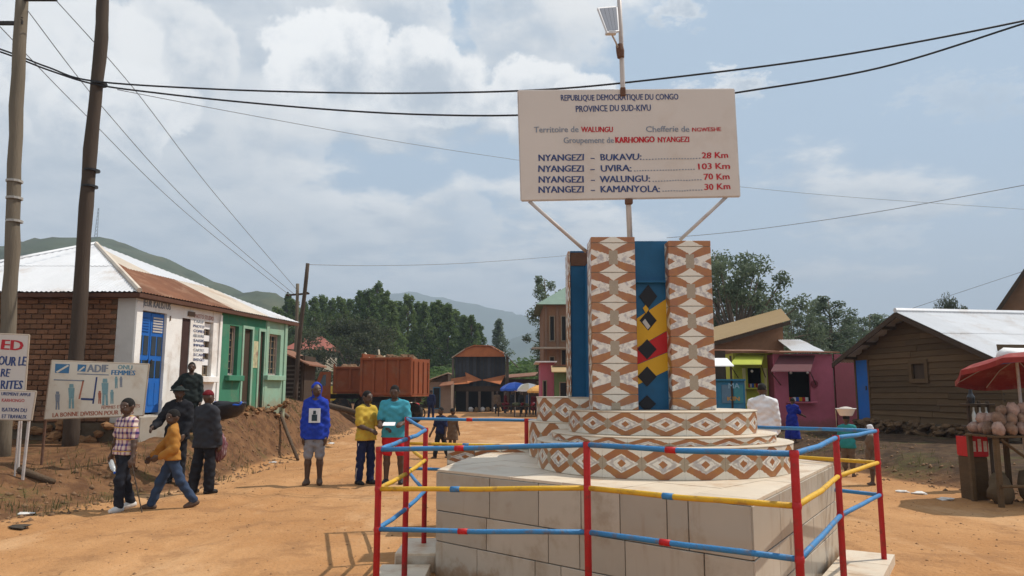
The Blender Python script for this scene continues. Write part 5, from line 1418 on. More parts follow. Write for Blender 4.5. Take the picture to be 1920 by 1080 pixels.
def trunc(p, t, grow=1.):
    a, b, ra, rb, ys = p.a; return C(a, a + (b - a) * t, ra * grow, (ra + (rb - ra) * t) * grow, ys)
_ey = None
def person(label, loc, heading, H, pose, outfit, kid=0., build=1., vox=.0125, group=None, hair=True, face=True):
    global _ey
    P, G = skeleton(H, pose, kid, build)
    t = thing('person', label, 'person', loc, heading, group)
    allp = [p for key in P for p in P[key] if not (isinstance(key, tuple) and key[0] == 'fingers') and key != 'face']
    fine = [p for key in P if (isinstance(key, tuple) and key[0] == 'fingers') or key == 'face' for p in P[key]]
    link('body', sdf_mesh('body', allp + fine, vox, .014 * H), SKIN, t)
    seed = len(WM)
    for (nm, m_, spec) in outfit:
        pr, off, cuts, wr, k = [], .014, [], .0036, .03
        if nm in ('shirt', 'jacket', 'polo_shirt', 'hoodie', 'dress'):
            pr += P['torso'] + P['pelvis']; off = spec.get('off', .016); hem = spec.get('hem', .50) * H
            zt_ = P['pelvis'][0].a[0]
            lowz = hem
            ctr = (P['pelvis'][0].a[0] + P['pelvis'][0].a[1]) / 2
            fl = spec.get('flare', 1.0)
            pr += [C(ctr + np.array([-.045 * H, 0, 0.02 * H]), np.array([ctr[0] - .05 * H * fl, ctr[1], lowz]), .062 * H * build, .062 * H * build * fl, .97), C(ctr + np.array([.045 * H, 0, .02 * H]), np.array([ctr[0] + .05 * H * fl, ctr[1], lowz]), .062 * H * build, .062 * H * build * fl, .97)]
            sl = spec.get('sleeve', .6)
            for s in (-1, 1):
                up = P['upper', s][0]
                if sl <= 1: pr.append(trunc(up, sl, 1.12))
                else:
                    pr.append(up); f2 = P['fore', s]
                    pr += [f2[0], trunc(f2[1], (sl - 1), 1.05)]
            cuts.append(lambda Q, z=hem: z - Q[..., 2])
            nk = G['u']((0, -.012, .865)) * H
            cuts.append(lambda Q, c=nk, r=.042 * H: r - np.linalg.norm(Q - c, axis=-1))
            if spec.get('collar'): pr += [C(G['u']((0, .006, .82)) * H, G['u']((0, .002, .85)) * H, .031 * H, .029 * H)]
        elif nm in ('trousers', 'shorts'):
            pr += P['pelvis']; off = spec.get('off', .013); ln = spec.get('len', 1.9)
            for s in (-1, 1):
                th = P['thigh', s][0]; pr.append(C(th.a[0], th.a[1], th.a[2] * .96, th.a[3] * 1.12) if ln >= 1 else trunc(th, ln, 1.06))
                if ln > 1:
                    cf = P['calf', s]; a, b = cf[0].a[0], cf[1].a[1]; pr.append(C(a, a + (b - a) * (ln - 1), .037 * H * spec.get('cut', 1), .033 * H * spec.get('cut', 1)))
            wz = (G['u']((0, 0, .565)) * H)[2]; cuts.append(lambda Q, z=wz: Q[..., 2] - z)
        elif nm == 'shoes':
            for s in (-1, 1):
                link('shoe', sdf_mesh('shoe', P['foot', s], vox, .02, .010, [lambda Q, z=min(p.a[1][2] for p in P['foot', s]) + .055 * H: Q[..., 2] - z] if pose.get('flat', True) else []), m_, t)
            continue
        elif nm == 'hood':
            hd_ = G['head'] * H; hs = G['hs']; pr = [EL(hd_ + np.array([0, .010 * H, .004 * H]), np.array((.051, .060, .070)) * hs * H), C(G['u']((0, .02, .82)) * H, hd_ + np.array([0, .03 * H, -.03 * H]), .044 * H, .044 * H)]
            off = .004; fdir = G['hn']((0, -.075, .925)) * H
            cuts.append(lambda Q, c=fdir, r=.060 * H * hs: r - np.linalg.norm((Q - c) / np.array([1, 1.0, 1.28]), axis=-1))
        elif nm in ('cap', 'hat'):
            hd_ = G['head'] * H; hs = G['hs']; pr = [EL(hd_ + np.array([0, .002 * H, .006 * H]), np.array((.048, .058, .062)) * hs * H)]; off = .008
            zc = hd_[2] + .018 * H * hs; cuts.append(lambda Q, z=zc: z - Q[..., 2]); k = .012; wr = 0
            if nm == 'cap':
                b0 = G['hn']((0, -.05, .962)) * H; b1 = G['hn']((0, -.095, .957)) * H; pr += [C(b0, b1, .012 * H, .007 * H)] if spec.get('peak', 1) else []
            else:
                pr += [Prim('e', np.array([hd_[0], hd_[1], zc + .010]), np.array((.085, .095, .010)) * hs * H)]
        o = sdf_mesh(nm, pr, vox, k, off, cuts, wr, seed)
        if o: link(nm, o, m_, t)
    if hair:
        hd_ = G['head'] * H; hs = G['hs']; fz = G['hn']((0, -.075, .925)) * H
        o = sdf_mesh('hair', [EL(hd_ + np.array([0, .004 * H, .005 * H]), np.array((.045, .055, .061)) * hs * H)], vox * .8, .01, .005, [lambda Q, z=hd_[2]: (z - Q[..., 2]) - .006 * H + .0, lambda Q, c=fz: .055 * H * hs - np.linalg.norm(Q - c, axis=-1)])
        if o: link('hair', o, HAIR, t)
    if face:
        if _ey is None: q = MB(); q.blob((0, 0, 0), 1., 1, 8, 6, 0); _ey = q.mesh('eye', True)
        for s in (-1, 1):
            link('eye', _ey, EYEW, t, loc=tuple(G['hn']((s * .018, -.0505, .936)) * H), scale=.0058 * H)
    t['_h'] = H
    return t, P, G

def cl(name, rgb, **k): return mat(name, rgb, .9, .22, 7, .3, 120, tuple(min(1, c * 1.2 + .03) for c in rgb), .35, 5, coord='obj', spec=.15, **k)
# checked shirt
m = bpy.data.materials.new('checked_shirt_cloth'); m.use_nodes = True; nt = m.node_tree; b = nt.nodes['Principled BSDF']; b.inputs['Roughness'].default_value = .9
ox, oy, oz = sep(nt, X(nt, nt.nodes.new('ShaderNodeTexCoord').outputs['Object']))
a_ = ((ox + oy * .6) * 13.0).frac(); b_ = (oz * 13.0).frac()
l1, l2 = a_.lt(.42), b_.lt(.42)
c = mixc(nt, l1, (.62, .50, .42), (.30, .16, .22)); c = mixc(nt, l2 * .75, c, (.20, .10, .16)); c = mixc(nt, l1 * l2, c, (.045, .03, .13))
c = mixc(nt, ((oz * 6.5).frac()).lt(.1), c, (.50, .28, .07)); nt.links.new(c.k, b.inputs['Base Color']); CHECK = m; MATS['checked_shirt_cloth'] = m
JEANS_D = cl('dark_jeans', (.018, .020, .028)); JEANS = cl('blue_jeans', (.035, .055, .10)); OCHRE = cl('ochre_jacket_cloth', (.36, .165, .035))
BLACKC = cl('black_suit_cloth', (.018, .018, .022)); CHAR = cl('charcoal_jacket_cloth', (.035, .036, .042)); MAROON = cl('maroon_cap_cloth', (.13, .012, .016))
DGREEN = cl('dark_olive_cloth', (.020, .026, .024)); BLUEH = cl('royal_blue_cloth', (.018, .045, .34)); GREYS = cl('grey_short_cloth', (.22, .22, .24)); YELLOWC = cl('yellow_shirt_cloth', (.50, .34, .05))
NAVYC = cl('navy_trouser_cloth', (.014, .020, .06)); TEAL = cl('teal_polo_cloth', (.06, .31, .40)); REDC = cl('red_short_cloth', (.50, .018, .025)); WHITEC = cl('white_shirt_cloth', (.72, .71, .72))
BLUED = cl('blue_dress_cloth', (.012, .022, .20)); TEALK = cl('teal_child_cloth', (.03, .22, .22)); BROWNC = cl('brown_child_cloth', (.13, .085, .055)); SHOEW = mat('white_shoe', (.6, .58, .55), .6, .1, 20, 0); SHOEB = mat('black_shoe', (.015, .013, .012), .5, .1, 20, 0)
SANDAL = mat('brown_sandal', (.10, .06, .04), .7, .2, 20, 0)
def foot(px, py): p = gnd(px, py, 0); z = tz(p.x, p.y); p = gnd(px, py, z); return (p.x, p.y, tz(p.x, p.y) - .004)
def stand(px, Y, dz=0.): p = at(px, 735, Y); return (p.x, Y, tz(p.x, Y) - .004 + dz)
PI = math.pi

# walking pair of boys
lp = foot(226, 957); plaid = person('boy in a checked short-sleeved shirt and dark jeans walking with a bottle', lp, -.55, 1.46,
    dict(leg={-1: (-.22, .12, .03), 1: (.26, .28, .03)}, toe={-1: -.12}, arm={-1: (-.12, .50, .12, -.1), 1: (.05, .28, .12, -.1)}, turn=.35, curl={-1: .6, 1: .6}),
    [('trousers', JEANS_D, dict(len=1.92)), ('shirt', CHECK, dict(hem=.50, sleeve=.75, collar=1, flare=1.08)), ('shoes', SHOEW, {})], kid=.55, build=.95)
def hand_world(pp, s, extra=(0, 0, 0)):
    t, P, G = pp; H = t['_h']; v = Vector(G['hand', s] * H) + Vector(extra); return WM[t.name] @ v
lp = foot(318, 953); orange = person('boy in an ochre long-sleeved jacket and blue jeans taking a long stride', lp, -1.15, 1.33,
    dict(leg={-1: (.42, .10, .03), 1: (-.38, .22, .03)}, toe={1: -.25}, arm={-1: (.50, .22, .25, -.1), 1: (-.1, .15, 1.15, .25)}, turn=.55, lean=.04, curl={-1: .5, 1: .5}),
    [('trousers', JEANS, dict(len=1.95)), ('jacket', OCHRE, dict(hem=.48, sleeve=1.9, off=.02, flare=1.1, collar=1)), ('shoes', SANDAL, {})], kid=.6, build=.95)
# man in dark suit seen from behind
lp = foot(380, 925); suit = person('man in a dark suit jacket and maroon cap seen from behind', lp, 2.75, 1.57,
    dict(leg={-1: (.02, .04, .06), 1: (-.10, .06, .07)}, arm={-1: (.05, .16, .18, .05), 1: (.05, .12, .25, .05)}, turn=-.2, curl={-1: .8, 1: .6}),
    [('trousers', BLACKC, dict(len=1.96, cut=1.25)), ('jacket', CHAR, dict(hem=.44, sleeve=1.95, off=.024, flare=1.12, collar=1)), ('cap', MAROON, dict(peak=0)), ('shoes', SHOEB, {})], build=1.0, hair=False)
lp = stand(337, 12.6); hatman = person('man in a black jacket and dark brimmed hat behind the boy in ochre', lp, .1, 1.58,
    dict(arm={-1: (.25, .42, .9, .1), 1: (.1, .2, .5, .3)}), [('trousers', BLACKC, dict(len=1.9)), ('shirt', GREYS, dict(hem=.55, sleeve=.2)), ('jacket', BLACKC, dict(hem=.45, sleeve=1.9, off=.026, collar=1)), ('hat', DGREEN, {}), ('shoes', SHOEB, {})], build=.97, hair=False)
lp = stand(357, 15.5); lp = (lp[0], lp[1], at(357, 679, 15.5).z - 1.54); terrace = person('man in dark olive clothes with hand on hip before the white wall', lp, .35, 1.54,
    dict(arm={-1: (-.15, .62, .75, 1.1), 1: (.0, .14, .15, .05)}), [('trousers', DGREEN, dict(len=1.9)), ('shirt', DGREEN, dict(hem=.47, sleeve=1.85, collar=1)), ('shoes', SHOEB, {})])
# hooded youth
lp = foot(587, 908); hood = person('youth in a royal blue hooded top with white print, grey shorts and bare legs', lp, .12, 1.70,
    dict(leg={-1: (.02, .03, .05), 1: (-.02, .03, .04)}, arm={-1: (.0, .10, .08, .02), 1: (.0, .10, .08, .02)}, turn=.45), [('shorts', GREYS, dict(len=.98, off=.018)), ('hoodie', BLUEH, dict(hem=.44, sleeve=1.95, off=.019, flare=1.08)), ('hood', BLUEH, {}), ('shoes', SANDAL, {})], build=.86, hair=False)
t, P, G = hood
def print_patch(t, G, H, z0, z1, w, m_, depth, name='shirt_print'):
    n = 8; vs = []; fs = []
    for i in range(n + 1):
        x = -w / 2 + w * i / n; y = -depth * math.sqrt(max(1 - (x / .2) ** 2, .05)) 
        vs += [(x, y, z0), (x, y, z1)]
    fs = [(2 * i, 2 * i + 2, 2 * i + 3, 2 * i + 1) for i in range(n)]
    q = MB(); q.add(vs, fs); q.add([(x, y + .012, z) for x, y, z in vs], [f[::-1] for f in fs]); return q.build(name, m_, t)
pp = print_patch(t, G, 1.7, 1.03, 1.27, .19, mat('white_print', (.6, .63, .66), .9, .1, 20, 0, coord='obj'), .131)
print_patch(t, G, 1.7, 1.17, 1.23, .045, mat('dark_print', (.03, .05, .06), .9, .5, 40, 0, coord='obj'), .136, 'print_figure')
print_patch(t, G, 1.7, 1.06, 1.165, .09, mat('dark_print', (.03, .05, .06), .9, .5, 40, 0, coord='obj'), .136, 'print_figure')
# pair by the railing
lp = foot(684, 908); yel = person('boy in a yellow T-shirt and navy track trousers turned to the man in teal', lp, .95, 1.57,
    dict(leg={-1: (-.05, .05, .04), 1: (.08, .10, .04)}, arm={-1: (.15, .15, 1.15, .25), 1: (.35, .15, 1.0, .2)}, curl={-1: .5, 1: .5}), [('trousers', NAVYC, dict(len=1.93)), ('shirt', YELLOWC, dict(hem=.47, sleeve=.85, off=.022, flare=1.12)), ('shoes', SHOEB, {})], kid=.2, build=.96)
lp = foot(737, 908); teal = person('man in a teal polo shirt and red shorts reading a paper', lp, -.05, 1.68,
    dict(leg={-1: (.02, .05, .06), 1: (-.04, .05, .06)}, arm={-1: (.12, .22, 1.30, .35), 1: (.12, .22, 1.35, .35)}, nod=.25, curl={-1: .5, 1: .5}), [('shorts', REDC, dict(len=.80, off=.022)), ('polo_shirt', TEAL, dict(hem=.47, sleeve=.8, off=.02, flare=1.06, collar=1)), ('shoes', SHOEB, {})], build=1.05)
t, P, G = yel
for s in (-1, 1):
    a, k_, b_ = P['thigh', s][0].a[0], P['thigh', s][0].a[1], P['calf', s][1].a[1]; o_ = np.array([s * .072, 0, 0])
    o_k = np.array([s * .056, 0, 0]); o_b = np.array([s * .060, 0, 0]); q = MB(); q.path([a + o_, (a + k_) / 2 + (o_ + o_k) / 2 + np.array([s * .004, 0, 0]), k_ + o_k, b_ + o_b], .011, 6); q.build('trouser_stripe', WHITEC, t, smooth=True)
# children and walker further down the street
lp = foot(826, 859); person('child in dark clothes standing behind the railing corner', lp, -.7, 1.18, dict(leg={-1: (.25, .1, .04), 1: (-.2, .15, .04)}, arm={-1: (.2, .3, .3, 0), 1: (.0, .2, .2, 0)}), [('trousers', BLACKC, dict(len=1.9)), ('shirt', NAVYC, dict(hem=.48, sleeve=.8))], kid=.7, vox=.017, face=False)
lp = foot(848, 850); person('child in a brown sleeveless dress beside the dark-clothed child', lp, 2.6, 1.12, dict(arm={-1: (.1, .14, .2, 0), 1: (.1, .14, .2, 0)}), [('dress', BROWNC, dict(hem=.30, sleeve=.3, flare=1.2))], kid=.7, vox=.017, face=False)
lp = foot(808, 786); person('far walker in dark blue beside the parked motorcycle', lp, 2.9, 1.68, dict(leg={-1: (.1, .05, .04), 1: (-.1, .1, .04)}), [('trousers', NAVYC, dict(len=1.9)), ('shirt', NAVYC, dict(hem=.45, sleeve=1.6, off=.02))], vox=.024, face=False)
# right-hand side
lp = stand(1429, 14.); person('man in a white long-sleeved shirt seen from behind, past the monument steps', lp, 2.7, 1.72, dict(arm={-1: (.05, .14, .3, .1), 1: (.05, .14, .3, .1)}, turn=-.3), [('trousers', CHAR, dict(len=1.95)), ('shirt', WHITEC, dict(hem=.45, sleeve=1.9, off=.024, flare=1.1, collar=1)), ('shoes', SHOEB, {})], build=1.08)
lp = stand(1482, 19.5); person('girl in a long dark blue dress leaning in front of the pink kiosk', lp, 2.2, 1.16, dict(lean=.15, arm={-1: (.5, .15, .8, .1), 1: (.6, .15, .6, .1)}), [('dress', BLUED, dict(hem=.10, sleeve=.8, flare=1.5, off=.02))], vox=.018, face=False)
lp = foot(1592, 872); bas = person('child in teal balancing a white basin on the head', lp, 2.4, 1.12, dict(arm={-1: (.3, .5, 1.6, .4), 1: (.1, .2, .2, 0)}), [('trousers', BROWNC, dict(len=1.5)), ('shirt', TEALK, dict(hem=.46, sleeve=.7))], kid=.6, vox=.017, face=False)
hw = WM[bas[0].name] @ Vector(bas[2]['head'] * 1.12)
bn_ = thing('basin', 'white plastic basin carried on the head of the child in teal', 'basin', (hw.x, hw.y, hw.z + .055))
q = MB(); q.lathe([(.10, 0), (.115, .012), (.165, .12), (.185, .13), (.188, .138), (.16, .132), (.11, .02)], 20); q.build('bowl', WHITE_CLOTH, bn_, smooth=True)
q = MB(); q.lathe([(.15, .118), (.10, .155), (.03, .17), (.001, .172)], 14); q.build('load', mat('basin_load', (.5, .45, .4), .9, .3, 20), bn_)
lp = foot(1634, 868); person('small child with a pale head cloth behind the far right railing post', lp, -1.9, .98, dict(), [('dress', BROWNC, dict(hem=.28, sleeve=.9, flare=1.3)), ('hood', WHITEC, {})], kid=.7, vox=.017, hair=False, face=False)
# market crowd, far off
crowd_c = [(932, 776, 1.6, BROWNC, 'a crouching brown shape'), (948, 775, 1.55, MAROON, ''), (962, 776, 1.62, BLACKC, ''), (977, 776, 1.58, CHAR, ''), (990, 777, 1.6, JEANS, ''), (1002, 778, 1.5, MAROON, '')]
names = ['trader in brown at the left end of the umbrella stalls', 'trader in maroon under the blue market umbrella', 'trader in black between blue and white umbrellas', 'trader in charcoal under the white market umbrella', 'trader in denim blue below the orange umbrella', 'short trader in maroon at the right end of the umbrellas']
for i, (px, py, hh, m_, _) in enumerate(crowd_c):
    lp = foot(px, py); person(names[i], lp, i * 1.3, hh, dict(leg={-1: (.1, .1, .05), 1: (-.1, .1, .05)}), [('dress' if i % 2 else 'shirt', m_, dict(hem=.2 if i % 2 else .44, sleeve=1.2, off=.025, flare=1.25)), ('trousers', CHAR, dict(len=1.8))], vox=.03, face=False, hair=False, group='traders under the market umbrellas')
for i, (px, Y, m_, lb) in enumerate(((626, 50, YELLOWC, 'far person in yellow left of the red truck'), (614, 52, WHITEC, 'far person in white left of the one in yellow'), (604, 51, NAVYC, 'far person in navy at the foot of the timber kiosk'))):
    lp = stand(px, Y); person(lb, lp, i * 2., 1.6, dict(), [('dress', m_, dict(hem=.25, sleeve=1., off=.025, flare=1.2))], vox=.03, face=False, hair=False, group='people on the bank by the red trucks')

# things they hold
hp = hand_world(plaid, -1)
bt = thing('water_bottle', 'clear plastic bottle in the hand of the boy in the checked shirt', 'bottle', hp)
bt.rotation_euler = (.5, 2.45, 0); q = MB(); q.lathe([(.028, -.02), (.033, -.01), (.033, .13), (.030, .16), (.012, .20), (.012, .215)], 14)
BOT = bpy.data.materials.new('bottle_plastic'); BOT.use_nodes = True; bb_ = BOT.node_tree.nodes['Principled BSDF']; bb_.inputs['Base Color'].default_value = (.75, .8, .82, 1); bb_.inputs['Roughness'].default_value = .15; bb_.inputs['Transmission Weight'].default_value = .5
q.build('bottle_body', BOT, bt, smooth=True); q = MB(); q.lathe([(.015, .213), (.015, .235), (.012, .238)], 12); q.build('bottle_cap', BLUE_TARP, bt)
hp = hand_world(plaid, 1); g_ = at(268, 935, 9.9)
q = MB(); q.path([hp + Vector((.0, .0, .10)), hp, Vector((g_.x, g_.y, tz(g_.x, g_.y) + .01))], .008, 7)
q.build('walking_stick', POLE_WOOD2, label='thin dark stick held between the two walking boys', cat='stick')
hp = hand_world(suit, 1)
bg_ = thing('carrier_bag', 'crumpled purple and white carrier bag at the side of the man in the suit', 'bag', tuple(at(412, 835, hp.y - .1)))
q = MB(); q.blob((0, 0, -.02), (.11, .07, .22), 3, 14, 9, .22); q.build('bag_body', mat('bag_purple_stripe', (.17, .055, .065), .5, .5, 6, .6, 12, (.6, .55, .55), .9, 9, coord='obj', stretch=(6, 6, .7)), bg_, smooth=True)
q = MB(); q.path([(0, 0, .18), (-.03, 0, .26), (-.05, .02, .30)], .012, 6); q.build('handle', mat('bag_purple', (.12, .04, .06), .6), bg_)
h0, h1 = hand_world(teal, -1), hand_world(teal, 1); c_ = (h0 + h1) / 2 + Vector((0, -.05, .02))
q = MB(); q.box(c_, (.20, .13, .004), Matrix.Rotation(.4, 3, 'X')); q.build('paper', WHITE_CLOTH, label='folded white paper held by the man in teal', cat='paper')
# ------------------------------------------------------------------ utility poles and wires
def pole(label, pts, Y, r0, r1, m, cross=None):
    P = [at(x, y, Y) for x, y in pts]; g = tz(P[0].x, Y); P[0].z = g - .3
    t = thing('utility_pole', label, 'pole', (P[0].x, Y, g))
    n = len(P); fine = []
    for i in range(n - 1):
        for k in range(4):
            p = P[i].lerp(P[i + 1], k / 4); fine.append(p + Vector((random.uniform(-.012, .012), random.uniform(-.01, .01), 0)) * (1 if (i or k) else 0))
    fine.append(P[-1]); m_ = len(fine)
    q = MB(); q.path(fine, [(r0 + (r1 - r0) * i / (m_ - 1)) * random.uniform(.93, 1.06) for i in range(m_)], 12); q.build('trunk', m, t, True, smooth=True)
    return t, P
p1, P1 = pole('pale weathered utility pole at the left edge behind the red and blue notice board', [(10, 800), (16, 600), (25, 420), (31, 200), (43, -30)], 12.9, .125, .105, POLE_WOOD)
for y_, w_ in ((1, .45), (46, .0)):
    c_ = at(44 if y_ < 10 else 36, y_, 12.9)
    q = MB(); q.box(c_ + Vector((.28 if y_ < 10 else -.25, -.05, 0)), (.72, .06, .06)); q.build('cross_arm', STEEL_DARK, p1, True)
    for k in (-.2, .32):
        q = MB(); q.lathe([(.025, 0), (.04, .02), (.03, .05), (.04, .07), (.02, .10)], 10, c_ + Vector((.28 + k if y_ < 10 else -.25 + k, -.05, .03))); q.build('insulator', STEEL_DARK, p1, True)
for y_ in (340, 372, 415):
    c_ = at(27, y_, 12.9); q = MB(); q.path([c_ + Vector((.0, 0, -.02)), c_ + Vector((0, 0, .02))], .134, 12); q.build('wire_band', mat('galvanised_wire', (.35, .33, .30), .5, .2, 30), p1, True)
p2, P2 = pole('darker leaning wooden utility pole rising behind the painted project board', [(130, 846), (146, 640), (158, 440), (174, 230), (190, 70), (195, -30)], 14.0, .135, .112, POLE_WOOD2)
for (x_, y_) in ((172, 320), (168, 350), (186, 158)):
    c_ = at(x_, y_, 14.); q = MB(); q.path([c_ + Vector((.0, 0, -.018)), c_ + Vector((0, 0, .018))], .148, 12); q.build('wire_band', CABLE, p2, True)
p3, P3 = pole('tall thin dark utility pole beyond the green shop front', [(553, 742), (563, 620), (577, 494)], 26.5, .085, .07, POLE_WOOD2)
p4, P4 = pole('shorter utility pole with a cross arm close behind the tall thin one', [(552, 735), (556, 620), (558, 532)], 30, .075, .065, POLE_WOOD)
c_ = at(558, 552, 30); q = MB(); q.box(c_, (.95, .06, .07), Matrix.Rotation(-.08, 3, 'Y')); q.build('cross_arm', TIMBER_DARK, p4, True)
for k in (-.4, 0, .4):
    q = MB(); q.lathe([(.03, 0), (.04, .03), (.03, .06)], 8, c_ + Vector((k, 0, .04))); q.build('insulator', STEEL_DARK, p4, True)

def wire(label, pts, r, m, name='overhead_wire', cat='wire', n=10):
    P = [at(x, y, Y) for x, y, Y in pts]; out = []
    for i in range(len(P) - 1):                    # Catmull-Rom
        a, b_, c, d = P[max(i - 1, 0)], P[i], P[i + 1], P[min(i + 2, len(P) - 1)]
        for k in range(n):
            t = k / n; out.append(.5 * ((2 * b_) + (c - a) * t + (2 * a - 5 * b_ + 4 * c - d) * t * t + (3 * b_ - a - 3 * c + d) * t ** 3))
    out.append(P[-1]); q = MB(); q.path(out, r, 6); q.build(name, m, label=label, cat=cat, smooth=True)
wire('upper thick black cable passing just above the distance board', [(-220, 20, 13.4), (0, 92, 13.5), (90, 126, 13.8), (176, 152, 13.9), (400, 167, 13.8), (640, 174, 13.6), (830, 174, 13.4), (1020, 168, 13.1), (1200, 152, 12.8), (1500, 115, 12.3), (1750, 73, 11.9), (2050, 12, 11.4)], .017, CABLE, 'power_cable', 'cable')
wire('lower thick black cable passing behind the distance board', [(-220, 26, 13.4), (0, 97, 13.5), (90, 131, 13.8), (178, 158, 13.9), (300, 175, 13.8), (460, 192, 13.7), (640, 207, 13.6), (800, 215, 13.4), (970, 216, 13.2), (1180, 204, 12.9), (1380, 174, 12.5), (1650, 127, 12.0), (1920, 44, 11.6), (2060, 0, 11.4)], .017, CABLE, 'power_cable', 'cable')
wire('thin wire from the pale left pole down to the far pole, topmost of three', [(100, -5, 12.9), (250, 165, 15.5), (400, 360, 20), (558, 545, 30)], .009, WIRE)
wire('thin wire from the pale left pole down to the far pole, middle of three', [(52, 20, 12.9), (200, 210, 15.5), (380, 405, 20), (552, 552, 30)], .009, WIRE)
wire('thin wire from the pale left pole down to the far pole, lowest of three', [(0, 50, 12.9), (150, 205, 15.5), (350, 400, 20), (545, 555, 30)], .009, WIRE)
wire('fine wire running right from the top of the tall thin pole', [(578, 496, 26.5), (700, 498, 29), (860, 494, 32), (1030, 482, 36), (1120, 473, 38)], .012, WIRE)
wire('fine grey wire rising to the right above the ochre-roofed house', [(1250, 446, 34), (1400, 432, 32), (1640, 398, 29), (1980, 336, 24)], .013, WIRE)
wire('faint slack wire low in the sky right of the distance board', [(1385, 350, 40), (1600, 370, 42), (1960, 395, 44)], .012, WIRE)
wire('faint wire behind the thick cables left of the distance board', [(220, 168, 16), (480, 218, 20), (760, 268, 26), (970, 300, 32), (1150, 326, 36)], .010, WIRE)
wire('fine drop wire climbing to the brick gable at the right edge', [(1690, 585, 34), (1800, 548, 33.5), (1930, 505, 33)], .012, WIRE)

# ------------------------------------------------------------------ boards on the left
def board(name, label, corners, Y, m, posts, cat='sign', thick=.02):
    TL, TR, BR, BL = [at(x, y, Y) for x, y in corners]
    t = thing(name, label, cat, ((BL.x + BR.x) / 2, Y, tz(BL.x, Y)))
    q = MB(); q.prism([TL, TR, BR, BL], (0, thick, 0)); b_ = q.build('board', m, t, True)
    fr = MB()
    for a, c in ((TL, TR), (TR, BR), (BR, BL), (BL, TL)): fr.tube(a + Vector((0, thick * .5, 0)), c + Vector((0, thick * .5, 0)), .014, n=6)
    fr.build('frame', mat('board_edge', (.42, .34, .26), .7, .2, 10), t, True)
    for (x0, y0, x1, y1, r, mm) in posts:
        a, c = at(x0, y0, Y), at(x1, y1, Y); a.y += thick + r; c.y += thick + r; c.z = tz(c.x, c.y) - .1
        q = MB(); q.tube(a, c, r, n=8); q.build('post', mm, t, True)
    return t, b_, (TL, TR, BR, BL)
def onb(b_, Y, body, x0, y0, x1, y1, h, m, bold=.012):
    a, c = at(x0, y0, Y), at(x1, y1, Y); text(body, m, b_, a, c - a, Vector((0, 0, 1)), (c - a).length, h * Y / FPX, bold, .003)
YA = 12.4
t, b_, cc = board('project_board', 'tilted cream project board painted with blue figures and red lettering', [(97, 676), (279, 683), (268, 779), (83, 786)], YA, SIGN_CREAM, [(90, 700, 75, 868, .022, RUSTY_STEEL), (262, 700, 250, 850, .022, RUSTY_STEEL)])
def paint(b_, Y, pts, m, lift=.003, name='painted_patch'):
    q = MB(); P_ = [at(x, y, Y) for x, y in pts]; q.prism([Vector((p.x, Y - lift, p.z)) for p in P_], (0, lift - .0006, 0)); q.build(name, m, b_, True)
paint(b_, YA, [(104, 682), (131, 683), (129, 700), (103, 699)], BLUEL, name='flag_emblem'); paint(b_, YA, [(105, 697), (108, 699), (130, 686), (127, 684)], SIGN_CREAM, .005, 'flag_stripe')
paint(b_, YA, [(146, 683), (162, 684), (160, 697), (145, 696)], BLUEL, name='flag_emblem'); paint(b_, YA, [(147, 695), (150, 696), (160, 688), (157, 687)], SIGN_CREAM, .005, 'flag_stripe')
onb(b_, YA, 'ADIF', 164, 697, 202, 698, 14, GREYL, .03); onb(b_, YA, 'ONU', 220, 692, 247, 693, 8, TEALL, .03); onb(b_, YA, 'FEMMES', 208, 703, 252, 704, 9, BLUEL, .03)
paint(b_, YA, [(145, 700), (204, 702), (204, 704), (145, 702)], GREYL)
paint(b_, YA, [(101, 711), (158, 713), (158, 715), (101, 713)], GREYL); paint(b_, YA, [(155, 713), (158, 713), (150, 748), (147, 748)], BROWNL)
paint(b_, YA, [(180, 707), (183, 707), (176, 757), (173, 757)], NAVY); paint(b_, YA, [(152, 746), (175, 747), (175, 751), (152, 750)], NAVY)
def figure(x, y, h, m):                                     # little painted people
    k = h / 20.
    paint(b_, YA, [(x - 1.6 * k, y - 20 * k), (x + 1.6 * k, y - 20 * k), (x + 1.8 * k, y - 17 * k), (x - 1.8 * k, y - 17 * k)], m, .0035)
    paint(b_, YA, [(x - 2.6 * k, y - 16.8 * k), (x + 2.6 * k, y - 16.8 * k), (x + 2 * k, y - 8 * k), (x - 2 * k, y - 8 * k)], m, .0035)
    paint(b_, YA, [(x - 2 * k, y - 7.9 * k), (x - .2 * k, y - 7.9 * k), (x - .6 * k, y), (x - 2.2 * k, y)], m, .0035)
    paint(b_, YA, [(x + .2 * k, y - 7.9 * k), (x + 2 * k, y - 7.9 * k), (x + 2.2 * k, y), (x + .6 * k, y)], m, .0035)
for x, y, h, m in ((108, 768, 34, GREYL), (134, 766, 46, TEALL), (197, 760, 50, TEALL), (218, 728, 22, TEALL), (227, 726, 20, GREYL), (210, 757, 26, TEALL), (187, 757, 24, BROWNL)): figure(x, y, h, m)
onb(b_, YA, 'LA BONNE DIVISION POUR TOUS', 98, 782, 250, 776, 8, BROWNL, .02)
onb(b_, YA, 'FEMMES ET ENFANTS', 190, 767, 262, 764, 6, BROWNL, .01)
YB = 11.6
t, b_, cc = board('notice_board', 'tall white notice board with big red and navy capitals, cut by the left edge', [(-120, 622), (54, 628), (46, 738), (-128, 734)], YB, SIGN_WHITE, [(40, 730, 33, 860, .02, GREY_STEEL), (-90, 730, -95, 860, .02, GREY_STEEL)])
onb(b_, YB, 'ED', 0, 656, 40, 657, 19, REDL, .03); onb(b_, YB, 'POUR LE', -12, 684, 47, 686, 17, NAVY, .02); onb(b_, YB, 'RE', 0, 706, 16, 707, 15, NAVY, .02); onb(b_, YB, 'RITES', 0, 729, 40, 730, 16, NAVY, .02)
YC = 11.2
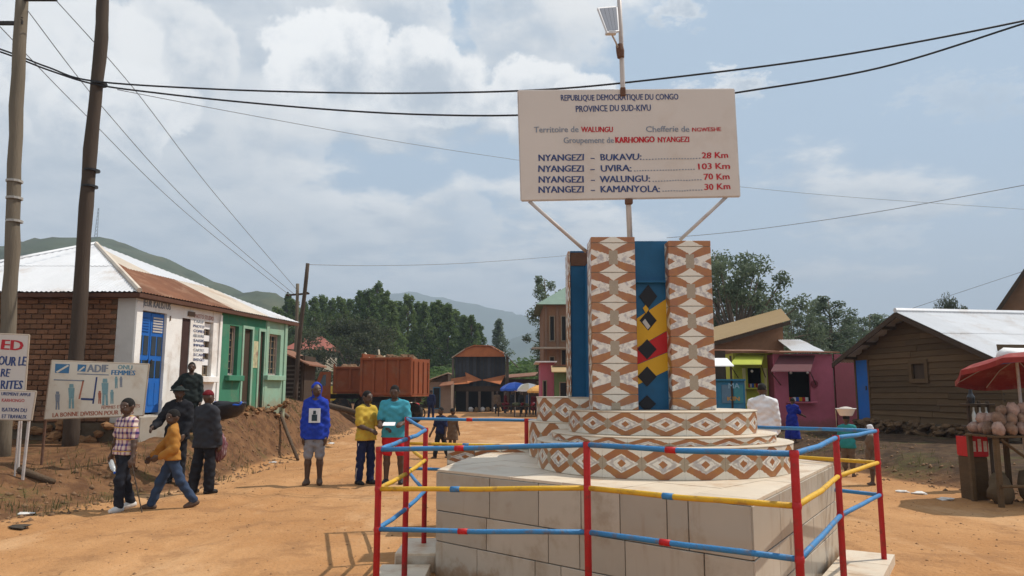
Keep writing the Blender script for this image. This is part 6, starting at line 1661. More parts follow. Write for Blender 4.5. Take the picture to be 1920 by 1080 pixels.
t, b_, cc = board('notice_board', 'small white notice board below the big lettered one, with rows of small dark text', [(-90, 728), (67, 734), (58, 788), (-98, 784)], YC, SIGN_WHITE, [(52, 780, 42, 862, .022, GREY_STEEL), (34, 780, 28, 856, .012, GREY_STEEL)])
onb(b_, YC, 'UREMENT APPUI', 2, 741, 56, 743, 6, NAVY, .02); onb(b_, YC, 'KARHONGO', 3, 753, 45, 754, 6, REDL, .01); onb(b_, YC, 'ISATION DU', 3, 771, 49, 773, 7, NAVY, .02); onb(b_, YC, 'ET TRAVAUX', 3, 784, 49, 785, 7, NAVY, .02)

# ------------------------------------------------------------------ trees
def leafmat(name, rgb, rgb2):
    m = bpy.data.materials.new(name); m.use_nodes = True; nt = m.node_tree; b = nt.nodes['Principled BSDF']; b.inputs['Roughness'].default_value = .65; b.inputs['Specular IOR Level'].default_value = .25
    g = nt.nodes.new('ShaderNodeNewGeometry'); ri = X(nt, g.outputs['Random Per Island'])
    oi = X(nt, nt.nodes.new('ShaderNodeObjectInfo').outputs['Random'])
    nz_ = noise(nt, X(nt, g.outputs['Position']), .55, 3, .5)
    c = mixc(nt, (ri * .55 + nz_ * .6 + oi * .35 - .3), rgb, rgb2); nt.links.new(c.k, b.inputs['Base Color'])
    b.inputs['Transmission Weight'].default_value = 0
    tl_ = nt.nodes.new('ShaderNodeBsdfTranslucent'); nt.links.new(c.k, tl_.inputs[0]); mx = nt.nodes.new('ShaderNodeMixShader'); mx.inputs[0].default_value = .45
    nt.links.new(b.outputs[0], mx.inputs[1]); nt.links.new(tl_.outputs[0], mx.inputs[2]); nt.links.new(mx.outputs[0], nt.nodes['Material Output'].inputs[0])
    return m
L_EUC = leafmat('eucalyptus_leaf', (.058, .105, .033), (.20, .26, .085)); L_DARK = leafmat('dark_bush_leaf', (.040, .050, .024), (.105, .115, .055))
L_GREY = leafmat('grey_green_leaf', (.065, .095, .055), (.19, .23, .14)); L_BUSH = leafmat('bright_bush_leaf', (.055, .11, .028), (.16, .23, .065))
BARK = mat('tree_bark', (.13, .10, .075), .95, .3, 5, .5, 20)
def leaves(centers, radii, n_per, size, seed, droop=.0):
    q = np.random.default_rng(seed); Vs = []; base = []
    for c, r in zip(centers, radii):
        n = n_per
        d = q.normal(size=(n, 3)); d /= np.linalg.norm(d, axis=1)[:, None]; rr = q.random(n) ** (1 / 2.2)
        base.append(np.array(c) + d * rr[:, None] * np.array(r))
    B = np.concatenate(base); n = len(B)
    a = q.normal(size=(n, 3)); a[:, 2] -= droop; a /= np.linalg.norm(a, axis=1)[:, None]; w = q.normal(size=(n, 3)); w -= a * (w * a).sum(1)[:, None]; w /= np.linalg.norm(w, axis=1)[:, None]
    L = size * q.uniform(.6, 1.4, (n, 1)); Wd = L * .42
    V = np.stack([B - a * L * .5, B + w * Wd * .5, B + a * L * .5, B - w * Wd * .5], 1).reshape(-1, 3)
    return V, np.arange(4 * n).reshape(-1, 4)
def tree_proto(kind, seed):
    q = random.Random(seed); tr = MB(); cs, rs = [], []
    if kind == 'euc':            # tall narrow crown, height 1
        tr.path([(0, 0, -.02), (.006, .004, .35), (-.004, 0, .7), (.004, .003, .97)], [.016, .012, .007, .002], 7)
        n = 42
        for i in range(n):
            z = .24 + .74 * (i + .5) / n; wv = .15 * ((1 - z) / .8) ** .8 * min(1, (z - .14) / .10) + .012
            a = i * 2.4 + q.uniform(-.5, .5); rr = wv * q.uniform(.3, .95); c = (rr * math.cos(a), rr * math.sin(a), z)
            tr.path([(0, 0, z - .07), c], [.005, .002], 4); cs.append(c); s_ = q.uniform(.036, .060) * (.42 + .75 * (1 - z)); rs.append((s_ * 1.1, s_ * 1.1, s_ * 1.5))
        npr, sz, dr = 165, .020, .6
    elif kind == 'thin':         # tall airy tree
        tr.path([(0, 0, -.02), (.01, .0, .4), (-.008, .005, .75), (.0, .0, .98)], [.016, .012, .006, .002], 7)
        for i in range(34):
            z = .22 + .76 * (i + .5) / 34; a = i * 2.1 + q.uniform(-.6, .6); rr = (.13 * (1 - abs(z - .62) * 1.3) + .02) * q.uniform(.4, 1.); c = (rr * math.cos(a), rr * math.sin(a), z)
            tr.path([(0, 0, z - .06), c], [.004, .0015], 4); cs.append(c); s_ = q.uniform(.028, .055); rs.append((s_, s_, s_ * 1.15))
        npr, sz, dr = 130, .020, .4
    elif kind == 'spread':       # broad, rising limbs
        tr.path([(0, 0, -.02), (.01, 0, .28), (.0, .01, .45)], [.035, .027, .018], 8)
        for i in range(48):
            a = q.uniform(0, 6.28); el = q.uniform(.0, 1.45); r = q.uniform(.28, .55); c = (r * math.cos(a) * math.cos(el) * .95, r * math.sin(a) * math.cos(el) * .95, .40 + r * math.sin(el) * 1.08)
            m_ = (c[0] * .5, c[1] * .5, .40 + (c[2] - .40) * .45); tr.path([(0, 0, .38), m_, c], [.012, .008, .002], 5); cs.append(c); s_ = q.uniform(.05, .09); rs.append((s_ * 1.1, s_ * 1.1, s_ * 1.05))
        npr, sz, dr = 210, .025, .2
    elif kind == 'dense':        # low dense round crown
        tr.path([(0, 0, -.02), (.02, 0, .3)], [.04, .03], 8)
        for i in range(46):
            a = q.uniform(0, 6.28); el = q.uniform(-.25, 1.5); r = q.uniform(.35, .62); c = (r * math.cos(a) * math.cos(el) * 1.15, r * math.sin(a) * math.cos(el) * 1.15, .38 + r * math.sin(el))
            tr.path([(0, 0, .28), c], [.010, .002], 4); cs.append(c); s_ = q.uniform(.09, .15); rs.append((s_ * 1.2, s_ * 1.2, s_ * .85))
        npr, sz, dr = 260, .038, .1
    else:                        # bush
        for i in range(20):
            a = q.uniform(0, 6.28); el = q.uniform(0, 1.5); r = q.uniform(.25, .6); c = (r * math.cos(a) * math.cos(el) * 1.3, r * math.sin(a) * math.cos(el) * 1.3, .12 + r * math.sin(el)); tr.path([(0, 0, 0), c], [.012, .003], 4)
            cs.append(c); s_ = q.uniform(.12, .2); rs.append((s_ * 1.2, s_ * 1.2, s_ * .8))
        npr, sz, dr = 150, .06, 0
    V, F = leaves(cs, rs, npr, sz, seed, dr)
    return tr.mesh('trunk', True), npmesh('crown', V, F)
PR = {k: [tree_proto(k, 100 + 7 * i + len(k)) for i in range(n)] for k, n in (('euc', 5), ('thin', 2), ('spread', 2), ('dense', 2), ('bush', 3))}
def tree(label, kind, i, px, Y, ptop, lm, wide=1., name='tree', cat='tree', group=None, base=None):
    p = at(px, ptop, Y); g = tz(p.x, Y) if base is None else base; h = p.z - g
    t = thing(name, label, cat, (p.x, Y, g), random.uniform(0, 6.28), group)
    tm, cm = PR[kind][i % len(PR[kind])]
    link('trunk', tm, BARK, t, scale=(h * wide, h * wide, h)); link('crown', cm, lm, t, scale=(h * wide, h * wide, h))
    return t
wood = [(520, 96, 575, 1.2), (540, 104, 552, 1.1), (552, 92, 560, 1.2), (572, 100, 566, 1.2), (590, 90, 556, 1.1), (606, 104, 553, 1.2), (622, 94, 560, 1.2), (640, 86, 556, 1.2), (657, 100, 560, 1.2), (676, 92, 545, 1.1), (692, 86, 541, 1.15), (708, 98, 528, 1.05), (722, 92, 545, 1.1), (736, 84, 563, 1.3),
        (750, 100, 565, 1.2), (766, 90, 551, 1.05), (782, 96, 566, 1.2), (796, 88, 566, 1.25), (812, 100, 566, 1.2), (823, 90, 563, 1.15), (840, 86, 568, 1.25), (856, 98, 580, 1.3), (870, 90, 590, 1.3), (884, 86, 590, 1.25), (898, 92, 606, 1.2)]
sides = ['second', 'third', 'fourth', 'fifth']
for i, (px, Y, pt, w) in enumerate(wood):
    od = ['', 'first', 'second', 'third', 'fourth', 'fifth', 'sixth', 'seventh', 'eighth', 'ninth', 'tenth', 'eleventh', 'twelfth', 'thirteenth', 'fourteenth'][abs(i - 11)]
    lab = f'dark green eucalyptus in the wood, {od} to the {"left" if i < 11 else "right"} of the tallest one'
    if i == 11: lab = 'tallest eucalyptus of the wood, its top above all others behind the trucks'
    elif i == 0: lab = 'leftmost eucalyptus of the wood, mostly hidden by the pole and shop roof'
    elif i == len(wood) - 1: lab = 'rightmost and lowest eucalyptus at the end of the wood'
    elif i == 15: lab = 'slender eucalyptus top sticking up right of the tallest one'
    tree(lab, 'euc', i, px, Y, pt, L_EUC, w * 1.12, 'eucalyptus', 'tree', 'eucalyptus wood behind the trucks')
tree('dense dark rounded tree standing before the wood beside the red-roofed house', 'dense', 0, 664, 70, 602, L_DARK, 1.08, 'dense_tree')
tree('lone light green tree between the wood and the brick building', 'euc', 2, 935, 110, 598, L_GREY, 1.5, 'lone_tree')
tree('tall airy tree at the left corner of the green-roofed brick building', 'thin', 0, 1021, 58, 518, L_GREY, 1.15, 'tall_tree')
tree('big spreading tree rising behind the right pillar and ochre roof', 'spread', 0, 1372, 40, 474, L_GREY, 1.0, 'spreading_tree')
tree('thin leafy tree in front of the big spreading one, behind the pillar', 'thin', 1, 1340, 44, 470, L_GREY, 1.6, 'thin_tree')
rt = [(1482, 50, 574, 'spread', .8, 'feathery tree just right of the ochre roof end'), (1512, 56, 560, 'thin', 1.9, 'upright feathery tree, second right of the ochre roof'), (1552, 52, 556, 'thin', 1.9, 'tallest feathery tree of the group between ochre roof and hut'), (1585, 58, 585, 'spread', .8, 'rounded tree between the tallest feathery tree and the hut'), (1630, 60, 588, 'thin', 2.2, 'tree whose top shows along the left slope of the hut roof'), (1668, 66, 592, 'spread', .9, 'low spreading tree nearest the peak of the hut roof'), (1776, 60, 565, 'dense', .36, 'small round treetop peeking over the ridge of the tin hut roof')]
for i, (px, Y, pt, k, w, lb) in enumerate(rt): tree(lb, k, i, px, Y, pt, L_GREY if k != 'dense' else L_DARK, w, 'tree')
bs_ = [(700, 72, 672), (730, 75, 664), (762, 72, 668), (800, 74, 672), (832, 78, 668), (866, 80, 664), (650, 80, 668), (905, 88, 662), (935, 90, 655), (965, 92, 650), (990, 96, 645), (1006, 84, 655), (610, 82, 672), (560, 84, 655)]
rks = ['leftmost', 'second from the left', 'third from the left', 'fourth from the left', 'fifth from the left', 'sixth from the left', 'seventh from the left', 'seventh from the right', 'sixth from the right', 'fifth from the right', 'fourth from the right', 'third from the right', 'second from the right', 'rightmost']
for i, (px, Y, pt) in enumerate(bs_):
    rk_ = rks[sorted(b_[0] for b_ in bs_).index(px)]
    tree(f'leafy green bush at the foot of the wood, {rk_}', 'bush', i, px, Y, pt, L_BUSH if i % 3 else L_EUC, 1.6, 'bush', 'bush', 'bushes at the foot of the wood')
tree('rounded bush on the bank in front of the red-roofed house', 'bush', 1, 594, 66, 690, L_GREY, 1.4, 'bush', 'bush')
# radio mast on the hill
mb = at(181, 446, 420); mt = thing('radio_mast', 'thin lattice radio mast on the green hill top', 'mast', (mb.x, 420, mb.z - 3))
q = MB(); top = at(182, 390, 420).z - mb.z + 3
for s_ in ((-.9, -.9), (.9, -.9), (0, .9)): q.tube((s_[0], s_[1], 0), (s_[0] * .3, s_[1] * .3, top), .16, .12, 5)
for k in range(10):
    z_ = top * k / 10; w_ = .9 - .6 * k / 10; q.tube((-w_, -w_, z_), (w_ * .93, -w_ * .93, z_ + top / 10), .09, n=4); q.tube((w_, -w_, z_), (-w_ * .93, -w_ * .93, z_ + top / 10), .09, n=4)
q.build('lattice', WIRE, mt)

# ------------------------------------------------------------------ lorries, motorcycle
def tipper(label, loc, rz, L=4.4, Wd=2.4, z0=1.15, Hb=1.55, ribs=6, cab=True, tilt=0., hood=1.7):
    t = thing('tipper_truck', label, 'truck', loc, rz)
    x0 = -L / 2; x1 = L / 2; th = .06
    q = MB(); q.bx(x0, x1, -Wd / 2, -Wd / 2 + th, z0, z0 + Hb, .01); sd = q.build('side_panel', TRUCK_RED, t)
    q = MB(); q.bx(x0, x1, Wd / 2 - th, Wd / 2, z0, z0 + Hb, .01); sd2 = q.build('side_panel', TRUCK_RED, t)
    q = MB(); q.bx(x1 - th, x1, -Wd / 2 + th, Wd / 2 - th, z0, z0 + Hb * .97, .01); tg = q.build('tailgate', TRUCK_RED, t)
    q = MB(); q.bx(x0, x0 + th, -Wd / 2 + th, Wd / 2 - th, z0, z0 + Hb * 1.12, .01); q.build('headboard', TRUCK_RED, t)
    q = MB(); q.bx(x0, x1, -Wd / 2, Wd / 2, z0 - .10, z0 - .002); q.build('bed', TRUCK_RED, t)
    for k in range(ribs):
        xx = x0 + .06 + (L - .12) * k / (ribs - 1)
        for sgn, par in ((-1, sd), (1, sd2)):
            q = MB(); q.bx(xx - .06, xx + .06, sgn * (Wd / 2 + .001), sgn * (Wd / 2 + .075), z0 + .02, z0 + Hb - .1, .008); q.build('rib', TRUCK_RED, par)
    for sgn, par in ((-1, sd), (1, sd2)):
        for zz_ in (z0 + Hb - .10, z0 - .02):
            q = MB(); q.bx(x0, x1, sgn * (Wd / 2 + .002), sgn * (Wd / 2 + .09), zz_, zz_ + .11, .01); q.build('rail', TRUCK_RED, par)
    for k in range(4):
        yy = -Wd / 2 + .2 + (Wd - .4) * k / 3; q = MB(); q.bx(x1 + .001, x1 + .06, yy - .05, yy + .05, z0 + .05, z0 + Hb * .9, .008); q.build('rib', TRUCK_RED, tg)
    for k in range(14):
        q = MB(); q.blob((random.uniform(x0 + .4, x1 - .4), random.uniform(-.8, .8), z0 + Hb - .12), random.uniform(.16, .34), k, 8, 5, .3); q.build('load', mat('load_earth', (.17, .095, .05), .95, .3, 4, .5), t)
    xf = x0 - (hood + .1 if cab else .2)
    q = MB()
    for yy in (-.42, .42): q.bx(xf, x1 - .1, yy - .06, yy + .06, z0 - .36, z0 - .12)
    for xx in np.linspace(xf + .2, x1 - .3, 5): q.bx(xx - .05, xx + .05, -.36, .36, z0 - .34, z0 - .16)
    q.build('chassis', STEEL_DARK, t)
    wr_ = .52
    axles = [x1 - .75, x1 - 1.95] + ([xf + .55] if cab else [x0 + .5])
    for xx in axles:
        for sgn in (-1, 1):
            w = MB(); n = 20; prof = [(.20, -.14), (wr_ - .06, -.15), (wr_, -.10), (wr_, .10), (wr_ - .06, .15), (.20, .14)]
            w.lathe(prof, n); M_ = Matrix.Rotation(math.pi / 2, 3, 'X')
            w.v = [tuple(M_ @ Vector(p) + Vector((xx, sgn * (Wd / 2 - .22), wr_))) for p in w.v]; wo_ = w.build('wheel', TYRE, t)
            r_ = MB(); r_.lathe([(.24, -.02), (.24, .02), (.12, .03), (.05, .06)], 14); r_.v = [tuple(M_ @ Vector(p) * 1 + Vector((xx, sgn * (Wd / 2 - .06), wr_))) for p in r_.v]; r_.build('rim', STEEL_DARK, wo_)
        q = MB(); q.tube((xx, -Wd / 2 + .2, wr_), (xx, Wd / 2 - .2, wr_), .08); q.build('axle', STEEL_DARK, t)
    if cab:
        q = MB(); c0, c1 = xf, x0 - .12
        q.prism([(c0, -1.1, .75), (c1, -1.1, .75), (c1, -1.1, 2.35), (c0 + .55, -1.1, 2.35), (c0 + .3, -1.1, 1.65), (c0, -1.1, 1.55)], (0, 2.2, 0)); cb = q.build('cab', TRUCK_RED, t)
        for sgn in (-1, 1):
            q = MB(); q.prism([(c0 + .5, sgn * 1.101, 1.65), (c1 - .25, sgn * 1.101, 1.65), (c1 - .25, sgn * 1.101, 2.2), (c0 + .7, sgn * 1.101, 2.2)], (0, sgn * .006, 0)); q.build('side_window', GLASS, cb)
            q = MB(); q.bx(c0 + .45, c1 - .2, sgn * 1.1, sgn * 1.115, .85, 1.6); q.build('door', TRUCK_RED, cb)
            q = MB(); q.blob((c0 - .01, sgn * .8, 1.15), .12, 1, 10, 6, 0); q.build('headlight', GLASS, cb, smooth=True)
        q = MB(); q.prism([(c0 + .31, -.95, 1.7), (c0 + .31, .95, 1.7), (c0 + .53, .95, 2.28), (c0 + .53, -.95, 2.28)], (-.01, 0, .004)); q.build('windscreen', GLASS, cb)
        q = MB(); q.bx(c0 - .12, c0 - .002, -1.15, 1.15, .6, .85, .02); q.build('bumper', STEEL_DARK, t)
    return t
p = at(741, 735, 36.5); tk = tipper('rust-red tipper truck with a tall ribbed body loaded above the rim', (p.x, 36.5, tz(p.x, 36.5) - .02), R(-14), 2.6, 2.3, 1.45, 1.72, 5, False)
p = at(668, 735, 39.5); tk2 = tipper('lower rust-red truck half hidden behind the tall tipper, facing left', (p.x, 39.5, tz(p.x, 39.5) - .02), R(14), 2.4, 2.2, 1.35, 1.25, 4, True, hood=1.1)
q = MB(); a = at(706, 668, 36.3)
for (x0, y0, x1, y1) in ((694, 674, 684, 662), (712, 672, 710, 656), (716, 672, 722, 668)): q.tube(at(x0, y0, 36.4), at(x1, y1, 36.6), .05, n=6)
q.build('board_load', mat('pale_board', (.5, .42, .3), .8, .1, 5), tk, True)
# motorcycle
gp = gnd(790, 782, 0); mc = thing('motorcycle', 'small motorcycle with pale load parked right of the tipper truck', 'motorcycle', (gp.x, 44, tz(gp.x, 44)), R(55))
for xx in (-.62, .62):
    w = MB(); n = 20
    for k in range(n):
        a0, a1 = 2 * PI * k / n, 2 * PI * (k + 1) / n; w.tube((xx + .28 * math.cos(a0), 0, .31 + .28 * math.sin(a0)), (xx + .28 * math.cos(a1), 0, .31 + .28 * math.sin(a1)), .045, n=6)
    wl = w.build('wheel', TYRE, mc); s_ = MB()
    for k in range(6): s_.tube((xx, 0, .31), (xx + .26 * math.cos(k * PI / 3), 0, .31 + .26 * math.sin(k * PI / 3)), .008, n=4)
    s_.build('spokes', STEEL_DARK, wl)
q = MB(); q.path([(-.62, 0, .31), (-.1, 0, .42), (.35, 0, .85), (.62, 0, .31)], .035, 6); q.box((-.02, 0, .42), (.36, .22, .28)); q.build('frame', STEEL_DARK, mc)
q = MB(); q.blob((.12, 0, .82), (.27, .13, .12), 2, 12, 7, 0); q.build('fuel_tank', FLAG_RED, mc, smooth=True)
q = MB(); q.box((-.36, 0, .82), (.62, .22, .09), None, .03); q.build('seat', BLACK_BAG, mc)
q = MB(); q.path([(.40, -.36, 1.0), (.42, 0, .96), (.40, .36, 1.0)], .016, 6); q.build('handlebar', STEEL_DARK, mc)
q = MB(); q.blob((-.55, 0, 1.02), (.26, .22, .2), 5, 10, 6, .2); q.build('load', WHITE_CLOTH, mc)

# ------------------------------------------------------------------ market umbrellas
def umbrella(label, px, py, Y, r, drop, m, m2=None, top=None, tilt=0., ribs=8, group=None, base=None):
    p = at(px, py, Y); g = tz(p.x, Y) if base is None else base
    t = thing('market_umbrella', label, 'umbrella', (p.x, Y, g), 0, group)
    h = p.z - g
    q = MB(); q.tube((0, 0, -.1), (0, 0, h), .022, n=8); q.build('pole', GREY_STEEL, t)
    n = ribs * 3; rings = ((.02, 0), (.45, -.18), (.8, -.58), (1., -.95)); vs = [(0, 0, h + .03)]
    for (f, d) in rings[1:]:
        for k in range(n):
            a = 2 * PI * k / n; sc = 1 - .05 * (1 - math.cos(ribs * a)) * f; sag = -.045 * (1 - math.cos(ribs * a)) * f * drop
            vs.append((r * f * sc * math.cos(a), r * f * sc * math.sin(a), h + .03 + d * drop + sag))
    Tm = Matrix.Translation((0, 0, h)) @ Matrix.Rotation(tilt, 4, 'X') @ Matrix.Translation((0, 0, -h)); vs = [tuple(Tm @ Vector(v_)) for v_ in vs]
    def face(i0, i1): return [(1 + i0 * n + k, 1 + i1 * n + k, 1 + i1 * n + (k + 1) % n, 1 + i0 * n + (k + 1) % n) for k in range(n)]
    for j, mm in ((0, m), (1, m2 or m)):
        f = [(0, 1 + k, 1 + (k + 1) % n) for k in range(n) if k // 3 % 2 == j] + [x for i in (0, 1) for kk, x in enumerate(face(i, i + 1)) if kk // 3 % 2 == j]
        fl = f
        q = MB(); q.add(vs, fl); v2 = [(x, y, z - .006) for x, y, z in vs]; q.add(v2, [c[::-1] for c in fl]); q.build('canopy', mm, t)
    q = MB()
    for k in range(n):
        a, b_ = 1 + 2 * n + k, 1 + 2 * n + (k + 1) % n; A, B_ = Vector(vs[a]), Vector(vs[b_]); dn = Vector((0, 0, -.13 * drop / .45))
        q.add([A, B_, B_ * .995 + dn, A * .995 + dn], [(0, 1, 2, 3)])
    q.build('valance', m, t)
    for k in range(ribs):
        a = 2 * PI * k / ribs; q = MB(); q.path([(0, 0, h - .01), (r * .5 * math.cos(a), r * .5 * math.sin(a), h - .25 * drop), (r * .97 * math.cos(a), r * .97 * math.sin(a), h - .95 * drop)], .007, 5); q.v = [tuple(Tm @ Vector(v_)) for v_ in q.v]; q.build('rib', GREY_STEEL, t)
    if top:
        q = MB(); q.blob((0, 0, h + .05), (.28, .28, .10), 4, 12, 6, .25); q.build('top_cover', top, t, smooth=True)
    return t
YU = 10.9
ub = umbrella('faded red market umbrella over the goods table before the hut', 1906, 672, YU, .86, .22, RED_TARP, None, WHITE_CLOTH, tilt=-.26)
pB = at(1880, 680, YU); q = MB(); q.prism([(-.55, -.30, 0), (-.05, -.42, .06), (-.02, -.16, .15), (-.40, -.10, .10)], (0, 0, .012)); 
q.v = [tuple(Vector(v_) + Vector((0, 0, at(1906, 672, YU).z - tz(pB.x, YU) - .13))) for v_ in q.v]; q.build('blue_patch', mat('umbrella_blue', (.12, .16, .42), .8, .1, 5), ub)
umbrella('blue market umbrella, leftmost of the three stalls', 966, 717, 50, 1.0, .45, BLUE_TARP, None, None, group='market umbrellas down the street')
umbrella('white and pale market umbrella between the blue and orange ones', 991, 719, 49.5, .95, .42, WHITE_CLOTH, mat('cream_cloth', (.6, .52, .38), .9, .1, 6), None, group='market umbrellas down the street')
umbrella('orange market umbrella, rightmost of the three stalls', 1015, 722, 48, .9, .4, mat('orange_cloth', (.68, .36, .10), .85, .1, 6), None, None, group='market umbrellas down the street')
for i, (px, Y, lb) in enumerate(((955, 48.6, 'heaped dark produce table below the blue umbrella'), (985, 48.2, 'heaped produce table below the white umbrella'), (1006, 47, 'heaped produce table below the orange umbrella'))):
    p = at(px, 735, Y); g = tz(p.x, Y); t = thing('produce_table', lb, 'table', (p.x, Y, g), 0, 'produce tables under the umbrellas')
    q = MB(); q.bx(-.8, .8, -.35, .35, .62, .68); q.build('table_top', TIMBER_DARK, t)
    for sx_ in (-.7, .7):
        for sy_ in (-.28, .28): q = MB(); q.tube((sx_, sy_, 0), (sx_, sy_, .62), .035, n=6); q.build('leg', TIMBER_DARK, t)
    for k in range(14): q = MB(); q.blob((random.uniform(-.7, .7), random.uniform(-.28, .28), .76), random.uniform(.08, .15), k, 7, 5, .25); q.build('produce', (mat('produce_brown', (.10, .055, .03), .9), MAROON, L_DARK, WHITE_CLOTH)[k % 4 if k % 7 == 0 else k % 3], t)

# goods table at the right edge
p0, p1_ = at(1842, 815, 10.6), at(1990, 815, 10.6); zt_ = p0.z; g = tz(p0.x + .4, 10.6)
tb = thing('goods_table', 'rough wooden table of bagged onions at the right edge under the red umbrella', 'table', ((p0.x + p1_.x) / 2, 10.6, g))
for k in range(4): q = MB(); q.bx(p0.x, p1_.x, 10.35 + k * .17, 10.505 + k * .17, zt_ - .03, zt_, .004); q.build('plank', PLANK, tb, True)
for xx in (p0.x + .03, (p0.x + p1_.x) / 2, p1_.x - .1):
    for yy in (10.38, 10.98): q = MB(); q.bx(xx, xx + .06, yy, yy + .06, g - .1, zt_ - .03, .004); q.build('leg', PLANK, tb, True)
q = MB(); q.tube((p0.x + .05, 10.36, g + .28), (p1_.x - .05, 10.36, g + .28), .022, n=6); q.build('stretcher', PLANK, tb, True)
q = MB(); q.tube((p0.x + .1, 10.37, zt_ - .05), (p0.x + .5, 10.37, zt_ - .36), .02, n=6); q.build('brace', PLANK, tb, True)
BAGM = mat('onion_bag_net', (.30, .19, .15), .6, .5, 18, .5, 30, (.52, .44, .38), .6, 12, rand=.3)
kk = 0; BAGM2 = mat('brown_bag_net', (.20, .12, .08), .7, .5, 18, .5, 30, (.38, .29, .22), .6, 12, rand=.3)
obm = []
for i in range(4): q = MB(); q.blob((0, 0, 0), (.085, .085, .095), 60 + i, 10, 7, .16); obm.append(q.mesh('onion_bag', True))
for lay, (nx_, ny_) in enumerate(((7, 4), (6, 3), (4, 1))):
    for i in range(nx_):
        for j in range(ny_):
            x_ = p0.x + .10 + lay * .08 + i * .165 + random.uniform(-.02, .02); y_ = 10.42 + lay * .08 + j * .165 + random.uniform(-.02, .02)
            o = link('onion_bag', obm[kk % 4], (BAGM, BAGM2, BAGM)[kk % 3], None, loc=(x_, y_, zt_ + .085 + lay * .125), rot=(random.uniform(-.3, .3), random.uniform(-.3, .3), random.uniform(0, 6)), scale=(random.uniform(.8, 1.15), random.uniform(.8, 1.15), random.uniform(.75, 1.2)))
            tag(o, 'netted bag of pale pink onions heaped on the rough table at the right edge', 'onion bag', 'onion bags heaped on the goods table'); kk += 1
for i, (xx, ss, lb) in enumerate(((.28, .23, 'jute sack slumped under the left end of the goods table'), (.75, .27, 'larger jute sack under the right end of the goods table'))):
    q = MB(); q.blob((p0.x + xx, 10.75, g + ss * .8), (ss * .75, ss * .6, ss), 70 + i, 12, 8, .18); q.build('sack', mat('jute_sack', (.12, .085, .05), .95, .3, 6, .4), label=lb, cat='sack', smooth=True)
# red crate with bottles and the small bottle rack
c0 = at(1804, 818, 11.2); c1 = at(1841, 853, 11.2); g = tz((c0.x + c1.x) / 2, 11.2)
cr = thing('drinks_crate', 'red plastic drinks crate with faded white print beside the goods table', 'crate', ((c0.x + c1.x) / 2, 11.2, c1.z))
w_, h_ = c1.x - c0.x, c0.z - c1.z; q = MB()
q.bx(-w_ / 2, w_ / 2, -.16, -.145, 0, h_); q.bx(-w_ / 2, w_ / 2, .145, .16, 0, h_); q.bx(-w_ / 2, -w_ / 2 + .015, -.145, .145, 0, h_); q.bx(w_ / 2 - .015, w_ / 2, -.145, .145, 0, h_); q.bx(-w_ / 2, w_ / 2, -.145, .145, -.015, -.001); q.build('crate_body', FLAG_RED, cr)
for k in range(3): q = MB(); xx = -w_ / 2 + .04 + k * w_ / 3.3; q.bx(xx, xx + .05, -.163, -.1605, .06, h_ - .06 + .03 * (k % 2)); q.build('printed_mark', mat('crate_print', (.55, .45, .40), .7, .4, 30), cr)
for k in range(3):
    for j in range(2): q = MB(); q.lathe([(.028, .02), (.03, .16), (.012, .22), (.012, .26)], 8, (-w_ / 2 + .06 + k * .085, -.06 + .12 * j, 0)); q.build('bottle', GLASS, cr)
q = MB(); q.bx(c0.x + .0, c1.x + .0, 11.07, 11.35, g - .05, c1.z - .02, .01); q.build('box_stand', PLANK, label='upturned brown wooden box under the red drinks crate', cat='box')
r0, r1 = at(1812, 752, 12.2), at(1858, 812, 12.2); g = tz(r0.x, 12.2)
rk = thing('bottle_rack', 'small dark wooden stand with glass bottles behind the red crate', 'rack', ((r0.x + r1.x) / 2, 12.2, g))
for xx in (r0.x, (r0.x + r1.x) / 2, r1.x - .04):
    q = MB(); q.bx(xx, xx + .04, 12.18, 12.22, g - .1, r0.z, .003); q.build('post', TIMBER_DARK, rk, True)
for zz_ in (r0.z - .04, r1.z + .12, r1.z - .05): q = MB(); q.bx(r0.x - .03, r1.x + .03, 12.08, 12.36, zz_ - .03, zz_, .003); q.build('shelf', TIMBER_DARK, rk, True)
for k in range(3): q = MB(); q.lathe([(.03, 0), (.032, .17), (.013, .23), (.013, .29)], 10, (r0.x + .08 + k * .10, 12.16, r1.z + .121)); q.build('bottle', mat('milky_bottle', (.55, .58, .55), .2, .1, 10, spec=.6), rk, True)
q = MB(); q.lathe([(.05, 0), (.06, .1), (.03, .16), (.02, .26)], 10, ((r0.x + r1.x) / 2 - .1, 12.2, r0.z - .039)); q.build('jug', BLACK_BAG, rk, True)

# ------------------------------------------------------------------ loose things on the banks
p = at(425, 765, 15.2); g = tz(p.x, 15.2)
bd = thing('bundle', 'dark tarpaulin bundle with a blue rim lying on the bank below the green window', 'bundle', (p.x, 15.2, max(g, p.z - .22)))
q = MB(); q.lathe([(.20, 0), (.30, .10), (.34, .26), (.33, .30), (.27, .25), (.18, .2)], 18); q.v = [(x * 1.15, y * .7, z + .05 * math.sin(x * 6)) for x, y, z in q.v]; q.build('tub', BLACK_BAG, bd, smooth=True)
q = MB(); n = 24; q.path([(.36 * math.cos(PI * k / n - .6), -.22 * math.sin(PI * k / n + .5), .31 + .03 * math.sin(2.3 * math.cos(2 * PI * k / n))) for k in range(n + 1)], .018, 7); q.build('rim', BLUE_TARP, bd, smooth=True)
q = MB(); q.blob((0, 0, .26), (.30, .19, .10), 9, 12, 6, .25); q.build('contents', CHAR, bd, smooth=True)
def log(label, a, b_, r, m=LOG):
    a, b_ = Vector(a), Vector(b_); pts = [a.lerp(b_, f) + Vector((random.uniform(-.03, .03), 0, random.uniform(-.02, .02))) for f in (0, .3, .6, 1)]
    q = MB(); q.path(pts, [r, r * 1.05, r * .95, r * .85], 9); q.build('log', m, label=label, cat='log', smooth=True)
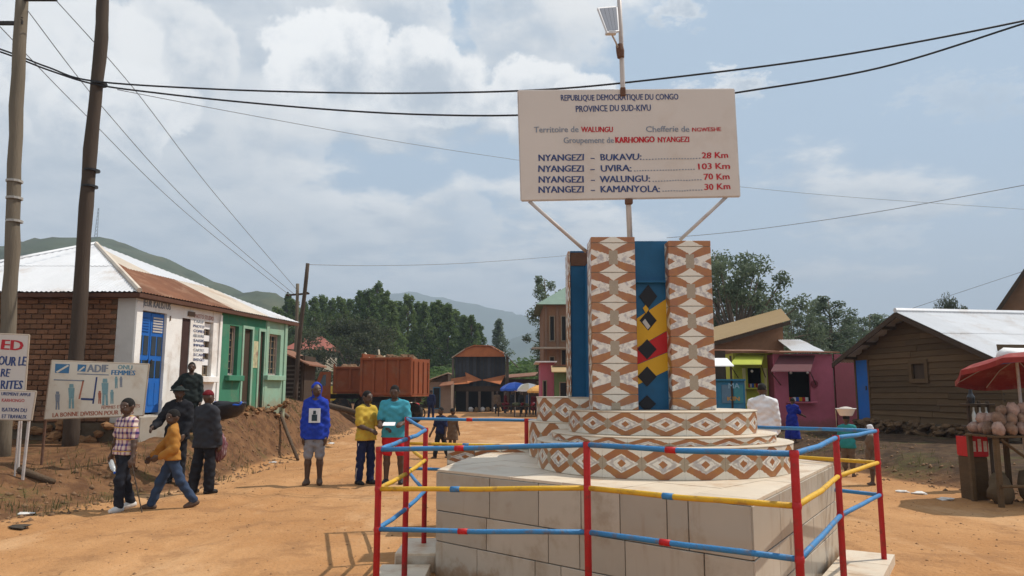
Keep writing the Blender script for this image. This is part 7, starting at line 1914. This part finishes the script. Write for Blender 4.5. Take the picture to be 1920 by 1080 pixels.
def onslope(px, py, Y, r): p = at(px, py, Y); return (p.x, Y, tz(p.x, Y) + r * .8)
a = at(618, 760, 24); b_ = at(668, 775, 21.5); a.z = max(a.z, tz(a.x, a.y) + .1); b_.z = max(tz(b_.x, b_.y) + .12, b_.z); log('dark log sloping along the bank right of the hooded youth', a, b_, .09)
log('thin dark pole lying down the bank behind the hooded youth', onslope(516, 775, 20.5, .05), onslope(562, 830, 17.5, .05), .045)
log('short pale log on the bank near the green shop', onslope(500, 760, 20, .07), onslope(540, 766, 20.5, .07), .06, POLE_WOOD)
log('old beam lying at the foot of the notice boards', onslope(40, 868, 11.4, .06), onslope(100, 872, 11.3, .06), .05)
LIT = mat('litter_paper', (.62, .60, .57), .8, .1, 20, 0); LITD = mat('dark_scrap', (.05, .04, .03), .9)
for i, (px, py, s_, mm, lb) in enumerate(((48, 966, .10, LIT, 'white scrap of litter at the left road edge'), (34, 992, .13, LITD, 'flat dark scrap on the road in the lower left corner'), (620, 832, .11, LIT, 'white crumpled litter right of the hooded youth'), (512, 868, .09, LIT, 'small white scrap on the road edge left of the hooded youth'), (435, 858, .08, LIT, 'pale scrap on the bank by the man in the suit'), (1690, 884, .10, LIT, 'white scrap at the right road edge, leftmost of three'), (1722, 891, .12, LIT, 'white scrap at the right road edge, middle of three'), (1772, 900, .12, LIT, 'white scrap at the right road edge, rightmost of three'))):
    p = gnd(px, py, .0); z = tz(p.x, p.y); p = gnd(px, py, z); q = MB(); q.blob((p.x, p.y, tz(p.x, p.y) + s_ * .12), (s_, s_ * .7, s_ * .22), i, 8, 5, .35); q.build('litter', mm, label=lb, cat='litter')
# pebbles and clods: nobody could count them
def scatter(name, label, n, fpos, smin_, smax_, m, seed):
    q = np.random.default_rng(seed); xy = fpos(q, n); z = terrain(xy[:, 0], xy[:, 1]); s_ = q.uniform(smin_, smax_, n) * q.uniform(.5, 1, n)
    ov_ = np.array([(1, 0, 0), (-1, 0, 0), (0, 1, 0), (0, -1, 0), (0, 0, .8), (0, 0, -.6)], float); of = np.array([(0, 2, 4), (2, 1, 4), (1, 3, 4), (3, 0, 4), (2, 0, 5), (1, 2, 5), (3, 1, 5), (0, 3, 5)])
    an = q.uniform(0, 6.28, n); c, s2 = np.cos(an), np.sin(an); V = np.repeat(ov_[None], n, 0) * q.uniform(.6, 1.3, (n, 6, 1)); V = V * s_[:, None, None]
    Xr = V[..., 0] * c[:, None] - V[..., 1] * s2[:, None]; Yr_ = V[..., 0] * s2[:, None] + V[..., 1] * c[:, None]
    V = np.stack([Xr + xy[:, :1], Yr_ + xy[:, 1:], V[..., 2] + z[:, None]], -1).reshape(-1, 3); F = (of[None] + 6 * np.arange(n)[:, None, None]).reshape(-1, 3)
    tag(link(name, npmesh(name, V, None, F), m), label, kind='stuff')
def pos_road(q, n): y = 3.5 + 26 * q.random(n) ** 1.6; return np.stack([left_edge(y) + (right_edge(y) - left_edge(y)) * q.random(n), y], 1)
def pos_bank(q, n):
    y = 7 + 24 * q.random(n) ** 1.3; l = q.random(n) < .6; d = np.abs(q.normal(0, 1.1, n)); return np.stack([np.where(l, left_edge(y) - d + .3, right_edge(y) + d - .2), y], 1)
scatter('pebbles', 'pebbles scattered over the dirt street', 7000, pos_road, .004, .022, mat('pebble', (.30, .17, .085), .95, .3, 4, .3), 3)
scatter('rubble', 'stones and clods strewn on the earth banks', 2600, pos_bank, .012, .07, mat('clod', (.19, .11, .058), .95, .35, 3, .4), 4)
# weeds and dry grass on the banks
def grass(name, label, n, fpos, h, m, seed):
    q = np.random.default_rng(seed); xy = fpos(q, n); z = terrain(xy[:, 0], xy[:, 1]); an = q.uniform(0, 6.28, n); hh = h * q.uniform(.4, 1.2, n); w = hh * .07; dx_, dy_ = np.cos(an), np.sin(an); ln = q.uniform(.2, .8, n) * hh
    b0 = np.stack([xy[:, 0] - dy_ * w, xy[:, 1] + dx_ * w, z - .01], -1); b1 = np.stack([xy[:, 0] + dy_ * w, xy[:, 1] - dx_ * w, z - .01], -1); tp = np.stack([xy[:, 0] + dx_ * ln, xy[:, 1] + dy_ * ln, z + hh], -1)
    V = np.stack([b0, b1, tp], 1).reshape(-1, 3); tag(link(name, npmesh(name, V, None, np.arange(3 * n).reshape(-1, 3)), m), label, kind='stuff')
def tuft(centers, sp):
    def f(q, n): k = q.integers(0, len(centers), n); c = np.array(centers)[k]; return c + q.normal(0, sp, (n, 2))
    return f
tc_ = []
for i in range(150):
    y = random.uniform(8.5, 30); 
    if random.random() < .72: tc_.append((left_edge(y) - abs(random.gauss(.9, .9)), y))
    else: tc_.append((right_edge(y) + abs(random.gauss(.7, .7)) + .2, y))
tc_ += [(gnd(240, 905, .2).x, 10.9), (gnd(185, 880, .3).x, 12.0), (gnd(150, 862, .4).x, 12.6), (at(520, 765, 19.5).x, 19.5), (at(545, 775, 19).x, 19.)]
grass('grass', 'green weeds and dry tufts on the earth banks', 3800, tuft(tc_, .20), .11, leafmat('weed_blade', (.05, .06, .018), (.17, .14, .06)), 9)
# ------------------------------------------------------------------ haze in the valley
q = MB(); q.bx(-3600, 3600, -60, 3550, -8.5, 520)
hz_o = q.build('haze', None, kind='stuff', label='pale valley haze')
hm = bpy.data.materials.new('haze'); hm.use_nodes = True; nt = hm.node_tree; nt.nodes.clear()
pv = nt.nodes.new('ShaderNodeVolumePrincipled'); pv.inputs['Density'].default_value = .00050; pv.inputs['Color'].default_value = (.68, .82, 1.0, 1)
ou = nt.nodes.new('ShaderNodeOutputMaterial'); nt.links.new(pv.outputs[0], ou.inputs['Volume'])
hz_o.data.materials.append(hm)
